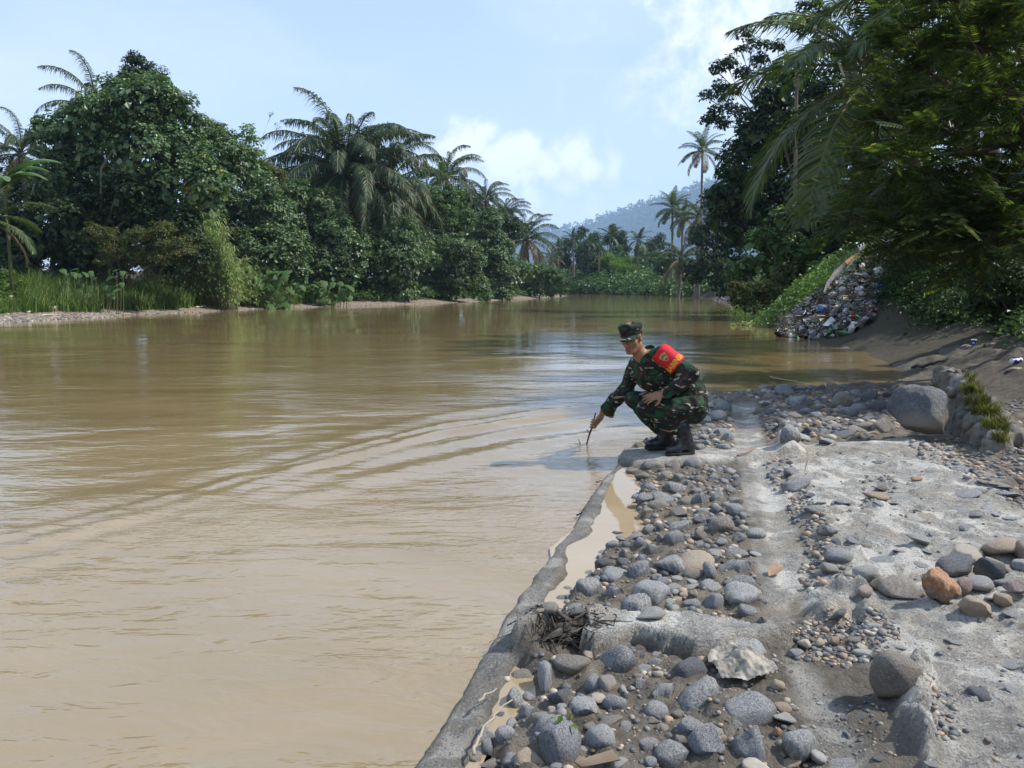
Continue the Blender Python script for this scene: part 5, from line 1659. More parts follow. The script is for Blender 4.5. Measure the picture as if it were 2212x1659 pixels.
grass_area('grass', 'lush knee-high grass along the top of the left beach', 60, 680, 31, 58, 3600, 1.15, 0.05, L_GRASS, 11, 0.7, 1.7, 6)
grass_area('grass', 'short grass and weeds at the left edge of the beach', -60, 240, 30, 37, 1300, 0.5, 0.04, L_GRASS, 12, 0.9, 1.9, 6)
g = np.random.default_rng(44)


def creeper(name, label, px0, px1, y0, y1, n, leaf, mat, hmax, seed, dmin=3.5, bank=LEFT_BANK):
    g = np.random.default_rng(seed)
    pxs = g.uniform(px0, px1, n * 4)
    yy = (np.interp(pxs, [0, 300, 640, 950, 1180, 1236], [30.6, 38, 53, 66, 97, 125]) + g.uniform(0, 9, n * 4)) if bank is LEFT_BANK else g.uniform(y0, y1, n * 4)
    xx = (pxs - PX0) / F * yy
    d = seg_dist(xx, yy, bank, closed=False)[0]
    ok = (~seg_dist(xx, yy, RIVER)[1]) & (d > dmin)
    xx, yy = xx[ok][:n], yy[ok][:n]
    hh_ = hmax * (0.45 + 0.55 * fbm(xx * .8, yy * .8, seed=seed) * 1.6).clip(0.0, 1.2)
    k_ = hh_ > hmax * .2; xx, yy, hh_ = xx[k_], yy[k_], hh_[k_]
    zz = H(xx, yy) + hh_ * g.uniform(.5, 1.0, len(xx))
    G_ = Geo()
    leaves(G_, np.stack([xx, yy, zz], 1), np.array([0, -.3, 1.0]) + g.normal(size=(len(xx), 3)) * .5, leaf, g, 0.8, 0.1)
    tag(link(name, G_.mesh(name, False), mat), label, 'ground cover', kind='stuff')


creeper('creeping_vines', 'bright creeping vines heaped over the bank at the left edge', -80, 230, 32.5, 38, 9000, 0.2, L_GRASS, 1.1, 1, 4.2)
creeper('creeping_vines', 'low weeds at the foot of the hibiscus shrubs on the left bank', 560, 1225, 38, 100, 16000, 0.24, L_MID, 1.3, 2, 1.6)

# ================= middle distance: the bend of the river
def bend_tree(label, px, top, y, rpx, mat, seed, leaf=0.42, hgt=None, name='bend_tree', spread=0.8, cov=0.75, base=640):
    g = np.random.default_rng(500 + seed)
    B = [(px + g.uniform(-.4, .4) * rpx, top + rpx * .5, rpx * .55)]
    yb = top + rpx * .5
    while yb < base - rpx * .5:
        yb += rpx * .45
        for k in range(2):
            B.append((px + g.uniform(-spread, spread) * rpx, yb + g.uniform(-.2, .2) * rpx, rpx * g.uniform(.42, .62)))
    tree(name, label, y, B, leaf, mat, px, seed=500 + seed, cover=cov, sub=0.32, r0=0.3, group='trees round the bend of the river', twigs=0.4)


bend_tree('dark tree filling the gap right of the last palm of the left bank', 1262, 545, 165, 40, L_DARK, 1)
bend_tree('very dark rounded tree in the middle of the river bend', 1285, 520, 175, 45, L_DARK, 2)
bend_tree('tree behind the coconut palms left of the river bend', 1225, 515, 185, 34, L_DARK, 3)
bend_tree('tall dark-topped tree standing out against the hill left of the bend', 1268, 488, 200, 26, L_DARK, 4)
bend_tree('umbrella-topped dark tree standing out against the hill in the middle', 1318, 486, 205, 20, L_DARK, 5)
bend_tree('round dark tree against the hill right of the umbrella-topped one', 1345, 500, 205, 18, L_DARK, 6)
bend_tree('mid-green tree under the hill between two coconut palms', 1340, 530, 180, 40, L_MID, 7)
bend_tree('wide dark tree behind the tallest coconut palm of the bend', 1415, 505, 190, 40, L_DARK, 8)
bend_tree('leafy tree right of the tallest coconut palm of the bend', 1420, 545, 165, 42, L_MID, 9)
bend_tree('low rounded tree at the waterline below the bamboo', 1300, 585, 160, 34, L_MID, 10)
bend_tree('low green tree at the waterline in the centre of the bend', 1350, 590, 157, 30, L_MID, 11)
bend_tree('bright shrub at the waterline right of the centre of the bend', 1395, 600, 150, 24, L_LIME, 12, 0.3)
bend_tree('dark tree at the right end of the bend where the right bank begins', 1450, 540, 140, 42, L_DARK, 13)
bend_tree('low dark shrub at the water on the right end of the bend', 1450, 598, 127, 26, L_MID, 14, 0.3)
bend_tree('pale tree behind the river bend half hidden by the coconut palms', 1380, 535, 180, 34, L_MID, 15)
for i, (px, py, y, r, lab) in enumerate([(1237, 515, 170, 30, 'leftmost coconut palm of the river bend, thin and tall'), (1272, 520, 165, 24, 'second coconut palm from the left in the river bend'),
                                          (1318, 508, 175, 32, 'broad coconut palm in the middle of the river bend'), (1379, 518, 164, 36, 'tallest coconut palm of the river bend, with a star-shaped head'),
                                          (1205, 535, 172, 26, 'dark palm just beyond the end of the left bank'), (1368, 570, 160, 22, 'short bright palm at the foot of the river bend'),
                                          (1295, 535, 160, 22, 'small palm in front of the very dark rounded tree')]):
    palm_px('coconut_palm', lab, px, py, y, r, kind='far', n=20, trunk_r=0.2, seed=60 + i, group='coconut palms round the bend of the river', dry=0.05)


def bamboo(label, px, y, top, n, seed, w_=60):
    g = np.random.default_rng(seed)
    c = at_y(px, 620, y); bz = Z(c[0], c[1])
    root = tag(empty('bamboo_clump', (c[0], c[1], bz)), label, 'bamboo')
    G_ = Geo(); GL_ = Geo()
    Ht = at_y(px, top, y)[2] - bz
    for i in range(n):
        az = g.uniform(0, 6.28); sp = g.uniform(.2, 1) * w_ / F * y
        d = np.array([math.cos(az), math.sin(az), 0])
        h = Ht * g.uniform(.6, 1.05)
        ts = np.linspace(0, 1, 9)
        pts = [d * (0.3 + sp * t ** 2.6) + np.array([0, 0, h * (t - .22 * t ** 5)]) for t in ts]
        G_.tube(pts, .06 * (1 - ts * .8), 5, cap=False)
        P = []
        for t in np.linspace(.3, 1, 16):
            q = d * (0.3 + sp * t ** 2.6) + np.array([0, 0, h * (t - .22 * t ** 5)])
            P.append(q + g.normal(size=(14, 3)) * [.55, .55, .4])
        P = np.concatenate(P)
        leaves(GL_, P, np.array([0, -.2, .8]) + g.normal(size=(len(P), 3)) * .5, .55, g, .35, .9)
    link('cane', G_.mesh('cane'), M_RIB, root)
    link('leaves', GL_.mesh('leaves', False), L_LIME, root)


bamboo('arching light green bamboo clump in the middle of the river bend', 1325, 163, 540, 26, 1, 48)
bamboo('smaller bright bamboo clump right of the arching one', 1350, 159, 565, 16, 2, 36)
bamboo('low bamboo clump left of the arching one', 1285, 166, 578, 12, 3, 30)

# ================= hill with forest, far behind
HX = np.linspace(-150, 420, 150); HD = np.linspace(0, 1, 40)
HPX, HT = np.meshgrid(np.linspace(1080, 2300, 160), HD)
prof_x = [1080, 1175, 1250, 1330, 1400, 1450, 1490, 1540, 1600, 1700, 2300]
prof_y = [512, 503, 494, 466, 444, 434, 415, 400, 385, 370, 380]
ridge_py = np.interp(HPX, prof_x, prof_y)
hy = 480 + 300 * HT + 120 * (1 - np.clip((HPX - 1175) / 350, 0, 1))
top_z = CAMZ + (620 - ridge_py) / F * (780 + 120 * (1 - np.clip((HPX - 1175) / 350, 0, 1)))
hx = (HPX - PX0) / F * (hy)
hz = top_z * (HT ** 1.15) * (1 + .0 * HT)
hz = hz + 2.5 * fbm(hx * .02, hy * .02, seed=81) * HT
hillV = np.stack([hx, hy, hz], -1).reshape(-1, 3)      # laid out at a quarter of its distance, then set out in full
nn_ = 160
ii = (np.arange(39)[:, None] * nn_ + np.arange(nn_ - 1)[None, :]).ravel()
backV = hillV[-nn_:] + np.array([60, 700, -200.0])
HS = 4.0
grow = lambda P_: (np.asarray(P_) - [0, 0, CAMZ]) * HS + [0, 0, CAMZ]
hv = grow(np.vstack([hillV, backV]))
q = np.stack([ii, ii + 1, ii + nn_ + 1, ii + nn_], 1)
o_ = 39 * nn_ + np.arange(nn_ - 1)
q = np.vstack([q, np.stack([o_, o_ + 1, o_ + nn_ + 1, o_ + nn_], 1)])
m_, t_ = new_mat('forested_slope'); cc_ = t_.noise(t_.n('ShaderNodeTexCoord').outputs['Object'], .02, 6, .7)
finish(t_, pbsdf(t_, t_.mix(cc_, (0.015, 0.03, 0.012), (0.045, 0.07, 0.025)), 0.9, 0.1))
tag(link('hill', mesh_np('hill', hv, q), m_), 'wooded hill rising to the right behind the river bend', 'hill', kind='structure')
g = np.random.default_rng(90)
GF = Geo()
nt_ = 3600
ti = g.integers(0, len(hillV) - nn_ - 1, nt_)
fx = g.random(nt_)
C_ = hillV[ti] * (1 - fx[:, None]) + hillV[ti + 1] * fx[:, None] + (hillV[ti + nn_] - hillV[ti]) * g.random(nt_)[:, None]
C_ = C_[(C_[:, 0] / C_[:, 1] > 0.0) & (C_[:, 0] / C_[:, 1] < 0.42)]
ridge_extra = hillV[-nn_:][(np.arange(nn_) % 1 == 0)]
ridge_extra = ridge_extra[(ridge_extra[:, 0] / ridge_extra[:, 1] < .42)]
C_ = np.vstack([C_, ridge_extra + g.normal(size=ridge_extra.shape) * [2, 6, .5], ridge_extra[::3] + [0, 0, 3.0]])
for k in range(23):
    rr = 3.1 * (0.6 + 0.8 * ((np.arange(len(C_)) * 7919 % 100) / 100.0))
    d = rand_dirs(len(C_), g); d[:, 2] = np.abs(d[:, 2])
    P = C_ + d * rr[:, None] * g.uniform(.5, 1.05, len(C_))[:, None] + [0, 0, 1.5]
    leaves(GF, grow(P), d + g.normal(size=d.shape) * .4 + [0, 0, .3], 2.2 * HS, g, .9, .2)
tag(link('hill_forest', GF.mesh('hill_forest', False), L_FAR), 'unbroken forest covering the far hill', 'forest', kind='stuff')

# ================= right bank
GR = 'trees crowding the right bank'
palm_px('coconut_palm', 'coconut palm standing clear against the sky left of the right-bank trees', 1518, 325, 98, 62, kind='coco', n=24, trunk_r=0.17, seed=31, dry=0.25)
palm_px('coconut_palm', 'coconut palm lower down beside the hill at the start of the right bank', 1453, 450, 125, 55, kind='coco', n=24, trunk_r=0.2, seed=32, dry=0.1)
palm_px('coconut_palm', 'shorter coconut palm overlapping the lower one on its right', 1475, 470, 122, 44, kind='coco', n=20, trunk_r=0.2, seed=33, dry=0.15)
palm_px('sago_palm', 'dark trailing palm hanging over the water at the left end of the right bank', 1470, 560, 108, 72, n=26, kind='oil', seed=34, dry=0.3)
palm_px('sago_palm', 'dark trailing palm behind the coconut palms of the right bank', 1510, 470, 100, 70, n=26, kind='oil', seed=35, dry=0.35)
tree('slender_tree', 'slender sparse tree with leaf clumps held apart against the sky', 48,
     [(1612, 80, 16), (1625, 98, 20), (1600, 110, 14), (1570, 140, 22), (1548, 155, 16), (1655, 105, 18), (1680, 105, 14), (1636, 138, 22), (1600, 165, 14), (1552, 205, 26), (1530, 215, 14), (1575, 235, 24), (1545, 250, 22), (1530, 262, 12), (1605, 255, 22), (1590, 200, 14), (1562, 275, 16), (1620, 290, 26)],
     0.24, L_DARK, 1665, seed=36, cover=0.8, sub=0.35, r0=0.11, core=False, group=GR, fork=0.8, twigs=0.4)
tree('slender_tree', 'tall sparse tree whose tip touches the top edge left of the coconut crown', 46,
     [(1740, 20, 14), (1762, 14, 14), (1760, 45, 26), (1785, 35, 22), (1730, 50, 14), (1790, 62, 20), (1765, 75, 14), (1722, 65, 10), (1770, 110, 26), (1740, 130, 20)],
     0.24, L_DARK, 1760, seed=37, cover=0.8, sub=0.35, r0=0.11, core=False, group=GR, fork=0.85, twigs=0.4)
palm_px('areca_palm', 'areca palm with a bright bushy head in front of the dark trees', 1722, 160, 36, 52, kind='areca', n=16, trunk_r=0.09, seed=38, low=5)
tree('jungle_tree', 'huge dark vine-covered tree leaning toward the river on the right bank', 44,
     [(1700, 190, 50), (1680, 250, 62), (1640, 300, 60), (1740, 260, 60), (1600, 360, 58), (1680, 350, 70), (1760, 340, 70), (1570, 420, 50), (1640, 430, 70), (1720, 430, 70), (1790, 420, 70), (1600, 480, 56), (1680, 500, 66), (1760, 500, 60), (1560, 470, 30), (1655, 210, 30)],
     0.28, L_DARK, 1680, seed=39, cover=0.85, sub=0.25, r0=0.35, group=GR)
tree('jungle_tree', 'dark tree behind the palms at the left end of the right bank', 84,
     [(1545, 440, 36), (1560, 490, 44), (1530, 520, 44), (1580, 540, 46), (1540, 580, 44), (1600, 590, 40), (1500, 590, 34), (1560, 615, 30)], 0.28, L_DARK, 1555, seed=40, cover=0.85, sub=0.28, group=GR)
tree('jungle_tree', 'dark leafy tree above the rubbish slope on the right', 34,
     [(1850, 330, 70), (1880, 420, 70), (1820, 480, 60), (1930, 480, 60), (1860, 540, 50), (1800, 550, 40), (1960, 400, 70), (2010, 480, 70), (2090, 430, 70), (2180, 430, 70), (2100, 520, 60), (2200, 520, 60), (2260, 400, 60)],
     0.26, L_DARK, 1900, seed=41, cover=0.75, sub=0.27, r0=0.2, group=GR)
tree('jungle_tree', 'green tree with a paler crown low down in front of the vine-covered tree', 36,
     [(1650, 520, 34), (1690, 470, 30), (1700, 530, 38), (1640, 570, 36), (1740, 560, 36), (1600, 600, 34), (1670, 600, 34)], 0.22, L_MID, 1680, seed=42, cover=0.85, sub=0.28, group=GR)
palm_px('coconut_palm', 'big coconut palm on the right whose long fronds hang against the dark trees', 1885, 150, 21, 370, kind='coco', n=26, trunk_r=0.17, seed=43, dry=0.0, low=5, base=(12.4, 22.5), yaw0=0.6)
palm_px('coconut_palm', 'coconut palm whose crown is cut by the top edge, its frond tips reaching left', 2110, -40, 18, 360, kind='coco', n=22, trunk_r=0.17, seed=44, dry=0.1, low=4, base=(11.8, 19), yaw0=2.0)
tree('jungle_tree', 'dark tree filling the gaps behind the big coconut palm on the right', 38,
     [(1745, 190, 44), (1800, 200, 56), (1850, 130, 50), (1900, 230, 66), (1820, 290, 60), (1960, 150, 66), (2010, 250, 80), (1930, 330, 70), (2080, 130, 70), (2120, 280, 80), (2200, 200, 80)], 0.26, L_DARK, 1900, seed=45, cover=0.62, sub=0.27, r0=0.2, group=GR)
# undergrowth on the slope, from the water's edge to the right edge
US = 'shrubs on the slope of the right bank'
for i, (lab, y, bl_, mat, leaf) in enumerate([
    ('bush hanging over the water at the point of the rubbish bay', 33, [(1590, 625, 20), (1615, 635, 24), (1645, 630, 26), (1660, 655, 24), (1620, 660, 24), (1590, 650, 18), (1680, 640, 24)], L_OLIVE, 0.12),
    ('sunlit olive shrub above the bush at the point', 34.5, [(1690, 600, 30), (1730, 590, 32), (1760, 610, 30), (1710, 640, 30), (1745, 650, 28), (1700, 670, 20)], L_OLIVE, 0.13),
    ('light green shrub with upright tips left of the leaning boards', 34, [(1750, 540, 26), (1780, 520, 28), (1800, 550, 28), (1770, 580, 30), (1810, 590, 26), (1790, 620, 24), (1760, 640, 22), (1770, 665, 16)], L_MID, 0.14),
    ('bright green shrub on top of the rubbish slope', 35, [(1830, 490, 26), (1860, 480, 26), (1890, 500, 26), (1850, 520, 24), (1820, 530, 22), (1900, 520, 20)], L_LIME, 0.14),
    ('reddish-green weeds at the head of the rubbish heap', 34, [(1925, 500, 20), (1950, 510, 18), (1975, 520, 18), (1900, 540, 14)], L_OLIVE, 0.12),
    ('small glossy shrub above the bush at the point', 36, [(1720, 520, 12), (1735, 530, 14), (1700, 545, 14), (1715, 560, 16), (1690, 560, 14)], L_LIME, 0.16),
    ('dark undergrowth right of the rubbish heap', 19, [(2040, 560, 36), (2070, 590, 44), (2030, 620, 30), (2070, 640, 40), (2010, 655, 20), (2110, 620, 40), (2060, 685, 24), (2120, 680, 26)], L_DARK, 0.09),
    ('dark undergrowth at the right edge above the mud bank', 14, [(2120, 600, 40), (2170, 610, 46), (2220, 600, 46), (2110, 660, 36), (2160, 670, 36), (2210, 670, 40), (2270, 640, 50)], L_DARK, 0.07),
    ('tangled shrub behind the undergrowth under the feathery tree', 20, [(2060, 520, 50), (2120, 520, 50), (2190, 540, 50), (2240, 560, 50), (2020, 500, 40)], L_DARK, 0.1)]):
    tree('bank_shrub', lab, y, bl_, leaf, mat, cat='shrub', seed=600 + i, cover=0.85, sub=0.28, r0=0.04, group=US, twigs=0.5)


# feathery small tree at the right edge: thin limbs reaching left, compound leaves in flat sprays
def feathery(label, base, limbs_px, seed, nspray, L=0.30, cat='tree'):
    g = np.random.default_rng(seed)
    base = np.array(base, float); base[2] = Z(base[0], base[1])
    root = tag(empty('feathery_tree', base), label, cat, 'feathery trees on the right')
    GT = Geo(); GL_ = Geo()
    paths = []
    trunk_top = base + [0.1, 0, 2.6]
    GT.tube([base - base - [0, 0, .3], (trunk_top - base) * .5 + [.05, 0, 0], trunk_top - base], [.09, .075, .06], 7)
    for lp in limbs_px:
        y = lp[0]; pts = [at_y(px, py, y + dy) for (px, py, dy) in lp[1]]
        pts = [base + (trunk_top - base) * g.uniform(.5, 1)] + pts if lp[2] else pts
        P = np.array(pts)
        k = np.linspace(0, len(P) - 1, 14)
        Q = np.stack([np.interp(k, np.arange(len(P)), P[:, c]) for c in range(3)], 1) + g.normal(size=(14, 3)) * .03
        GT.tube(Q - base, np.linspace(.032, .006, 14), 5, cap=False)
        paths.append(Q)
    allP, allD = [], []
    for Q in paths:
        n = int(nspray / len(paths))
        for _ in range(n // 9):
            t = g.random() ** .8
            i = t * 13; a = int(min(12, i)); q = Q[a] * (1 - (i - a)) + Q[a + 1] * (i - a)
            T = unit(Q[min(13, a + 1)] - Q[a])
            d = unit(T * .8 + g.normal(size=3) * [.8, .8, .45])
            l = g.uniform(.3, 1.0)
            e = q + d * l + [0, 0, -.12 * l]
            GT.tube([q - base, (q + e) / 2 - base + [0, 0, .03], e - base], [.006, .004, .002], 3, cap=False)
            for u in np.linspace(.15, 1, 9):
                allP.append(q * (1 - u) + e * u); allD.append(unit(d + g.normal(size=3) * [.8, .8, .3]))
    P = np.array(allP); D = np.array(allD); n = len(P)
    up = unit(np.array([0, 0, 1.0]) + g.normal(size=(n, 3)) * .3)
    S = unit(np.cross(D, up)); l = L * g.uniform(.6, 1.2, n)[:, None]
    P = P - base
    for k in range(8):          # pairs of pinnae along each leaf stalk
        t = 0.15 + 0.85 * k / 7
        c = P + D * l * t - np.array([0, 0, 1]) * l * .12 * t * t
        for sg in (-1, 1):
            pd = unit(S * sg + D * .55 - np.array([0, 0, .15]))
            pl = l * (.42 - .12 * abs(t - .45))
            wv = unit(np.cross(pd, up)) * l * .055
            V = np.stack([c, c + pd * pl * .5 + wv, c + pd * pl, c + pd * pl * .5 - wv], 1)
            o = np.arange(n)[:, None] * 4
            GL_.add(V.reshape(-1, 3), None, o + [0, 1, 2, 3])
    link('branch', GT.mesh('branch'), M_TWIG, root)
    link('leaves', GL_.mesh('leaves', False), L_FEATH, root)


feathery('feathery-leaved small tree filling the right edge above the mud bank', (7.6, 10.4, 0), [
    (10.5, [(2150, 420, 0), (2040, 400, -.3), (1930, 410, -.5), (1830, 430, -.6)], True), (10.5, [(2140, 330, 0), (2050, 290, 0), (1960, 240, 0), (1900, 230, -.2)], True),
    (10.0, [(2150, 250, 0), (2070, 200, 0), (2000, 150, .3), (1950, 110, .3)], True), (9.5, [(2180, 180, 0), (2120, 110, 0), (2080, 40, .3), (2040, -30, .3)], True),
    (9.2, [(2200, 100, 0), (2170, 20, 0), (2160, -60, 0)], True), (9.5, [(2170, 480, 0), (2060, 480, -.3), (1960, 500, -.4), (1870, 480, -.5)], True),
    (9.0, [(2180, 330, 0), (2100, 330, -.3), (2010, 340, -.4), (1930, 340, -.4)], True), (9.0, [(2240, 260, 0), (2290, 160, 0), (2330, 60, 0)], True),
    (8.8, [(2200, 420, 0), (2140, 420, -.3), (2060, 440, -.3)], True), (10.8, [(2120, 120, 0), (2160, 60, 0), (2230, 0, 0)], True),
    (8.6, [(2240, 350, 0), (2200, 220, -.2), (2150, 180, -.2)], True), (8.6, [(2260, 480, 0), (2190, 500, -.2), (2120, 500, -.3)], True)], 1, 3600, 0.27)
feathery('second feathery tree behind the first, its yellow-green twigs against the sky', (9.3, 12.6, 0), [
    (12.6, [(2080, 300, 0), (1990, 220, 0), (1930, 180, 0)], True), (12.4, [(2100, 200, 0), (2050, 100, 0), (2010, 20, 0)], True), (12.2, [(2120, 120, 0), (2120, 20, 0), (2110, -60, 0)], True),
    (12.6, [(2090, 400, 0), (1980, 380, -.2), (1880, 350, -.3)], True), (12.6, [(2070, 470, 0), (1950, 450, -.2), (1860, 400, -.3)], True), (12.0, [(2200, 300, 0), (2260, 180, 0), (2280, 40, 0)], True),
    (12.6, [(2160, 450, 0), (2250, 400, 0), (2330, 330, 0)], True), (12.6, [(2120, 560, 0), (2080, 540, 0)], True)], 2, 2400, 0.3)
# blue tarpaulin seen through the leaves
tp = at_y(2178, 398, 10.0)
Gt_ = Geo()
nu, nv = 18, 10
uu, vv = np.meshgrid(np.linspace(-1, 1, nu), np.linspace(-1, 1, nv))
TV = np.stack([uu.ravel() * 0.26, 0.06 * fbm(uu.ravel() * 2, vv.ravel() * 2, seed=7) + .05 * uu.ravel(), vv.ravel() * .13 + .03 * uu.ravel() - .05 * np.cos(uu.ravel() * 3)], 1)
iq = (np.arange(nv - 1)[:, None] * nu + np.arange(nu - 1)[None, :]).ravel()
Gt_.add(TV, None, np.stack([iq, iq + 1, iq + nu + 1, iq + nu], 1))
tarp = link('tarpaulin', Gt_.mesh('tarpaulin'), plain('blue_tarpaulin', (0.01, 0.05, 0.36), 0.45, 0.4, 0.15, 3, .01), None, tuple(tp))
tag(tarp, 'bright blue tarpaulin showing through the leaves at the right edge', 'tarpaulin')
bpy.context.view_layer.update()

# grass and weeds low on the right slope
g = np.random.default_rng(71)
pts = []
for (px0, px1, y0, y1, n) in ((1960, 2260, 11.8, 17, 900), (1600, 1990, 20, 33, 900)):
    k = 0
    while k < n:
        y = g.uniform(y0, y1); x = (g.uniform(px0, px1) - PX0) / F * y
        d = float(seg_dist(np.array([x]), np.array([y]), LAND_CUT)[0][0])
        if seg_dist(np.array([x]), np.array([y]), LAND_CUT)[1][0] or d < (2.3 if y < 18 else 1.0) + .5 * g.random(): continue
        pts.append((x, y, Z(x, y) - .02)); k += 1
Gg = Geo(); grass_geo(Gg, pts, 0.45, 0.014, 7, 5, 0.9)
tag(link('weeds', Gg.mesh('weeds', False), L_DARK if False else L_MID), 'rank weeds on the slope of the right bank', 'weeds', kind='stuff')
creeper('undergrowth', 'leafy undergrowth covering the slope of the right bank', 1480, 1900, 30, 100, 9000, 0.2, L_MID, 1.3, 3, 1.2, RIGHT_BANK)
def thicket(name, label, polypx, n, per, leaf, mat, hmax, seed, spread=.35):
    """leafy growth rooted on the bank inside an outline read off the photograph"""
    g = np.random.default_rng(seed)
    P_ = in_poly(polypx, n, g)
    base_ = np.array([G(*p) for p in P_])
    hh_ = hmax * (0.35 + 0.65 * np.clip(fbm(base_[:, 0] * .7, base_[:, 1] * .7, seed=seed) + .5, 0, 1))
    B2 = np.repeat(base_, per, 0); H2 = np.repeat(hh_, per)
    t = g.uniform(0, 1, len(B2)) ** .6
    Pp = B2 + g.normal(size=B2.shape) * [spread, spread, 0]
    Pp[:, 2] = HQ(Pp[:, 0], Pp[:, 1]) + t * H2
    G_ = Geo()
    leaves(G_, Pp, np.array([-.2, -.3, .9]) + g.normal(size=Pp.shape) * .5, leaf, g, .6, .5)
    tag(link(name, G_.mesh(name, False), mat), label, 'undergrowth', kind='stuff')


thicket('undergrowth', 'dark undergrowth between the rubbish heap and the right edge of the picture', [(1975, 665), (1975, 600), (1990, 520), (2050, 470), (2320, 470), (2320, 735), (2212, 722), (2150, 706), (2080, 696), (2000, 680)], 1000, 36, .10, L_MID, .75, 81, .28)
thicket('undergrowth', 'dark weeds crowding the right side of the rubbish heap', [(1940, 560), (1990, 530), (2090, 590), (2090, 706), (2010, 680), (1965, 655), (1915, 640)], 520, 34, .10, L_DARK, 1.0, 83, .3)
thicket('undergrowth', 'low growth along the far bank where the river bends', [(1232, 626), (1350, 626), (1500, 628), (1500, 641), (1360, 636), (1232, 635)], 420, 26, .6, L_MID, 3.2, 84, 1.3)
thicket('undergrowth', 'green undergrowth on the slope left of the rubbish heap', [(1570, 672), (1640, 640), (1700, 560), (1780, 510), (1830, 505), (1800, 560), (1755, 630), (1700, 692), (1690, 700), (1600, 684)], 500, 34, .14, L_LIME, 1.0, 82, .4)  # brighter leaf colour stands in for sunlight that doesn't reach this slope
creeper('forest_floor', 'low growth under the trees of both banks', 1150, 1700, 95, 215, 20000, 0.75, L_MID, 2.6, 5, 0.6, LEFT_BANK + FAR_BANK + RIGHT_BANK)

# ------------------------------------------------------------------ the squatting man in camouflage
import openvdb
CS = 0.000814
TH = R(11.0)
ORG = np.array([at_y(1166.5 + 1300 * .21877, 620, 6.2)[0], 6.2, 0.085])


def Q(u, v, d=0.0):
    """photograph crop pixel (u, v) at a chosen distance (metres beyond the man's middle) -> the man's own frame"""
    return at_y(1166.5 + u * .21877, 656.7 + v * .21877, 6.2 + d) - ORG


class SDF:
    def __init__(s, lo, hi, vox):
        s.lo = np.array(lo, float); s.vox = vox
        s.n = np.ceil((np.array(hi) - s.lo) / vox).astype(int) + 1
        s.A = np.full(s.n, 0.25, np.float32)
        s.ax = [s.lo[k] + np.arange(s.n[k]) * vox for k in range(3)]

    def region(s, lo, hi, pad):
        i0 = np.maximum(0, np.floor((np.array(lo) - pad - s.lo) / s.vox).astype(int))
        i1 = np.minimum(s.n, np.ceil((np.array(hi) + pad - s.lo) / s.vox).astype(int) + 1)
        sl = tuple(slice(a, max(a, b)) for a, b in zip(i0, i1))
        X, Y, Zz = np.meshgrid(s.ax[0][sl[0]], s.ax[1][sl[1]], s.ax[2][sl[2]], indexing='ij')
        return sl, X, Y, Zz

    def _join(s, sl, d, k, op):
        a = s.A[sl]
        if op == 'add':
            h = np.clip(0.5 + 0.5 * (a - d) / k, 0, 1)
            s.A[sl] = a * (1 - h) + d * h - k * h * (1 - h)
        else:
            h = np.clip(0.5 - 0.5 * (a + d) / k, 0, 1)
            s.A[sl] = a * (1 - h) + (-d) * h + k * h * (1 - h)

    def cap(s, a, b, ra, rb, k=0.02, op='add', flat=None):
        a = np.asarray(a, float); b = np.asarray(b, float)
        r = max(ra, rb) + k + 3 * s.vox
        sl, X, Y, Zz = s.region(np.minimum(a, b), np.maximum(a, b), r)
        if X.size == 0: return
        ba = b - a; L = ba @ ba + 1e-12
        t = np.clip(((X - a[0]) * ba[0] + (Y - a[1]) * ba[1] + (Zz - a[2]) * ba[2]) / L, 0, 1)
        d = np.sqrt((X - a[0] - t * ba[0]) ** 2 + (Y - a[1] - t * ba[1]) ** 2 + (Zz - a[2] - t * ba[2]) ** 2) - (ra + (rb - ra) * t)
        s._join(sl, d.astype(np.float32), k, op)

    def ell(s, c, rad, M=None, k=0.02, op='add'):
        """ellipsoid; M columns are its axes"""
        c = np.asarray(c, float); rad = np.asarray(rad, float)
        r = rad.max() + k + 3 * s.vox
        sl, X, Y, Zz = s.region(c, c, r)
        if X.size == 0: return
        P = np.stack([X - c[0], Y - c[1], Zz - c[2]], -1)
        if M is not None: P = P @ M
        q = np.sqrt(((P / rad) ** 2).sum(-1)); g_ = np.sqrt(((P / rad ** 2) ** 2).sum(-1)) + 1e-9
        d = q * (q - 1) / g_
        s._join(sl, d.astype(np.float32), k, op)

    def chain(s, pts, rads, k=0.02):
        for i in range(len(pts) - 1):
            s.cap(pts[i], pts[i + 1], rads[i], rads[i + 1], k)

    def noise(s, amp, freq, seed=0, octs=3, stretch=(1, 1, 1), ridge=False):
        m = np.abs(s.A) < amp * 3 + 4 * s.vox
        i = np.nonzero(m)
        x, y, z = [s.ax[k][i[k]] * freq * stretch[k] for k in range(3)]
        f = fbm(x, y, z, octs, seed)
        if ridge: f = 0.5 - np.abs(f) * 1.6
        s.A[m] -= (amp * f).astype(np.float32)

    def cut(s, p, n):
        """keep the side the normal points away from"""
        X, Y, Zz = np.meshgrid(*s.ax, indexing='ij')
        d = (X - p[0]) * n[0] + (Y - p[1]) * n[1] + (Zz - p[2]) * n[2]
        s.A = np.maximum(s.A, d.astype(np.float32))

    def mesh(s, name):
        gr = openvdb.FloatGrid(0.25)
        gr.copyFromArray(s.A)
        pts, quads = gr.convertToQuads(0.0)
        V = np.asarray(pts, float) * s.vox + s.lo
        return mesh_np(name, V, np.asarray(quads, int)[:, ::-1])


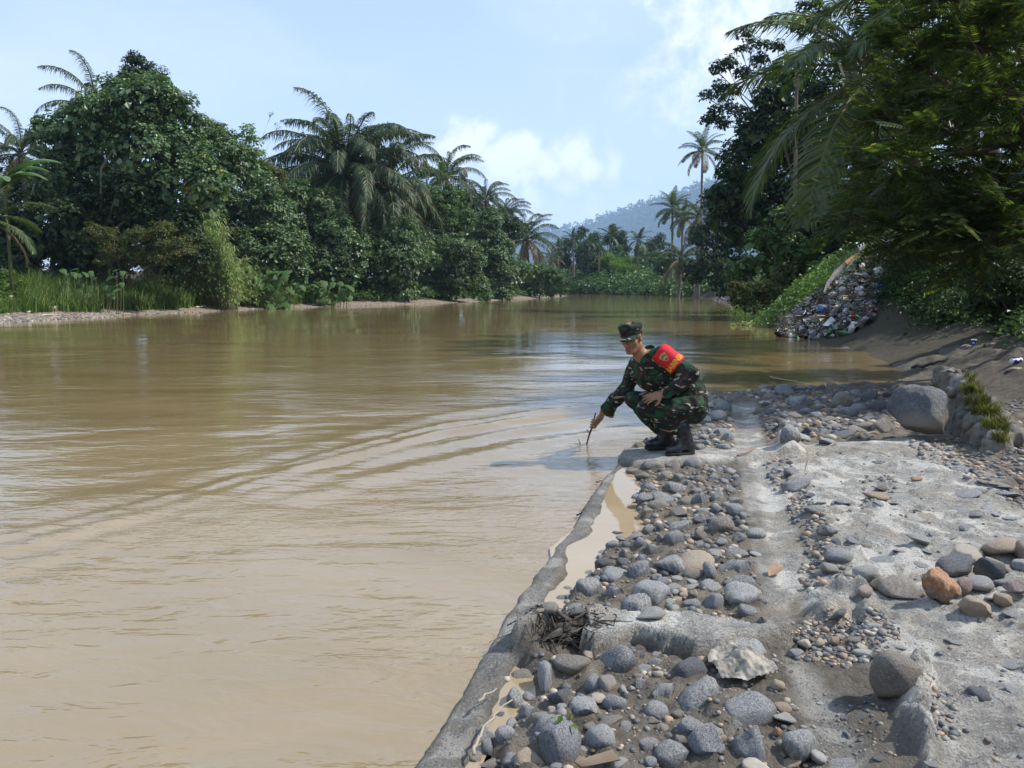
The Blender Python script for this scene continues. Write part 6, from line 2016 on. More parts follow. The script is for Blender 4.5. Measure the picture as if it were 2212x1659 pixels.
# joints
PEL = Q(1490, 985, 0.02)
HIPL, HIPR = Q(1500, 1010, -0.09), Q(1470, 985, 0.11)
KNL, KNR = Q(1055, 1035, -0.13), Q(925, 945, 0.12)
ANL, ANR = Q(1408, 1262, -0.09), Q(1215, 1250, 0.12)
SHL, SHR = Q(1215, 500, -0.15), Q(960, 600, 0.13)
ELL, ELR = Q(1480, 695, -0.21), Q(850, 835, 0.28)
WRL, WRR = Q(1235, 890, -0.20), Q(628, 1055, 0.43)
NECK = Q(1050, 535, -0.01)
HEAD = Q(905, 335, -0.03)

# head frame: forward, left, up
Fh = unit(np.array([-0.56, -0.79, -0.26])); Uh = unit(np.array([-0.13, -0.02, 1.0])); Uh = unit(Uh - Fh * (Uh @ Fh)); Lh = np.cross(Uh, Fh)
MH = np.stack([Fh, Lh, Uh], 1)


def hp(f, l, u): return HEAD + MH @ np.array([f, l, u])


man = tag(empty('person', tuple(ORG)), 'man in camouflage uniform squatting on the wall, poking a stick into the river', 'person')


def put(name, me, mat, parent=man):
    return link(name, me, mat, parent)


# ---- body: one continuous skin surface from head to hands and feet
B = SDF(Q(420, 150, 0)[:] * [1, 0, 0] + [-.06, -0.40, -0.05], [0.34, 0.62, 1.12], 0.0056)
k = 0.03
B.chain([PEL, Q(1410, 800, 0.0), Q(1250, 640, 0.0), Q(1110, 560, 0.0), NECK], [.10, .10, .11, .09, .055], .05)
B.cap(SHL, SHR, .05, .05, .05)
B.chain([HIPL, KNL, ANL], [.075, .05, .036], k); B.chain([HIPR, KNR, ANR], [.075, .05, .036], k)
B.chain([ANL, Q(1450, 1370, -.09), Q(1340, 1420, -0.12)], [.036, .026, .02], .01); B.chain([ANR, Q(1255, 1330, .11), Q(1140, 1365, .10)], [.036, .026, .02], .01)
B.chain([SHL, ELL, WRL], [.045, .036, .027], k); B.chain([SHR, ELR, WRR], [.045, .036, .027], k)
# neck and head
B.cap(NECK - [0.02, 0, .02], hp(-.02, 0, -.05), .062, .056, .02)
B.ell(hp(-.012, 0, .035), (.098, .077, .098), MH, .02)
B.ell(hp(.022, 0, -.035), (.070, .062, .078), MH, .02)
B.cap(hp(.062, .012, -.096), hp(.062, -.012, -.096), .024, .024, .02)
B.cap(hp(-.005, .052, -.065), hp(.052, .022, -.098), .022, .020, .02)
B.cap(hp(-.005, -.052, -.065), hp(.052, -.022, -.098), .022, .020, .02)
for sg in (1, -1):
    B.ell(hp(.056, .043 * sg, -.022), (.022, .024, .022), MH, .015)
    B.cap(hp(.084, .012 * sg, .018), hp(.070, .048 * sg, .020), .011, .010, .010)
    B.ell(hp(.094, .032 * sg, .000), (.012, .017, .011), MH, .008, 'sub')
    B.ell(hp(.074, .031 * sg, .001), (.013, .015, .010), MH, .004)
    B.ell(hp(.104, .0135 * sg, -.040), (.011, .009, .009), MH, .006)
    # ear
    B.ell(hp(-.008, .078 * sg, -.005), (.017, .010, .033), MH, .006)
    B.ell(hp(-.004, .086 * sg, .000), (.009, .006, .018), MH, .004, 'sub')
B.chain([hp(.088, 0, .012), hp(.100, 0, -.018), hp(.114, 0, -.036)], [.009, .010, .013], .009)
B.cap(hp(.094, .018, -.066), hp(.094, -.018, -.066), .0075, .0075, .006)
B.cap(hp(.091, .016, -.079), hp(.091, -.016, -.079), .009, .009, .006)
B.cap(hp(.106, .024, -.0725), hp(.106, -.024, -.0725), .004, .004, .003, 'sub')


def hand(S, wrist, palm_c, palm_dir, palm_n, fingers, thumb, hr=.0088):
    """palm flattened along palm_n; each finger a chain of joints given as points"""
    a = unit(palm_dir); n = unit(palm_n - a * (palm_n @ a)); c = np.cross(n, a)
    M = np.stack([a, c, n], 1)
    S.cap(wrist, palm_c - a * .02, .026, .024, .02)
    S.ell(palm_c, (.050, .040, .0165), M, .014)
    for j, f in enumerate(fingers):
        r = hr * (1.0, 1.05, 1.0, .86)[j]
        S.chain(f, [r * 1.1, r * 1.0, r * .92, r * .8][:len(f)], .0035)
    S.chain(thumb, [.0125, .0105, .0092][:len(thumb)], .006)


# left hand resting on the near knee, fingers hanging to the left
pc = Q(1155, 905, -0.215); pd = Q(1060, 938, -0.205) - Q(1200, 895, -.215); pn = np.array([0.1, -0.75, 0.66])
a = unit(pd); n = unit(pn - a * (pn @ a)); c = np.cross(n, a)
fs = []
for j, (o, L, sp) in enumerate(((-.029, .074, -.16), (-.010, .084, -.05), (.010, .078, .06), (.028, .060, .20))):
    b = pc + a * .040 + c * o
    d1 = unit(a + c * sp - n * .15); d2 = unit(a + c * sp * .9 - n * .45); d3 = unit(a + c * sp * .8 - n * .75)
    fs.append([b, b + d1 * L * .42, b + d1 * L * .42 + d2 * L * .32, b + d1 * L * .42 + d2 * L * .32 + d3 * L * .24])
sgn = -1 if c[2] > 0 else 1
th = pc - a * .015 + c * .036 * sgn
hand(B, WRL, pc, pd, pn, fs, [th, th + unit(a * .7 + c * sgn * .9 - n * .2) * .036, th + unit(a * .7 + c * sgn * .9 - n * .2) * .036 + unit(a + c * sgn * .25 - n * .4) * .03])

# right hand: closed round the stick
DH = .46
STK = [Q(549, 1078, .43), Q(530, 1150, .475), Q(512, 1225, .53), Q(487, 1290, .60), Q(462, 1383, .73)]
grip = Q(545, 1175, .49)
ax = unit(STK[0] - STK[3])                       # along the stick, upward
pc = Q(580, 1130, DH + .02) + np.array([0.012, 0, 0])
pdir = unit(Q(560, 1160, .50) - Q(628, 1055, .43))
M_ = np.stack([pdir, unit(np.cross(np.array([0, -1.0, 0]), pdir)), np.array([0, -1.0, 0])], 1)
B.cap(WRR, pc, .026, .026, .02)
B.ell(Q(572, 1148, DH + .03), (.044, .022, .036), np.stack([pdir, np.cross([0, 1, 0], pdir), [0, 1, 0]], 1), .012)
stick_at = lambda t: np.array([np.interp(t, [0, .25, .5, .72, 1], [p[k_] for p in STK]) for k_ in range(3)])
out = unit(np.cross(ax, [0, 1.0, 0])); out = out if out[0] < 0 else -out       # to the left, away from the palm
for j, (t, L) in enumerate(((.47, 1.0), (.385, 1.05), (.30, 1.0), (.225, .85))):
    cc_ = stick_at(t) + np.array([0, -.0, 0])
    k0 = Q(602 - j * 1, 1195 - j * 18, -.035 + .01 * j)
    kn = cc_ - out * .030 + np.array([0, .018, 0]) - ax * .0
    pts = [kn, cc_ - out * .012 + np.array([0, -.024, 0]), cc_ + out * .014 + np.array([0, -.018, 0]), cc_ + out * .018 + np.array([0, .004, 0])]
    B.chain([Q(585, 1150, DH + .02) + (kn - Q(585, 1150, DH + .02)) * .5] + pts[:1], [.012, .0105], .005)
    B.chain(pts, [.0105 * L, .0098 * L, .0090 * L, .0080 * L], .0035)
tb = Q(565, 1140, DH - .02)
B.chain([Q(600, 1110, DH - .01), tb, Q(530, 1168, DH - .012), Q(518, 1203, DH + .022)], [.013, .0115, .0100, .0085], .006)


def skin_mat():
    m, t = new_mat('tanned_skin')
    co = t.n('ShaderNodeTexCoord').outputs['Object']
    a_ = t.noise(co, 22, 5, .6); b_ = t.noise(co, 260, 3, .6)
    c_ = t.mix(a_, (0.20, 0.095, 0.052), (0.33, 0.175, 0.105))
    p = pbsdf(t, c_, 0.48, 0.4, bump(t, b_, .3, .0006))
    p.node.inputs['Subsurface Weight'].default_value = 0.12
    p.node.inputs['Subsurface Radius'].default_value = (.01, .004, .002)
    finish(t, p)
    return m


M_SKIN = skin_mat()
put('body', B.mesh('body'), M_SKIN)


def camo(name, scale=1.0):
    m, t = new_mat(name)
    co = t.n('ShaderNodeTexCoord').outputs['Object']
    v1 = t.mapping(co, (9 * scale, 9 * scale, 15 * scale), rot=(.4, .5, .3))
    v2 = t.mapping(co, (10 * scale, 10 * scale, 20 * scale), (3, 7, 2), rot=(.9, .2, .5))
    v3 = t.mapping(co, (11 * scale, 11 * scale, 24 * scale), (9, 1, 5), rot=(.2, .8, -.3))
    n1 = t.noise(v1, 1, 1.5, .45, .9); n2 = t.noise(v2, 1, 1.5, .45, .9); n3 = t.noise(v3, 1, 1.5, .4, 1.1)
    fab = t.noise(co, 90, 3, .6)
    col = (0.010, 0.050, 0.024)
    c_ = t.mix(t.step(n1, .485, .50), col, (0.048, 0.020, 0.022))
    c_ = t.mix(t.step(n2, .47, .485), c_, (0.010, 0.013, 0.013))
    c_ = t.mix(t.step(n3, .635, .645), c_, (0.33, 0.30, 0.23))
    c_ = t.mix(t.math('MULTIPLY', t.step(n3, .40, .385), 1.0), c_, (0.014, 0.068, 0.030))
    c_ = t.mix(t.math('MULTIPLY', fab, .25), c_, (.02, .02, .02))
    wv = t.n('ShaderNodeTexWave', ins={'Vector': co, 'Scale': 260.0, 'Distortion': 1.0})
    finish(t, pbsdf(t, c_, .82, .25, bump(t, t.math('ADD', fab, t.math('MULTIPLY', wv.outputs['Fac'], .2)), .35, .0015)))
    return m


M_CAMO = camo('camouflage_cloth')
M_CAMO2 = camo('camouflage_cloth_of_cap', 1.15)

# ---- jacket
J = SDF([-0.66, -0.36, 0.16], [0.34, 0.58, 1.0], 0.0062)
J.chain([Q(1090, 590, 0.0), Q(1200, 680, 0.0), Q(1330, 800, 0.01)], [.125, .135, .125], .06)
J.chain([Q(1090, 600, .03), Q(1060, 700, .05), Q(1130, 790, .03)], [.11, .10, .075], .05)
J.chain([Q(1290, 640, 0.02), Q(1420, 790, .02), Q(1470, 900, .02), Q(1478, 960, .02)], [.125, .13, .135, .13], .06)
J.cap(Q(1180, 540, -0.09), Q(1010, 590, .09), .075, .075, .05)
J.cap(NECK + [0.005, 0, -.005], Q(1120, 590, 0), .07, .10, .04)
J.chain([SHL, (SHL + ELL) / 2, ELL], [.075, .070, .066], .03)
J.chain([ELL, (ELL + WRL) / 2 + [0, 0, -.005], WRL + (ELL - WRL) * .06], [.066, .060, .050], .03)
J.chain([SHR, (SHR + ELR) / 2, ELR], [.070, .062, .060], .03)
J.chain([ELR, (ELR + WRR) / 2 + [.0, 0, -.008], WRR + (ELR - WRR) * .10 + [.02, 0, -.005]], [.060, .058, .052], .025)
J.cap(WRR + (ELR - WRR) * .12, Q(705, 1095, .42), .042, .026, .03)
J.noise(.012, 11, 3, 2, (1, 1, 1.6)); J.noise(.011, 19, 5, 3, (1, 1, .8), True)
# open neck
J.cap(NECK + [-.035, -.02, .07], NECK + [-.05, -.02, -.005], .066, .040, .012, 'sub')
J.cap(WRL + (WRL - ELL) * .02, WRL + (WRL - ELL) * .25, .040, .040, .006, 'sub')
J.cap(WRR + (WRR - ELR) * .0, WRR + (WRR - ELR) * .25, .040, .046, .006, 'sub')
me_j = J.mesh('jacket')
jac = put('jacket', me_j, M_CAMO)


def bvh_of(me):
    return BVHTree.FromPolygons([v.co[:] for v in me.vertices], [list(p.vertices) for p in me.polygons])


BJ = bvh_of(me_j)

# ---- trousers
T = SDF([-0.44, -0.32, 0.02], [0.36, 0.34, 0.62], 0.0062)
T.chain([Q(1490, 960, .02), Q(1500, 1030, .02)], [.135, .13], .05)
T.chain([HIPL, (HIPL + KNL) / 2 + [0, 0, -.012], KNL], [.108, .095, .073], .03)
T.chain([HIPR, (HIPR + KNR) / 2, KNR], [.105, .088, .070], .03)
T.chain([KNL, (KNL + ANL) / 2 + [-.005, 0, .012], Q(1330, 1215, -.09)], [.073, .076, .066], .028)
T.chain([KNR, (KNR + ANR) / 2, Q(1165, 1215, .12)], [.070, .068, .058], .028)
T.cap(Q(1430, 1090, -.07), Q(1300, 1140, -.08), .07, .06, .03)
T.noise(.012, 10, 13, 2, (1, 1, 1.4)); T.noise(.011, 18, 15, 3, (.8, 1, 1), True)
# cargo pocket flap on the near thigh
T.cap(Q(1200, 1000, -.205), Q(1330, 1070, -.195), .016, .018, .012)
trs = put('trousers', T.mesh('trousers'), M_CAMO)

# ---- collar, cuffs, button
K = SDF(NECK - [.16, .14, .12], NECK + [.14, .14, .15], 0.0035)
ringc = NECK + [-.006, -.004, .05]; axn = unit(np.array([-.35, -.12, 1.0])); e1 = unit(np.cross(axn, [0, 1, 0])); e2 = np.cross(axn, e1)
for i in range(40):
    an = R(-132 + 264 * i / 39)
    f_dir = unit(np.array([-0.75, -.62, -.2])); f_dir = unit(f_dir - axn * (f_dir @ axn)); sd_ = np.cross(axn, f_dir)
    d = -f_dir * math.cos(an) + sd_ * math.sin(an)
    open_ = abs(an) / R(132)
    p = ringc + d * (.074 + .014 * open_) - axn * (.050 * open_ ** 2)
    K.cap(p - axn * .055 + d * (.026 + .012 * open_), p + axn * (.030 - .012 * open_), .0065, .0055, .004)
K.noise(.002, 40, 3, 2)
put('collar', K.mesh('collar'), plain('green_collar_cloth', (.014, .11, .045), .8, .25, .3, 25, .001))
for (u, v, dd) in ((1315, 882, -.30),):
    h_ = BJ.ray_cast(Vector(Q(u, v, -.6)), Vector((0, 1, 0)))
    if h_[0]:
        gb = Geo(); gb.tube([np.array(h_[0]), np.array(h_[0]) - [0, .004, 0]], .0075, 12)
        put('button', gb.mesh('button'), plain('dark_button', (.02, .02, .02), .4))

# ---- boots
M_BOOT = plain('black_boot_leather', (.014, .015, .020), .38, .5, .4, 40, .002)
M_SOLE = plain('black_rubber_sole', (.018, .018, .018), .8, .3, .3, 30, .002)
for side, (shaft, ank, heel, ball, toe, lift) in {'l': (Q(1392, 1205, -.09), Q(1432, 1310, -.09), Q(1478, 1398, -.085), Q(1350, 1430, -.12), Q(1285, 1440, -.135), 0.0),
                                                     'r': (Q(1195, 1205, .12), Q(1245, 1290, .11), Q(1282, 1362, .11), Q(1145, 1372, .10), Q(1080, 1378, .09), 0.0)}.items():
    S = SDF(np.minimum.reduce([shaft, heel, toe]) - .12, np.maximum.reduce([shaft, heel, toe]) + .12, .0042)
    S.chain([shaft, (shaft + ank) / 2, ank], [.064, .058, .054], .02)
    S.cap(ank, heel, .052, .043, .02); S.cap(heel, ball, .040, .040, .02); S.cap(ank + (ball - ank) * .2, ball, .046, .038, .02)
    S.cap(ball, toe, .041, .034, .015)
    zb = (Z(ORG[0] + ball[0], ORG[1] + ball[1]) - ORG[2]) + .010 if side == 'l' else min(heel[2], ball[2]) - .034
    S.noise(.0035, 30, 3, 2, ridge=True)
    S.cap(heel, heel * [1, 1, 0] + [0, 0, zb], .043, .043, .01); S.cap(ball, ball * [1, 1, 0] + [0, 0, zb], .041, .042, .01)
    S.cut(np.array([0, 0, zb]), np.array([0, 0, -1.0]))
    bt = put('boot', S.mesh('boot'), M_BOOT)
    S2 = SDF(np.minimum(heel, toe) - .1, np.maximum(heel, toe) + .1, .004)
    S2.cap(heel * [1, 1, 0] + [0, 0, zb], ball * [1, 1, 0] + [0, 0, zb], .046, .047, .01); S2.cap(ball * [1, 1, 0] + [0, 0, zb], toe * [1, 1, 0] + [0, 0, zb], .047, .041, .01)
    S2.cut(np.array([0, 0, zb + .012]), np.array([0, 0, 1.0])); S2.cut(np.array([0, 0, zb - .018]), np.array([0, 0, -1.0]))
    link('sole', S2.mesh('sole'), M_SOLE, bt)
    gl = Geo()
    fd = unit((toe - heel) * [1, 1, 0]); sd_ = np.cross([0, 0, 1.0], fd)
    BB = bvh_of(bt.data)
    for j in range(6):
        t_ = .15 + .13 * j
        c_ = ank + (ball - ank) * t_ + np.array([0, 0, .09])
        pp = []
        for s_ in np.linspace(-.024, .024, 6):
            h_ = BB.ray_cast(Vector(c_ + sd_ * s_), Vector((0, 0, -1)))
            if h_[0]: pp.append(np.array(h_[0]) + [0, 0, .002])
        if len(pp) > 2: gl.tube(pp, .0022, 4)
    if gl.n: link('lace', gl.mesh('lace'), M_SOLE, bt)

# ---- hair, brows, eyes, lips
HR = SDF(HEAD - .16, HEAD + .16, .0038)
HR.ell(hp(-.014, 0, .034), (.1005, .0800, .099), MH, .01)
HR.ell(hp(.055, 0, -.01), (.105, .11, .062), MH, .012, 'sub')
HR.cut(hp(0, 0, -.045), -Uh + 0.25 * Fh)
for sg in (1, -1): HR.ell(hp(-.002, .084 * sg, -.008), (.026, .02, .040), MH, .004, 'sub')
HR.noise(.0012, 120, 3, 2)
put('hair', HR.mesh('hair'), plain('short_black_hair', (.016, .013, .012), .85, .2, .4, 300, .001))
gE, gB_ = Geo(), Geo()
for sg in (1, -1):
    v = ICO2[0] * (.0075, .011, .0042) @ MH.T + hp(.0800, .031 * sg, -.001); gE.add(v, ICO2[1])
    bp = [hp(.0955 - .0 * i, (.014 + .009 * i) * sg, .0215 + .003 * math.sin(i)) - Fh * (.0026 * i) for i in range(4)]
    gB_.tube(bp, [.003, .0036, .0034, .002], 5)
put('eye', gE.mesh('eye'), plain('shaded_eye', (.03, .02, .015), .2))  # whole eyeball dark: the shadow over the eyes is put into its colour
put('eyebrow', gB_.mesh('eyebrow'), plain('black_brow_hair', (.015, .012, .01), .9))
gl = Geo()
gl.tube([hp(.0945, .023, -.0735), hp(.1008, .010, -.0705), hp(.1015, 0, -.0712), hp(.1008, -.010, -.0705), hp(.0945, -.023, -.0735)], [.001, .0032, .0036, .0032, .001], 6)
gl.tube([hp(.0930, .021, -.0755), hp(.0995, .009, -.0792), hp(.1003, 0, -.0800), hp(.0995, -.009, -.0792), hp(.0930, -.021, -.0755)], [.001, .0038, .0042, .0038, .001], 6)
put('lips', gl.mesh('lips'), plain('lips', (.20, .075, .055), .5))

# ---- cap: faceted crown with a flat top, and a curved brim
gc = Geo()
NK = 40
rows_ = []
tilt = 0.10
for j, (hgt, rf, rl) in enumerate(((.036, .1060, .0860), (.040, .1070, .0870), (.062, .1080, .0880), (.086, .1090, .0890), (.106, .1085, .0885), (.115, .1040, .084), (.118, .092, .074), (.115, .055, .045), (.114, .0, .0))):
    ring = []
    for i in range(NK):
        a_ = 2 * math.pi * i / NK
        # soft octagon
        oc = 1.0 / max(math.cos(((a_ + math.pi / 8) % (math.pi / 4)) - math.pi / 8), .9)
        oc = 1 + (oc - 1) * (.9 if j > 2 else .3)
        wr = 1 + .012 * math.sin(a_ * 7 + j) * (1 if 2 < j < 7 else .2)
        f, l = rf * math.cos(a_) * oc * wr, rl * math.sin(a_) * oc * wr
        u = hgt + .014 * f / .1 + (.010 * math.sin(3 * a_ + 1) if j in (5, 6) else 0) - (.010 if math.cos(a_) < 0 and j > 3 else 0) * abs(math.cos(a_))
        ring.append(hp(f - .010, l, u))
    rows_.append(ring)
Vc = np.array(rows_).reshape(-1, 3)
qc = [(j * NK + i, j * NK + (i + 1) % NK, (j + 1) * NK + (i + 1) % NK, (j + 1) * NK + i) for j in range(len(rows_) - 1) for i in range(NK)]
gc.add(Vc, None, qc)
capo = put('cap', gc.mesh('cap'), M_CAMO2)
gb = Geo()
nb_ = 22
V_ = []
for layer in (0, 1):
    for rr_ in (0, 1, 2, 3):
        for i in range(nb_ + 1):
            a_ = R(-68 + 136 * i / nb_)
            rf = .096 + .058 * (rr_ / 3) * math.cos(a_ * 1.1) ** .5 if math.cos(a_ * 1.1) > 0 else .096
            f, l = rf * math.cos(a_), .084 * math.sin(a_) * (1 + .04 * rr_ / 3)
            u = .048 - .030 * (rr_ / 3) - .012 * (1 - math.cos(a_)) * 1.6 - .0035 * layer
            V_.append(hp(f - .006, l, u))
V_ = np.array(V_); m1 = nb_ + 1
qb = []
for layer in (0, 1):
    o_ = layer * 4 * m1
    for rr_ in range(3):
        for i in range(nb_):
            f_ = (o_ + rr_ * m1 + i, o_ + rr_ * m1 + i + 1, o_ + (rr_ + 1) * m1 + i + 1, o_ + (rr_ + 1) * m1 + i)
            qb.append(f_ if layer == 0 else f_[::-1])
for i in range(nb_): qb.append((3 * m1 + i, 3 * m1 + i + 1, 4 * m1 + 3 * m1 + i + 1, 4 * m1 + 3 * m1 + i))
gb.add(V_, None, qb)
link('brim', gb.mesh('brim'), M_CAMO2, capo)
ge = Geo()
for s_ in ((-1, 1)):
    ge.tube([hp(.104, .012 * s_, .062), hp(.108, .003 * s_, .072), hp(.108, -.004 * s_, .085)], .0025, 5)
link('badge', ge.mesh('badge'), plain('dark_thread', (.01, .012, .012), .6), capo)

# ---- red armband with yellow lettering
AX = unit(ELL - SHL); LA = np.linalg.norm(ELL - SHL)
A_ = SDF(np.minimum(SHL, ELL) - .14, np.maximum(SHL, ELL) + .14, .0038)
A_.chain([SHL - AX * .02, SHL, (SHL + ELL) / 2, ELL], [.082, .083, .082, .078], .02)
A_.noise(.004, 14, 31, 2)
A_.cut(SHL + AX * LA * .56, AX); 
A_.cut(SHL - AX * .052, -AX)
NB = unit(np.array([-.1, 1.0, .1])); A_.cut(SHL + NB * .062, NB)
me_a = A_.mesh('armband')
M_RED = plain('red_felt', (.50, .012, .022), .75, .3, .18, 60, .001)
arm = put('armband', me_a, M_RED)
BA = bvh_of(me_a)
vdir = unit(np.array([0.10, 1.0, -.14]))         # looking along this, the near side of the sleeve shows
eC = unit(np.cross(AX, np.array([0, 1.0, 0])))   # round the arm
if eC[2] < 0: eC = -eC
eN = np.cross(eC, AX); eN = eN if eN[1] < 0 else -eN


def wrap(ang, s):
    """angle round the arm from the camera side, s metres down from the shoulder"""
    c_ = SHL + AX * s
    d = eN * math.cos(ang) + eC * math.sin(ang)
    h_ = BA.ray_cast(Vector(c_ + d * .2), Vector(-d))
    p = np.array(h_[0]) if h_[0] is not None else c_ + d * .083
    return p, d


def decal(name, V2, F, mat, off, cx, cy, parent, k=1.0):
    """V2 in metres: x round the arm, y towards the shoulder"""
    out = []
    for (x, y) in V2:
        p, d = wrap((cx + x * k) / .083, cy - y * k)
        out.append(p + d * off)
    me = bpy.data.meshes.new(name); me.from_pydata([tuple(p) for p in out], [], [tuple(f) for f in F]); me.update()
    return link(name, me, mat, parent)


M_YEL = plain('yellow_thread', (.72, .42, .035), .7, .3, .1, 90, .0005)
M_GRNP = plain('blue_green_thread', (.035, .12, .10), .7)
M_TANP = plain('pale_yellow_thread', (.62, .50, .20), .7)
M_REDP = plain('red_thread', (.5, .03, .02), .7)
cu = bpy.data.curves.new('lettering', 'FONT'); cu.body = 'BABINSA'; cu.size = .062; cu.resolution_u = 4; cu.offset = .0008; cu.space_character = 1.02
tob = bpy.data.objects.new('lettering', cu); COL.objects.link(tob)
dg = bpy.context.evaluated_depsgraph_get(); dg.update()
tm = bpy.data.meshes.new_from_object(tob.evaluated_get(dg))
import bmesh
bm = bmesh.new(); bm.from_mesh(tm)
bmesh.ops.remove_doubles(bm, verts=bm.verts, dist=1e-5)
bmesh.ops.triangulate(bm, faces=bm.faces)
bmesh.ops.subdivide_edges(bm, edges=[e for e in bm.edges if e.calc_length() > .02], cuts=1)
bmesh.ops.triangulate(bm, faces=bm.faces)
tv = np.array([v.co[:2] for v in bm.verts]); tf = [[v.index for v in f.verts] for f in bm.faces]
bm.free(); bpy.data.objects.remove(tob); bpy.data.meshes.remove(tm)
tv[:, 0] *= 0.80 * 1.0
decal('lettering', [(x, y) for x, y in tv], tf, M_YEL, .0022, -.098, LA * .56 - .014, arm)


def ringpoly(pts, inner):
    n = len(pts)
    return list(pts) + list(inner), [(i, (i + 1) % n, n + (i + 1) % n, n + i) for i in range(n)]


sh = [(-.024, .026), (-.012, .023), (0, .027), (.012, .023), (.024, .026), (.025, .0), (.017, -.020), (0, -.032), (-.017, -.020), (-.025, 0)]
shi = [(x * .86, y * .86) for x, y in sh]
ecx, ecy = -.015, .028
fan = lambda P: (list(P) + [(0, 0)], [(i, (i + 1) % len(P), len(P)) for i in range(len(P))])
decal('emblem', *fan(sh), M_TANP, .0018, ecx, ecy, arm)
decal('emblem', *fan(shi), M_GRNP, .0030, ecx, ecy, arm)
decal('emblem', [(-.015, .004), (-.004, .012), (-.001, -.004), (-.012, -.012), (.003, .012), (.014, .008), (.013, -.008), (.003, -.012), (-.004, -.004), (.005, -.004), (.004, .003), (-.003, .003)],
      [(0, 1, 2, 3), (4, 5, 6, 7)], M_YEL, .0040, ecx, ecy, arm)
decal('emblem', [(-.003, -.014), (.004, -.014), (.004, -.002), (-.003, -.002)], [(0, 1, 2, 3)], M_REDP, .0048, ecx, ecy, arm)
NA = 14
an = [R(140 - 100 * i / NA) for i in range(NA + 1)]
o1 = [(.042 * math.cos(a_), .042 * math.sin(a_)) for a_ in an]; i1 = [(.031 * math.cos(a_), .031 * math.sin(a_)) for a_ in an]
st = lambda A1, A2: (A1 + A2, [(i, i + 1, len(A1) + i + 1, len(A1) + i) for i in range(len(A1) - 1)])
decal('shoulder_patch', *st(o1, i1), M_TANP, .0018, ecx, ecy + .0, arm)
an2 = an[1:-1]
decal('shoulder_patch', *st([(.0402 * math.cos(a_), .0402 * math.sin(a_)) for a_ in an2], [(.0328 * math.cos(a_), .0328 * math.sin(a_)) for a_ in an2]), M_REDP, .0028, ecx, ecy, arm)
dv, df = [], []
for i in range(9):
    a_ = R(133 - 86 * (i + .5) / 9)
    for da, r_ in ((-.035, .0345), (.035, .0345), (.035, .0388), (-.035, .0388)):
        dv.append((r_ * math.cos(a_ + da), r_ * math.sin(a_ + da)))
    df.append((4 * i, 4 * i + 1, 4 * i + 2, 4 * i + 3))
decal('shoulder_patch', dv, df, M_TANP, .0036, ecx, ecy, arm)
pb, db = wrap(-.042 / .083 - .3, -.030)
gbn = Geo(); gbn.tube([pb, pb + db * .004], .008, 14); link('snap_button', gbn.mesh('snap_button'), plain('dark_metal_snap', (.03, .03, .035), .35, .5), arm)

# ---- the stick
gs = Geo()
gs.tube([p + np.array(ORG) * 0 for p in STK] + [Q(455, 1410, .78)], [.006, .0075, .009, .0085, .0075, .007], 7)
gs.tube([Q(492, 1278, .585), Q(475, 1255, .58), Q(461, 1236, .575)], [.006, .005, .0035], 6)
gs.tube([Q(459, 1396, .76), Q(432, 1415, .77), Q(403, 1392, .75), Q(388, 1357, .72), Q(379, 1332, .70)], [.006, .005, .005, .004, .002], 6)
tag(link('wooden_stick', gs.mesh('wooden_stick'), plain('brown_wet_wood', (.10, .055, .032), .6, .35, .3, 60, .001), None, tuple(ORG)),
    'forked brown stick dipped into the river, held by the squatting man', 'stick')

# ------------------------------------------------------------------ rubbish slope, litter, driftwood
def V3(u, v): return 1641.8 + .16665 * u, 483.9 + .16665 * v


def litter_mat():
    m, t = new_mat('mixed_litter')
    rnd = t.n('ShaderNodeNewGeometry').outputs['Random Per Island']
    c = t.ramp(rnd, [(0.0, (0.02, 0.018, 0.016)), (0.22, (0.06, 0.05, 0.04)), (0.38, (0.14, 0.11, 0.08)), (0.56, (0.42, 0.42, 0.41)), (0.70, (0.62, 0.62, 0.63)), (0.79, (0.22, 0.23, 0.25)), (0.83, (0.08, 0.12, 0.24)),
                     (0.86, (0.24, 0.06, 0.04)), (0.89, (0.35, 0.30, 0.12)), (0.92, (0.08, 0.24, 0.14)), (0.95, (0.30, 0.22, 0.14))], 'CONSTANT')
    co = t.n('ShaderNodeTexCoord').outputs['Object']
    f = t.noise(co, 9, 5, .7)
    c = t.mix(t.math('MULTIPLY', t.step(f, .5, .68), .7), c, (.09, .075, .055))
    finish(t, pbsdf(t, c, .5, .4))
    return m


M_LIT = litter_mat()


def film(name, col, rough=.35, var=.15, trans=.25):
    m, t = new_mat(name)
    co = t.n('ShaderNodeTexCoord').outputs['Object']
    n_ = t.noise(co, 14, 6, .7)
    c = t.mix(t.step(n_, .4, .62), col, tuple(x * (1 - var * 3) for x in col))
    p = pbsdf(t, c, rough, .5, bump(t, n_, .8, .01))
    tr = t.n('ShaderNodeBsdfTranslucent', ins={0: c})
    finish(t, t.n('ShaderNodeMixShader', ins={0: trans, 1: p, 2: tr.outputs[0]}).outputs[0])
    return m


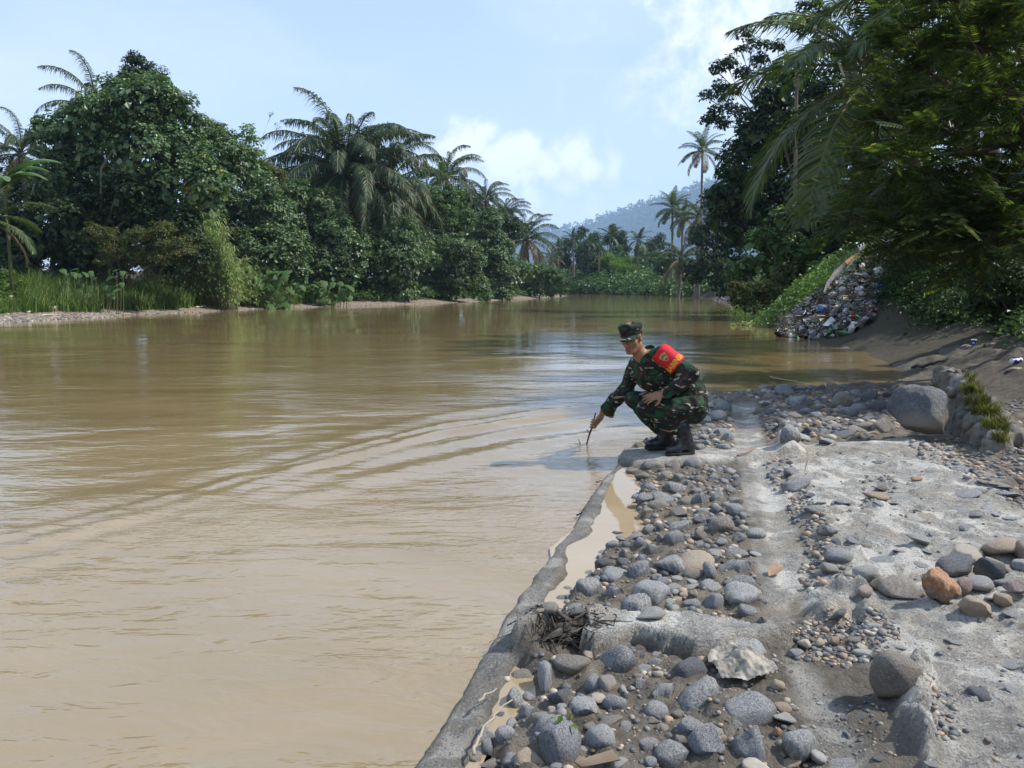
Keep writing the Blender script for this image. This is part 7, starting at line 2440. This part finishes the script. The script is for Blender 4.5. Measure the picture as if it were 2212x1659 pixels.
FILM = {'white': film('white_plastic_film', (.66, .67, .69)), 'grey': film('grey_plastic_film', (.33, .34, .35)), 'dirty': film('mud_stained_plastic', (.46, .40, .31)), 'blue': film('blue_printed_plastic', (.05, .19, .62)),
        'red': film('red_plastic', (.55, .05, .03)), 'green': film('green_plastic', (.12, .38, .25)), 'dark': film('dark_plastic', (.04, .045, .06))}
HEAP = [V3(*p) for p in [(240, 1460), (300, 1270), (560, 1080), (760, 920), (900, 830), (1050, 720), (1200, 620), (1320, 480), (1450, 400), (1650, 240), (1810, 240), (1840, 480), (1800, 700), (1640, 900),
                         (1480, 1060), (1440, 1280), (1280, 1360), (1060, 1470), (700, 1500), (600, 1490)]]
g = np.random.default_rng(808)
hp_ = in_poly(HEAP, 3400, g)
GLt = Geo(); heap_pts = []
cr = [rock_mesh(400 + i, ICO2, .55, 2, .3)[0] for i in range(6)]
cr1 = [rock_mesh(420 + i, ICO1, .5, 0, .3)[0] for i in range(6)]
for i, (px, py) in enumerate(hp_):
    p = G(px, py)
    M = np.array(Euler((g.normal() * .7, g.normal() * .7, g.uniform(0, 6))).to_matrix())
    off = np.array([-.05, -.1, .02 + g.uniform(0, .10)])
    if i % 4 == 0:          # crushed bags and lumps
        r = g.uniform(.05, .15)
        GLt.add((cr1[i % 6] * (r, r * g.uniform(.5, 1), r * g.uniform(.4, .9))) @ M.T + p + off, ICO1[1])
    else:                   # creased scraps of film, card and cloth, standing and lying every way
        r = g.uniform(.04, .15); q = np.linspace(-1, 1, 4)
        U, V_ = np.meshgrid(q, q); U, V_ = U.ravel(), V_.ravel()
        zz_ = .35 * np.sin(U * g.uniform(1, 3) + g.uniform(0, 6)) * np.cos(V_ * g.uniform(1, 3) + g.uniform(0, 6)) + g.normal(size=16) * .16
        v = np.stack([U * r + g.normal(size=16) * r * .18, V_ * r * g.uniform(.35, 1) + g.normal(size=16) * r * .1, zz_ * r], 1) @ M.T
        GLt.add(v + p + off, None, [(a_ * 4 + b_, a_ * 4 + b_ + 1, a_ * 4 + b_ + 5, a_ * 4 + b_ + 4) for a_ in range(3) for b_ in range(3)])
    heap_pts.append(p)
for i in range(900):
    p = heap_pts[g.integers(len(heap_pts))] + np.array([-.1, -.15, .12]); d = rand_dirs(1, g)[0]; d[2] *= .5; L = g.uniform(.15, .6)
    GLt.tube([p - d * L * .5, p + [0, 0, .04], p + d * L * .5], g.uniform(.004, .014), 3, cap=False)
tag(link('rubbish', GLt.mesh('rubbish', False), M_LIT), 'tumbled small rubbish covering the slope down to the water on the right', 'rubbish', kind='stuff')


def crumple(name, px, py, w_, h_, mat, label, cat, seed, lift=.10, amp=.35, parent=None, base=ICO4, group=None, dep=None, knob=.35):
    p = G(px, py + h_ * .3)
    if cat == 'plastic bag': p = np.array([0, 0, CAMZ]) + (p - [0, 0, CAMZ]) * (1 - .75 / p[1]); lift = .04
    me = mesh_np(name, *rock_mesh(seed, ICO3, amp, 2, knob), smooth=False)
    d = p[1]; a, c = w_ / 2 / F * d, h_ / 2 / F * d
    if cat == 'plastic bag':
        amp_ = rock_mesh(seed, ICO3, .75, 6, .6); me = mesh_np(name, *amp_, smooth=False)
    o = link(name, me, mat, parent, tuple(p + np.array([0, -a * .3, lift + c * .45])), (.5 if cat == 'plastic bag' else 0, 0, seed), (a, a * .6, c * (.8 if cat == 'plastic bag' else 1)))
    if label: tag(o, label, cat, group)
    return o


S_ = .16665
for i, (u, v, w_, h_, mk_, lab) in enumerate([
    (1310, 565, 85, 110, 'white', 'upright white plastic bag beside the brown boards on the rubbish slope'),
    (1525, 635, 140, 115, 'white', 'knotted white and grey plastic bag high on the rubbish slope'),
    (1355, 690, 70, 60, 'white', 'small white bag on top of the green and blue scraps'),
    (1290, 740, 130, 90, 'dark', 'dark blue bag below the upright white one'),
    (1275, 870, 135, 70, 'white', 'crumpled white bag in the middle of the rubbish slope'),
    (1312, 925, 80, 65, 'white', 'small puffed white bag just below the crumpled one'),
    (1545, 835, 160, 70, 'blue', 'blue and white wrapper at the lower end of the bamboo pole'),
    (940, 1165, 165, 95, 'grey', 'pale grey crushed sack above the white paper sheet'),
    (715, 1225, 150, 130, 'dirty', 'hooped brown-grey sack in the lower rubbish heap'),
    (1215, 1235, 85, 70, 'red', 'red plastic bag in the lower right of the rubbish heap'),
    (905, 1405, 90, 70, 'green', 'green and white bag at the foot of the rubbish heap'),
    (1095, 1445, 140, 50, 'green', 'flattened pale green plastic at the foot of the heap near the mud'),
    (940, 1465, 50, 45, 'white', 'little white bag by the water at the foot of the heap'),
    (545, 1385, 130, 90, 'white', 'soggy white bag at the lower left of the heap'),
    (650, 1365, 60, 70, 'grey', 'greyish bag beside the soggy white one'),
    (1345, 1255, 70, 50, 'white', 'white scrap right of the red bag'),
    (1320, 1120, 90, 50, 'grey', 'bluish-grey film lying right of the middle of the heap'),
    (1060, 860, 110, 80, 'white', 'pale bluish bag at the bottom end of the brown boards'),
    (940, 930, 80, 60, 'white', 'white bag next to the sunken end of the grey board'),
    (1090, 990, 80, 80, 'dirty', 'brown sack in the centre of the heap'),
    (930, 1040, 100, 80, 'grey', 'dull grey bag left of the brown sack'),
    (1690, 290, 110, 110, 'grey', 'bunched grey plastic sheet at the top of the rubbish slope'),
    (1500, 430, 110, 60, 'white', 'white cloth scrap near the top of the rubbish slope'),
    (1770, 240, 70, 60, 'dirty', 'yellowish rag at the very top of the rubbish slope')]):
    px, py = V3(u, v)
    crumple('plastic_bag', px, py, w_ * S_ * 1.35, h_ * S_ * 1.35, FILM[mk_], lab, 'plastic bag', 500 + i, .24, group='bags and scraps on the rubbish slope')


def sheet_px(name, pts, mat, label, cat, y=None, thick=.02, lift=.12, wav=.0, seed=1, nsub=6):
    """a thin board or sheet with a real thickness, its corners read off the photograph"""
    P = []
    for q in pts:
        px, py = q[:2]
        if len(q) > 2:
            P.append(at_y(px, py, q[2]))
        else:
            g0 = G(px, py); P.append(g0 + [0, -.05, lift])
    P = np.array(P); n = len(P)
    A, B_, C_, D_ = P
    uu = np.linspace(0, 1, nsub); V = []
    nrm = unit(np.cross(B_ - A, D_ - A))
    for a in uu:
        for b in uu:
            p = (A * (1 - a) + B_ * a) * (1 - b) + (D_ * (1 - a) + C_ * a) * b
            V.append(p + nrm * wav * math.sin(5 * a + 3 * b + seed))
    V = np.array(V); m_ = nsub
    V2 = V + nrm * thick
    q = []
    for i in range(m_ - 1):
        for j in range(m_ - 1):
            k_ = i * m_ + j
            q.append((k_, k_ + 1, k_ + m_ + 1, k_ + m_)); k2 = k_ + m_ * m_
            q.append((k2, k2 + m_, k2 + m_ + 1, k2 + 1))
    N2 = m_ * m_
    for i in range(m_ - 1):
        for (a, b) in ((i, i + 1), ((i + 1) + (m_ - 1) * m_, i + (m_ - 1) * m_), ((i + 1) * m_, i * m_), (i * m_ + m_ - 1, (i + 1) * m_ + m_ - 1)):
            q.append((a, a + N2, b + N2, b))
    G_ = Geo(); G_.add(np.vstack([V, V2]), None, q)
    return tag(link(name, G_.mesh(name, False), mat), label, cat)


def strip_px(name, pts, wpx, mat, label, cat, thick=.02, seed=0):
    """a long bent board: centre line (px, py, y), widths in pixels"""
    C = np.array([at_y(*p) for p in pts]); n = len(C)
    T = np.gradient(C, axis=0); V = []
    for i in range(n):
        t = unit(T[i]); s = unit(np.cross(t, [0.15, -1, .35])); w_ = wpx[i] / F * pts[i][2] / 2; nn = np.cross(s, t) * thick
        V += [C[i] - s * w_, C[i] + s * w_, C[i] + s * w_ + nn, C[i] - s * w_ + nn]
    q = []
    for i in range(n - 1):
        for j in range(4):
            q.append((i * 4 + j, i * 4 + (j + 1) % 4, (i + 1) * 4 + (j + 1) % 4, (i + 1) * 4 + j))
    q += [(0, 1, 2, 3), ((n - 1) * 4 + 3, (n - 1) * 4 + 2, (n - 1) * 4 + 1, (n - 1) * 4)]
    G_ = Geo(); G_.add(V, None, q)
    return tag(link(name, G_.mesh(name), mat), label, cat)


M_BOARDG = plain('weathered_grey_board', (.15, .14, .145), .8, .3, .4, 5, .004)
M_BOARDB = plain('reddish_brown_board', (.24, .105, .055), .75, .3, .4, 5, .004)
M_BAMB = plain('dry_bamboo', (.30, .20, .10), .6, .3, .3, 8, .003)
yb = [G(*V3(840, 900))[1], G(*V3(1300, 390))[1]]
ly = lambda t: yb[0] * (1 - t) + yb[1] * t - 1.2
strip_px('bent_board', [(*V3(835, 905), ly(0)), (*V3(895, 780), ly(.2)), (*V3(985, 640), ly(.45)), (*V3(1110, 510), ly(.7))], [9, 15, 13, 9], M_BOARDG, 'long curved grey board leaning on the left side of the rubbish heap', 'board')
strip_px('bent_board', [(*V3(1110, 508), ly(.7)), (*V3(1200, 440), ly(.85)), (*V3(1310, 372), ly(1))], [9, 8, 6], M_BOARDB, 'rust-brown strip continuing the curved grey board uphill', 'board')
strip_px('leaning_board', [(*V3(900, 890), ly(0)), (*V3(1100, 680), ly(.4)), (*V3(1360, 450), ly(.95))], [6, 7, 5], M_BOARDB, 'brown board lying up the slope nearest the bags', 'board')
strip_px('leaning_board', [(*V3(1000, 800), ly(.1)), (*V3(1190, 610), ly(.5)), (*V3(1330, 470), ly(.9))], [5, 11, 5], M_BOARDB, 'wider brown board under the upright white bag', 'board')
strip_px('leaning_board', [(*V3(1030, 700), ly(.3)), (*V3(1200, 480), ly(.7)), (*V3(1300, 400), ly(.95))], [3, 4, 3], plain('green_painted_strip', (.05, .10, .05), .6), 'thin dark green strip between the grey and the brown boards', 'board')
y_ = G(*V3(1510, 810))[1] - 1.2
strip_px('bamboo_pole', [(*V3(1500, 810), y_), (*V3(1640, 735), y_ + .5), (*V3(1785, 650), y_ + 1.1)], [4, 4, 3.5], M_BAMB, 'tan bamboo pole lying across the upper right of the rubbish', 'pole', .05)
y_ = ly(1) + .1
sheet_px('torn_sheet', [(*V3(1240, 230), y_ + .2), (*V3(1372, 252), y_ + .3), (*V3(1345, 375), y_), (*V3(1290, 352), y_)], FILM['grey'], 'grey torn sheet standing up at the top end of the boards', 'sheet', thick=.006, wav=.03)
y_ = G(*V3(900, 1290))[1] - 1.1
sheet_px('paper_sheet', [(*V3(812, 1305), y_), (*V3(925, 1198), y_ + .25), (*V3(1000, 1250), y_ + .2), (*V3(880, 1325), y_ - .1)], plain('white_paper', (.72, .74, .80), .8, .2, .05), 'clean white sheet of paper near the foot of the rubbish heap', 'paper', thick=.004, wav=.012)
y_ = G(*V3(820, 1120))[1] - 1.1
sk = sheet_px('printed_sack', [(*V3(742, 1040), y_ + .1), (*V3(865, 1100), y_), (*V3(905, 1135), y_ - .1), (*V3(760, 1130), y_)], FILM['blue'], 'blue and white printed sack lying on the rubbish heap', 'sack', thick=.03, wav=.02)
sw = sheet_px('stripe', [(*V3(765, 1035), y_ - .06), (*V3(868, 1062), y_ - .06), (*V3(885, 1090), y_ - .1), (*V3(830, 1080), y_ - .1)], FILM['white'], None, None, thick=.02, wav=.02)
sw.parent = sk
# grey reed bundle at the lower left of the heap, and reeds trailing in the water
Gr = Geo(); g = np.random.default_rng(9)
for i in range(90):
    px, py = V3(g.uniform(260, 480), g.uniform(1300, 1470)); p = G(px, py) + [0, 0, .03]
    L = g.uniform(.2, .6); d = unit(np.array([g.uniform(-.5, .3), g.uniform(-.4, 0), g.uniform(.2, 1.2)]))
    Gr.tube([p, p + d * L * .6, p + d * L + [g.uniform(-.1, .1), -.05, -.12]], [.012, .009, .004], 4, cap=False)
tag(link('dead_reeds', Gr.mesh('dead_reeds'), plain('grey_dead_reed', (.22, .19, .15), .9, .2, .3)), 'bundle of grey dead reeds at the waterline end of the rubbish heap', 'dead reeds', kind='stuff')

# half-sunken sheet on the mud
M_TIN = plain('dark_muddy_sheet', (.065, .058, .05), .5, .4, .4, 6, .006)
z_ = .03
pA, pB, pC, pD = [np.array([*W(*V5(*q), z_)[:2], z_ + h]) for q, h in (((945, 852), .0), ((1100, 822), .04), ((1245, 808), .10), ((1160, 862), .02))]
Gm = Geo()
hull = [W(*V5(945, 850), .01), W(*V5(1040, 832), .05), W(*V5(1100, 815), .08), W(*V5(1112, 785), .12), W(*V5(1128, 812), .08), W(*V5(1180, 800), .10), W(*V5(1245, 802), .10), W(*V5(1228, 836), .05), W(*V5(1150, 862), .02), W(*V5(1050, 862), .0)]
c_ = np.mean(hull, axis=0) - [0, 0, .03]
nh = len(hull); Vh = list(hull) + [c_] + [p - np.array([0, 0, .05]) for p in hull]
Gm.add(Vh, [(i, (i + 1) % nh, nh) for i in range(nh)], [(i, nh + 1 + i, nh + 1 + (i + 1) % nh, (i + 1) % nh) for i in range(nh)])
tag(link('sunken_sheet', Gm.mesh('sunken_sheet', False), M_TIN), 'dark warped sheet half buried in the mud at the edge of the bay', 'metal sheet')


# cups
def cup(label, px, py, wpx, hpx, lying):
    p = G(px, py + hpx / 2); d = p[1]; h = hpx / F * d; r = wpx / F * d / 2
    if lying: h, r = wpx / F * d, hpx / F * d / 2
    root = tag(empty('paper_cup', tuple(p + (np.array([0, 0, r]) if lying else 0))), label, 'cup')
    n = 20

    def ring_mesh(zr, mat, name):
        G_ = Geo(); th = np.arange(n) * 2 * np.pi / n; V = []
        for z, rr in zr: V += [(rr * math.cos(a), rr * math.sin(a), z) for a in th]
        q = [(i * n + j, i * n + (j + 1) % n, (i + 1) * n + (j + 1) % n, (i + 1) * n + j) for i in range(len(zr) - 1) for j in range(n)]
        G_.add(V, None, q); return link(name, G_.mesh(name), mat, root)
    MB = plain('deep_blue_card', (.02, .025, .28), .4, .5, .1); MW_ = plain('white_card', (.75, .75, .78), .4, .5, .05)
    ring_mesh([(0, .001), (0, r * .74), (h * .10, r * .76)], MW_, 'base')
    ring_mesh([(h * .10, r * .762), (h * .88, r * .97)], MB, 'body')
    ring_mesh([(h * .88, r * .97), (h, r), (h, r * .93), (h * .3, r * .75), (h * .1, .001)], MW_, 'rim')
    for a0 in (0, 2.1, 4.2):
        G_ = Geo()
        th = [a0 + .12 * k_ for k_ in range(-4, 5)]
        V = []
        for a in th:
            w_ = .14 * math.sqrt(max(0, 1 - ((a - a0) / .5) ** 2))
            for s_ in (-1, 1):
                z = h * (.5 + w_ * s_); rr = r * (.762 + .208 * (z / h - .1) / .78) + .0012
                V.append((rr * math.cos(a), rr * math.sin(a), z))
        G_.add(V, None, [(2 * i, 2 * i + 1, 2 * i + 3, 2 * i + 2) for i in range(8)])
        link('print', G_.mesh('print'), MW_, root)
    if lying: root.rotation_euler = (0, math.pi / 2, .25); root.location.x -= h / 2
    return root


cup('deep blue and white paper cup standing on the mud bank', *V5(1866, 812), 11, 15, False)
cup('deep blue and white paper cup lying on its side at the right edge', *V5(2162, 936), 25, 14, True)
cx_, cy_ = V5(1815, 832)
hires_rock('stone', 31, 'brown', cx_, cy_, 22, 13, 'brown stone beside the standing blue cup', 'stone')
for i, (u, v, w_, h_, kd, lab) in enumerate([(2130, 820, 60, 24, 'brown', 'flat brown stone on the mud above the lying cup'), (1990, 805, 50, 22, 'pink', 'reddish stone on the mud right of the standing cup'),
                                             (2150, 970, 80, 30, 'tan', 'flat tan stone in front of the lying cup'), (2030, 1290, 60, 110, 'grey', 'grey stone on the right side of the fallen masonry block'),
                                             (2100, 1470, 80, 50, 'pale', 'pale stone at the foot of the masonry block on its right'), (2190, 1500, 110, 60, 'pink', 'reddish flat stone at the right edge beside the gravel'),
                                             (2160, 1400, 80, 40, 'pale', 'pale pebble at the right edge above the reddish flat stone')]):
    px, py = V5(u, v)
    hires_rock('stone', 40 + i, kd, px, py, w_ * .3164, h_ * .3164, lab, 'stone')
# grey cloth at the right edge of the bank, dead branches on the mud
px, py = V5(2130, 752)
crumple('cloth', px, py, 56, 26, film('dark_grey_cloth', (.10, .11, .13), .8), 'dark grey cloth half buried in the bank at the right edge', 'cloth', 77, .0, .4)
g = np.random.default_rng(12)


def stick_px(label, pts, r, mat=None, name='dead_branch', cat='branch', lift=.02, group=None, taper=.4, z=None):
    P = []
    for (px, py) in pts:
        p = G(px, py) if z is None else W(px, py, z)
        P.append(p + [0, 0, lift + r * .6])
    P = np.array(P); k_ = np.linspace(0, len(P) - 1, max(6, len(P) * 3))
    Qp = np.stack([np.interp(k_, np.arange(len(P)), P[:, c]) for c in range(3)], 1)
    Qp[1:-1] += g.normal(size=(len(Qp) - 2, 3)) * r * .7
    G_ = Geo(); G_.tube(Qp, np.linspace(r, r * taper, len(Qp)), 6)
    return tag(link(name, G_.mesh(name), mat or M_DRY), label, cat, group)


M_DRY = plain('bleached_driftwood', (.34, .29, .22), .85, .25, .3, 20, .003)
M_DKW = plain('dark_wet_wood', (.05, .042, .035), .6, .3, .3, 20, .003)
stick_px('dark crooked branch lying in the mud behind the masonry block', [V5(1450, 995), V5(1580, 970), V5(1640, 960), V5(1720, 910)], .03, M_DKW)
stick_px('dead branch sliding out of the undergrowth onto the mud', [V5(1480, 600), V5(1400, 640), V5(1560, 590)], .03, M_DKW)
stick_px('thin stick standing out of the mud below the undergrowth', [V5(1700, 680), V5(1740, 630), V5(1780, 560)], .018, M_DKW)
stick_px('dead twig on the mud in front of the dark cloth', [V5(2000, 800), V5(2080, 790), V5(2160, 770)], .012, M_DRY)
stick_px('thin bare stick slanting into the bay behind the cobbles', [V5(478, 1052), V5(600, 1078), V5(765, 1112)], .012, M_DRY, z=.02)
stick_px('pale board lying at the waterline left of the rubbish heap', [V5(490, 622), V5(560, 624), V5(615, 622)], .05, M_DRY, z=.03)
fp = W(*V5(312, 690), .02)
Gf = Geo(); leaves(Gf, fp + g.normal(size=(26, 3)) * [.28, .2, .02] + [0, 0, .03], np.array([0, 0, 1.0]) + g.normal(size=(26, 3)) * .5, .24, g, .7, .1)
tag(link('floating_weed', Gf.mesh('floating_weed', False), leaf_mat('pale_water_weed', ((.10, .14, .05), (.2, .26, .12), (.42, .45, .32)))), 'small raft of pale green weed floating in the bay', 'water weed')

# on and around the wall
stick_px('long dry reed stalk lying across the cobbles at the bottom', [V7(455, 1060), V7(480, 970), V7(540, 860), V7(610, 780), V7(690, 712)], .006, M_DRY, lift=.05)
stick_px('short pale stick lying over the edge of the muddy pool', [V7(480, 720), V7(595, 652)], .005, M_DRY, lift=.05)
stick_px('thin brown twig lying on the kerb', [V6(290, 612), V6(325, 600), V6(372, 522)], .005, M_DKW, lift=.012)
stick_px('small reddish twig at the top end of the kerb', [V6(440, 350), V6(490, 342)], .007, M_BOARDB, lift=.01)
stick_px('dead vine curling over the top of the slab', [V8(540, 120), V8(460, 165), V8(420, 210), V8(410, 275)], .005, M_DRY, lift=.01)
stick_px('brittle stalk on the cross beam beside the cobbles', [V8(80, 185), V8(130, 165), V8(165, 150)], .006, M_BOARDB, lift=.01)
stick_px('pale round stick lying at the foot of the big dark boulder', [V5(1060, 1472), V5(1130, 1468), V5(1210, 1460)], .018, M_DRY, lift=.01)
A_ = [V7(1060, 1000), V7(1290, 945), V7(1340, 975), V7(1110, 1030)]
pz_ = [G(*q) for q in A_]
sheet_px('broken_plank', A_, plain('muddy_brown_plank', (.20, .15, .10), .8, .3, .35, 14, .003), 'broken brown plank between the cobbles at the bottom edge', 'plank', thick=.012, lift=.03, nsub=4)

# dry leaf: folded along its midrib
lc = G(*V8(262, 738))
Gl = Geo(); nL = 9
for i in range(nL):
    t = i / (nL - 1); wv = .028 * math.sin(math.pi * min(1, t * .93 + .07)) ** .8
    Gl.add([(t * .12 - .06, -wv, .012 + .014 * math.sin(t * 3)), (t * .12 - .06, 0, .004 + .02 * t * t), (t * .12 - .06, wv, .016 + .014 * math.sin(t * 3))])
Gl.F4.append(np.array([(3 * i + j, 3 * i + j + 1, 3 * i + j + 4, 3 * i + j + 3) for i in range(nL - 1) for j in range(2)])); Gl.M4.append(np.zeros(2 * (nL - 1)))
dl = link('dry_leaf', Gl.mesh('dry_leaf'), plain('dry_leaf_brown', (.26, .17, .11), .7, .3, .3, 40, .001), None, tuple(lc + [0, 0, .012]), (.25, -.1, .75))
tag(dl, 'single dry brown leaf lying in the smooth concrete channel', 'leaf')

# torn plastic bag plastered over the mud
bc = G(*V8(115, 1235)); n = 70
uu, vv = np.meshgrid(np.linspace(-1, 1, n), np.linspace(-1, 1, n)); u1, v1 = uu.ravel(), vv.ravel()
rr = np.sqrt(u1 ** 2 + v1 ** 2); an_ = np.arctan2(v1, u1)
edge = .80 + .22 * fbm(np.cos(an_) * 1.6 + 3, np.sin(an_) * 1.6, seed=5)
m_in = rr < edge
x_ = bc[0] + u1 * .135; y2_ = bc[1] + .04 + v1 * .125
zz_ = np.array([Z(a, b) for a, b in zip(x_, y2_)])
wr = 1 - np.abs(fbm(u1 * 2.4 + .8 * v1, v1 * 1.4, seed=6)) * 2.2
wr2 = 1 - np.abs(fbm(u1 * 6 + 2 * v1, v1 * 4, seed=8)) * 2
z3 = zz_ + .022 + .05 * np.exp(-(rr / .5) ** 2) + .015 * wr * (1 - rr * .5) + .006 * wr2
z3 = np.maximum(z3, zz_ + .004)
idx = (np.arange(n - 1)[:, None] * n + np.arange(n - 1)[None, :]).ravel(); qd = np.stack([idx, idx + 1, idx + n + 1, idx + n], 1)
qd = qd[m_in[qd].all(1)]
used = np.unique(qd); mp_ = -np.ones(n * n, int); mp_[used] = np.arange(len(used))
tag(link('torn_plastic_bag', mesh_np('torn_plastic_bag', np.stack([x_, y2_, z3], 1)[used], mp_[qd]), film('mud_white_film', (.36, .325, .265), .55, .2, .1)),
    'crinkled muddy white plastic bag plastered between the cobbles and the channel', 'plastic bag')
px, py = V8(752, 195)
crumple('wrapper', px, py, 34, 12, FILM['grey'], 'crumpled clear plastic wrapper on the upper slab', 'wrapper', 88, -.01, .35)

# washed-up roots and rags where the cross beam meets the kerb
g = np.random.default_rng(21)
rc = G(*V7(1000, 215))
root = tag(empty('root_clump', tuple(rc)), 'black clump of washed-up roots and rags caught where the cross beam meets the kerb', 'root clump')
Gk = Geo()
for i in range(330):
    a = np.append(g.normal(size=2) * [.06, .045], g.uniform(-.01, .03))
    b = a + np.array([g.normal() * .05, g.normal() * .04, g.uniform(-.03, .02)])
    m1_ = (a + b) / 2 + [g.normal() * .03, g.normal() * .03, g.uniform(.0, .03)]
    e = b + np.array([g.normal() * .05, -.03, -.04])
    for q in (a, b, e): q[2] = max(q[2], Z(rc[0] + q[0], rc[1] + q[1]) - rc[2] + .003)
    r_ = g.uniform(.0012, .0045) if i % 9 else g.uniform(.006, .014)
    Gk.tube([a, m1_, b, e], [r_, r_ * .9, r_ * .7, r_ * .3], 4, cap=False)
link('root', Gk.mesh('root'), M_DKW, root)
for i, (dx, dy, s) in enumerate(((0, 0, .05), (-.06, -.02, .04), (.05, .02, .04), (.03, -.05, .035), (.07, .07, .04))):
    me = mesh_np('rag', *rock_mesh(640 + i, ICO3, .5, 2, .5))
    link('rag', me, plain('black_wet_rag', (.06, .052, .042), .75, .4, .5, 25, .01) if i == 0 else bpy.data.materials['black_wet_rag'], root, (dx, dy, .02), (0, 0, i), (s, s * .8, s * .6))

# sprouts
sp_ = G(*V7(1030, 900)); Gs = Geo(); g = np.random.default_rng(2)
leaves(Gs, np.array([sp_] * 12) + g.normal(size=(12, 3)) * .015 + [0, 0, .06], np.array([0, -.3, 1.0]) + g.normal(size=(12, 3)) * .5, .035, g, .4, -.3)
Gs.tube([sp_ + [0, 0, -.01], sp_ + [0, 0, .07]], .002, 4)
tag(link('green_sprout', Gs.mesh('green_sprout', False), L_GRASS), 'tiny green sprout growing among the bottom cobbles', 'sprout')

# driftwood and litter on the left beach
def V2_(u, v): return u * .375, 86.4 + v * .375


M_DRIFT = plain('pale_driftwood', (.42, .37, .29), .9, .2, .3, 10, .01)
for lab, pts, r in [('forked pale branch lying on the left beach', [V2_(160, 1580), V2_(250, 1545), V2_(340, 1525), V2_(430, 1510)], .05),
                    ('long thin branch crossing the forked one on the left beach', [V2_(200, 1560), V2_(330, 1562), V2_(400, 1530), V2_(470, 1500)], .04),
                    ('short bleached log in the middle of the left beach', [V2_(270, 1562), V2_(395, 1556)], .08),
                    ('bleached log just right of the short one, under the grass', [V2_(425, 1530), V2_(505, 1532)], .08),
                    ('smaller bleached log in front of the one under the grass', [V2_(435, 1548), V2_(500, 1543)], .07),
                    ('thin stick lying flat near the water on the left beach', [V2_(240, 1598), V2_(330, 1588)], .04),
                    ('dark log end showing at the left edge of the beach', [V2_(0, 1500), V2_(30, 1515)], .15),
                    ('pale stick below the tall cane grass', [V2_(1130, 1545), V2_(1190, 1540)], .06),
                    ('curved bleached palm sheath on the sand right of the cane grass', [V2_(1300, 1535), V2_(1340, 1525), V2_(1380, 1522)], .08)]:
    stick_px(lab, pts, r, M_DRIFT, 'driftwood', 'driftwood', .03, 'driftwood on the left beach', .6)
crumple('litter', 4, 632, 16, 18, FILM['dark'], 'blue-grey litter caught at the left edge of the beach', 'litter', 91, .0)
g = np.random.default_rng(66)
Gb = Geo()
for i in range(2600):
    px = g.uniform(-60, 1240) if i % 3 else g.uniform(0, 260)
    yl = float(np.interp(px, [0, 300, 640, 950, 1180, 1236], [30.6, 38, 53, 66, 97, 125]))
    y = yl + g.uniform(0.1, 2.6) ** 1.0; x = (px - PX0) / F * y
    z = Z(x, y)
    if z < -.02: continue
    r = g.uniform(.02, .07) * (1.5 if g.random() < .06 else 1)
    v = tiny_rocks[i % 8] * (r, r * g.uniform(.6, 1), r * .5)
    Gb.add(v + (x, y, z + r * .1), ICO1[1])
tag(link('shingle', Gb.mesh('shingle'), M_PEB), 'pale shingle and scraps along the left waterline', 'shingle', kind='stuff')
Gb = Geo(); Gd = Geo()
for i in range(500):
    t = g.random(); px = g.uniform(1380, 1900)
    i0 = np.interp(px, [1440, 1553, 1600, 1640, 1690], [112, 79, 48, 36.5, 25])
    y = float(i0) + g.uniform(.2, 1.5); x = (px - PX0) / F * y + g.uniform(0, .8)
    z = Z(x, y)
    if z < -.1 or z > 1: continue
    r = g.uniform(.05, .25); v = tiny_rocks[i % 8] * (r, r, r * .6)
    Gb.add(v + (x, y, z + r * .2), ICO1[1])
tag(link('shore_rubble', Gb.mesh('shore_rubble'), SM['grey']), 'grey stones along the foot of the right bank', 'rubble', kind='stuff')
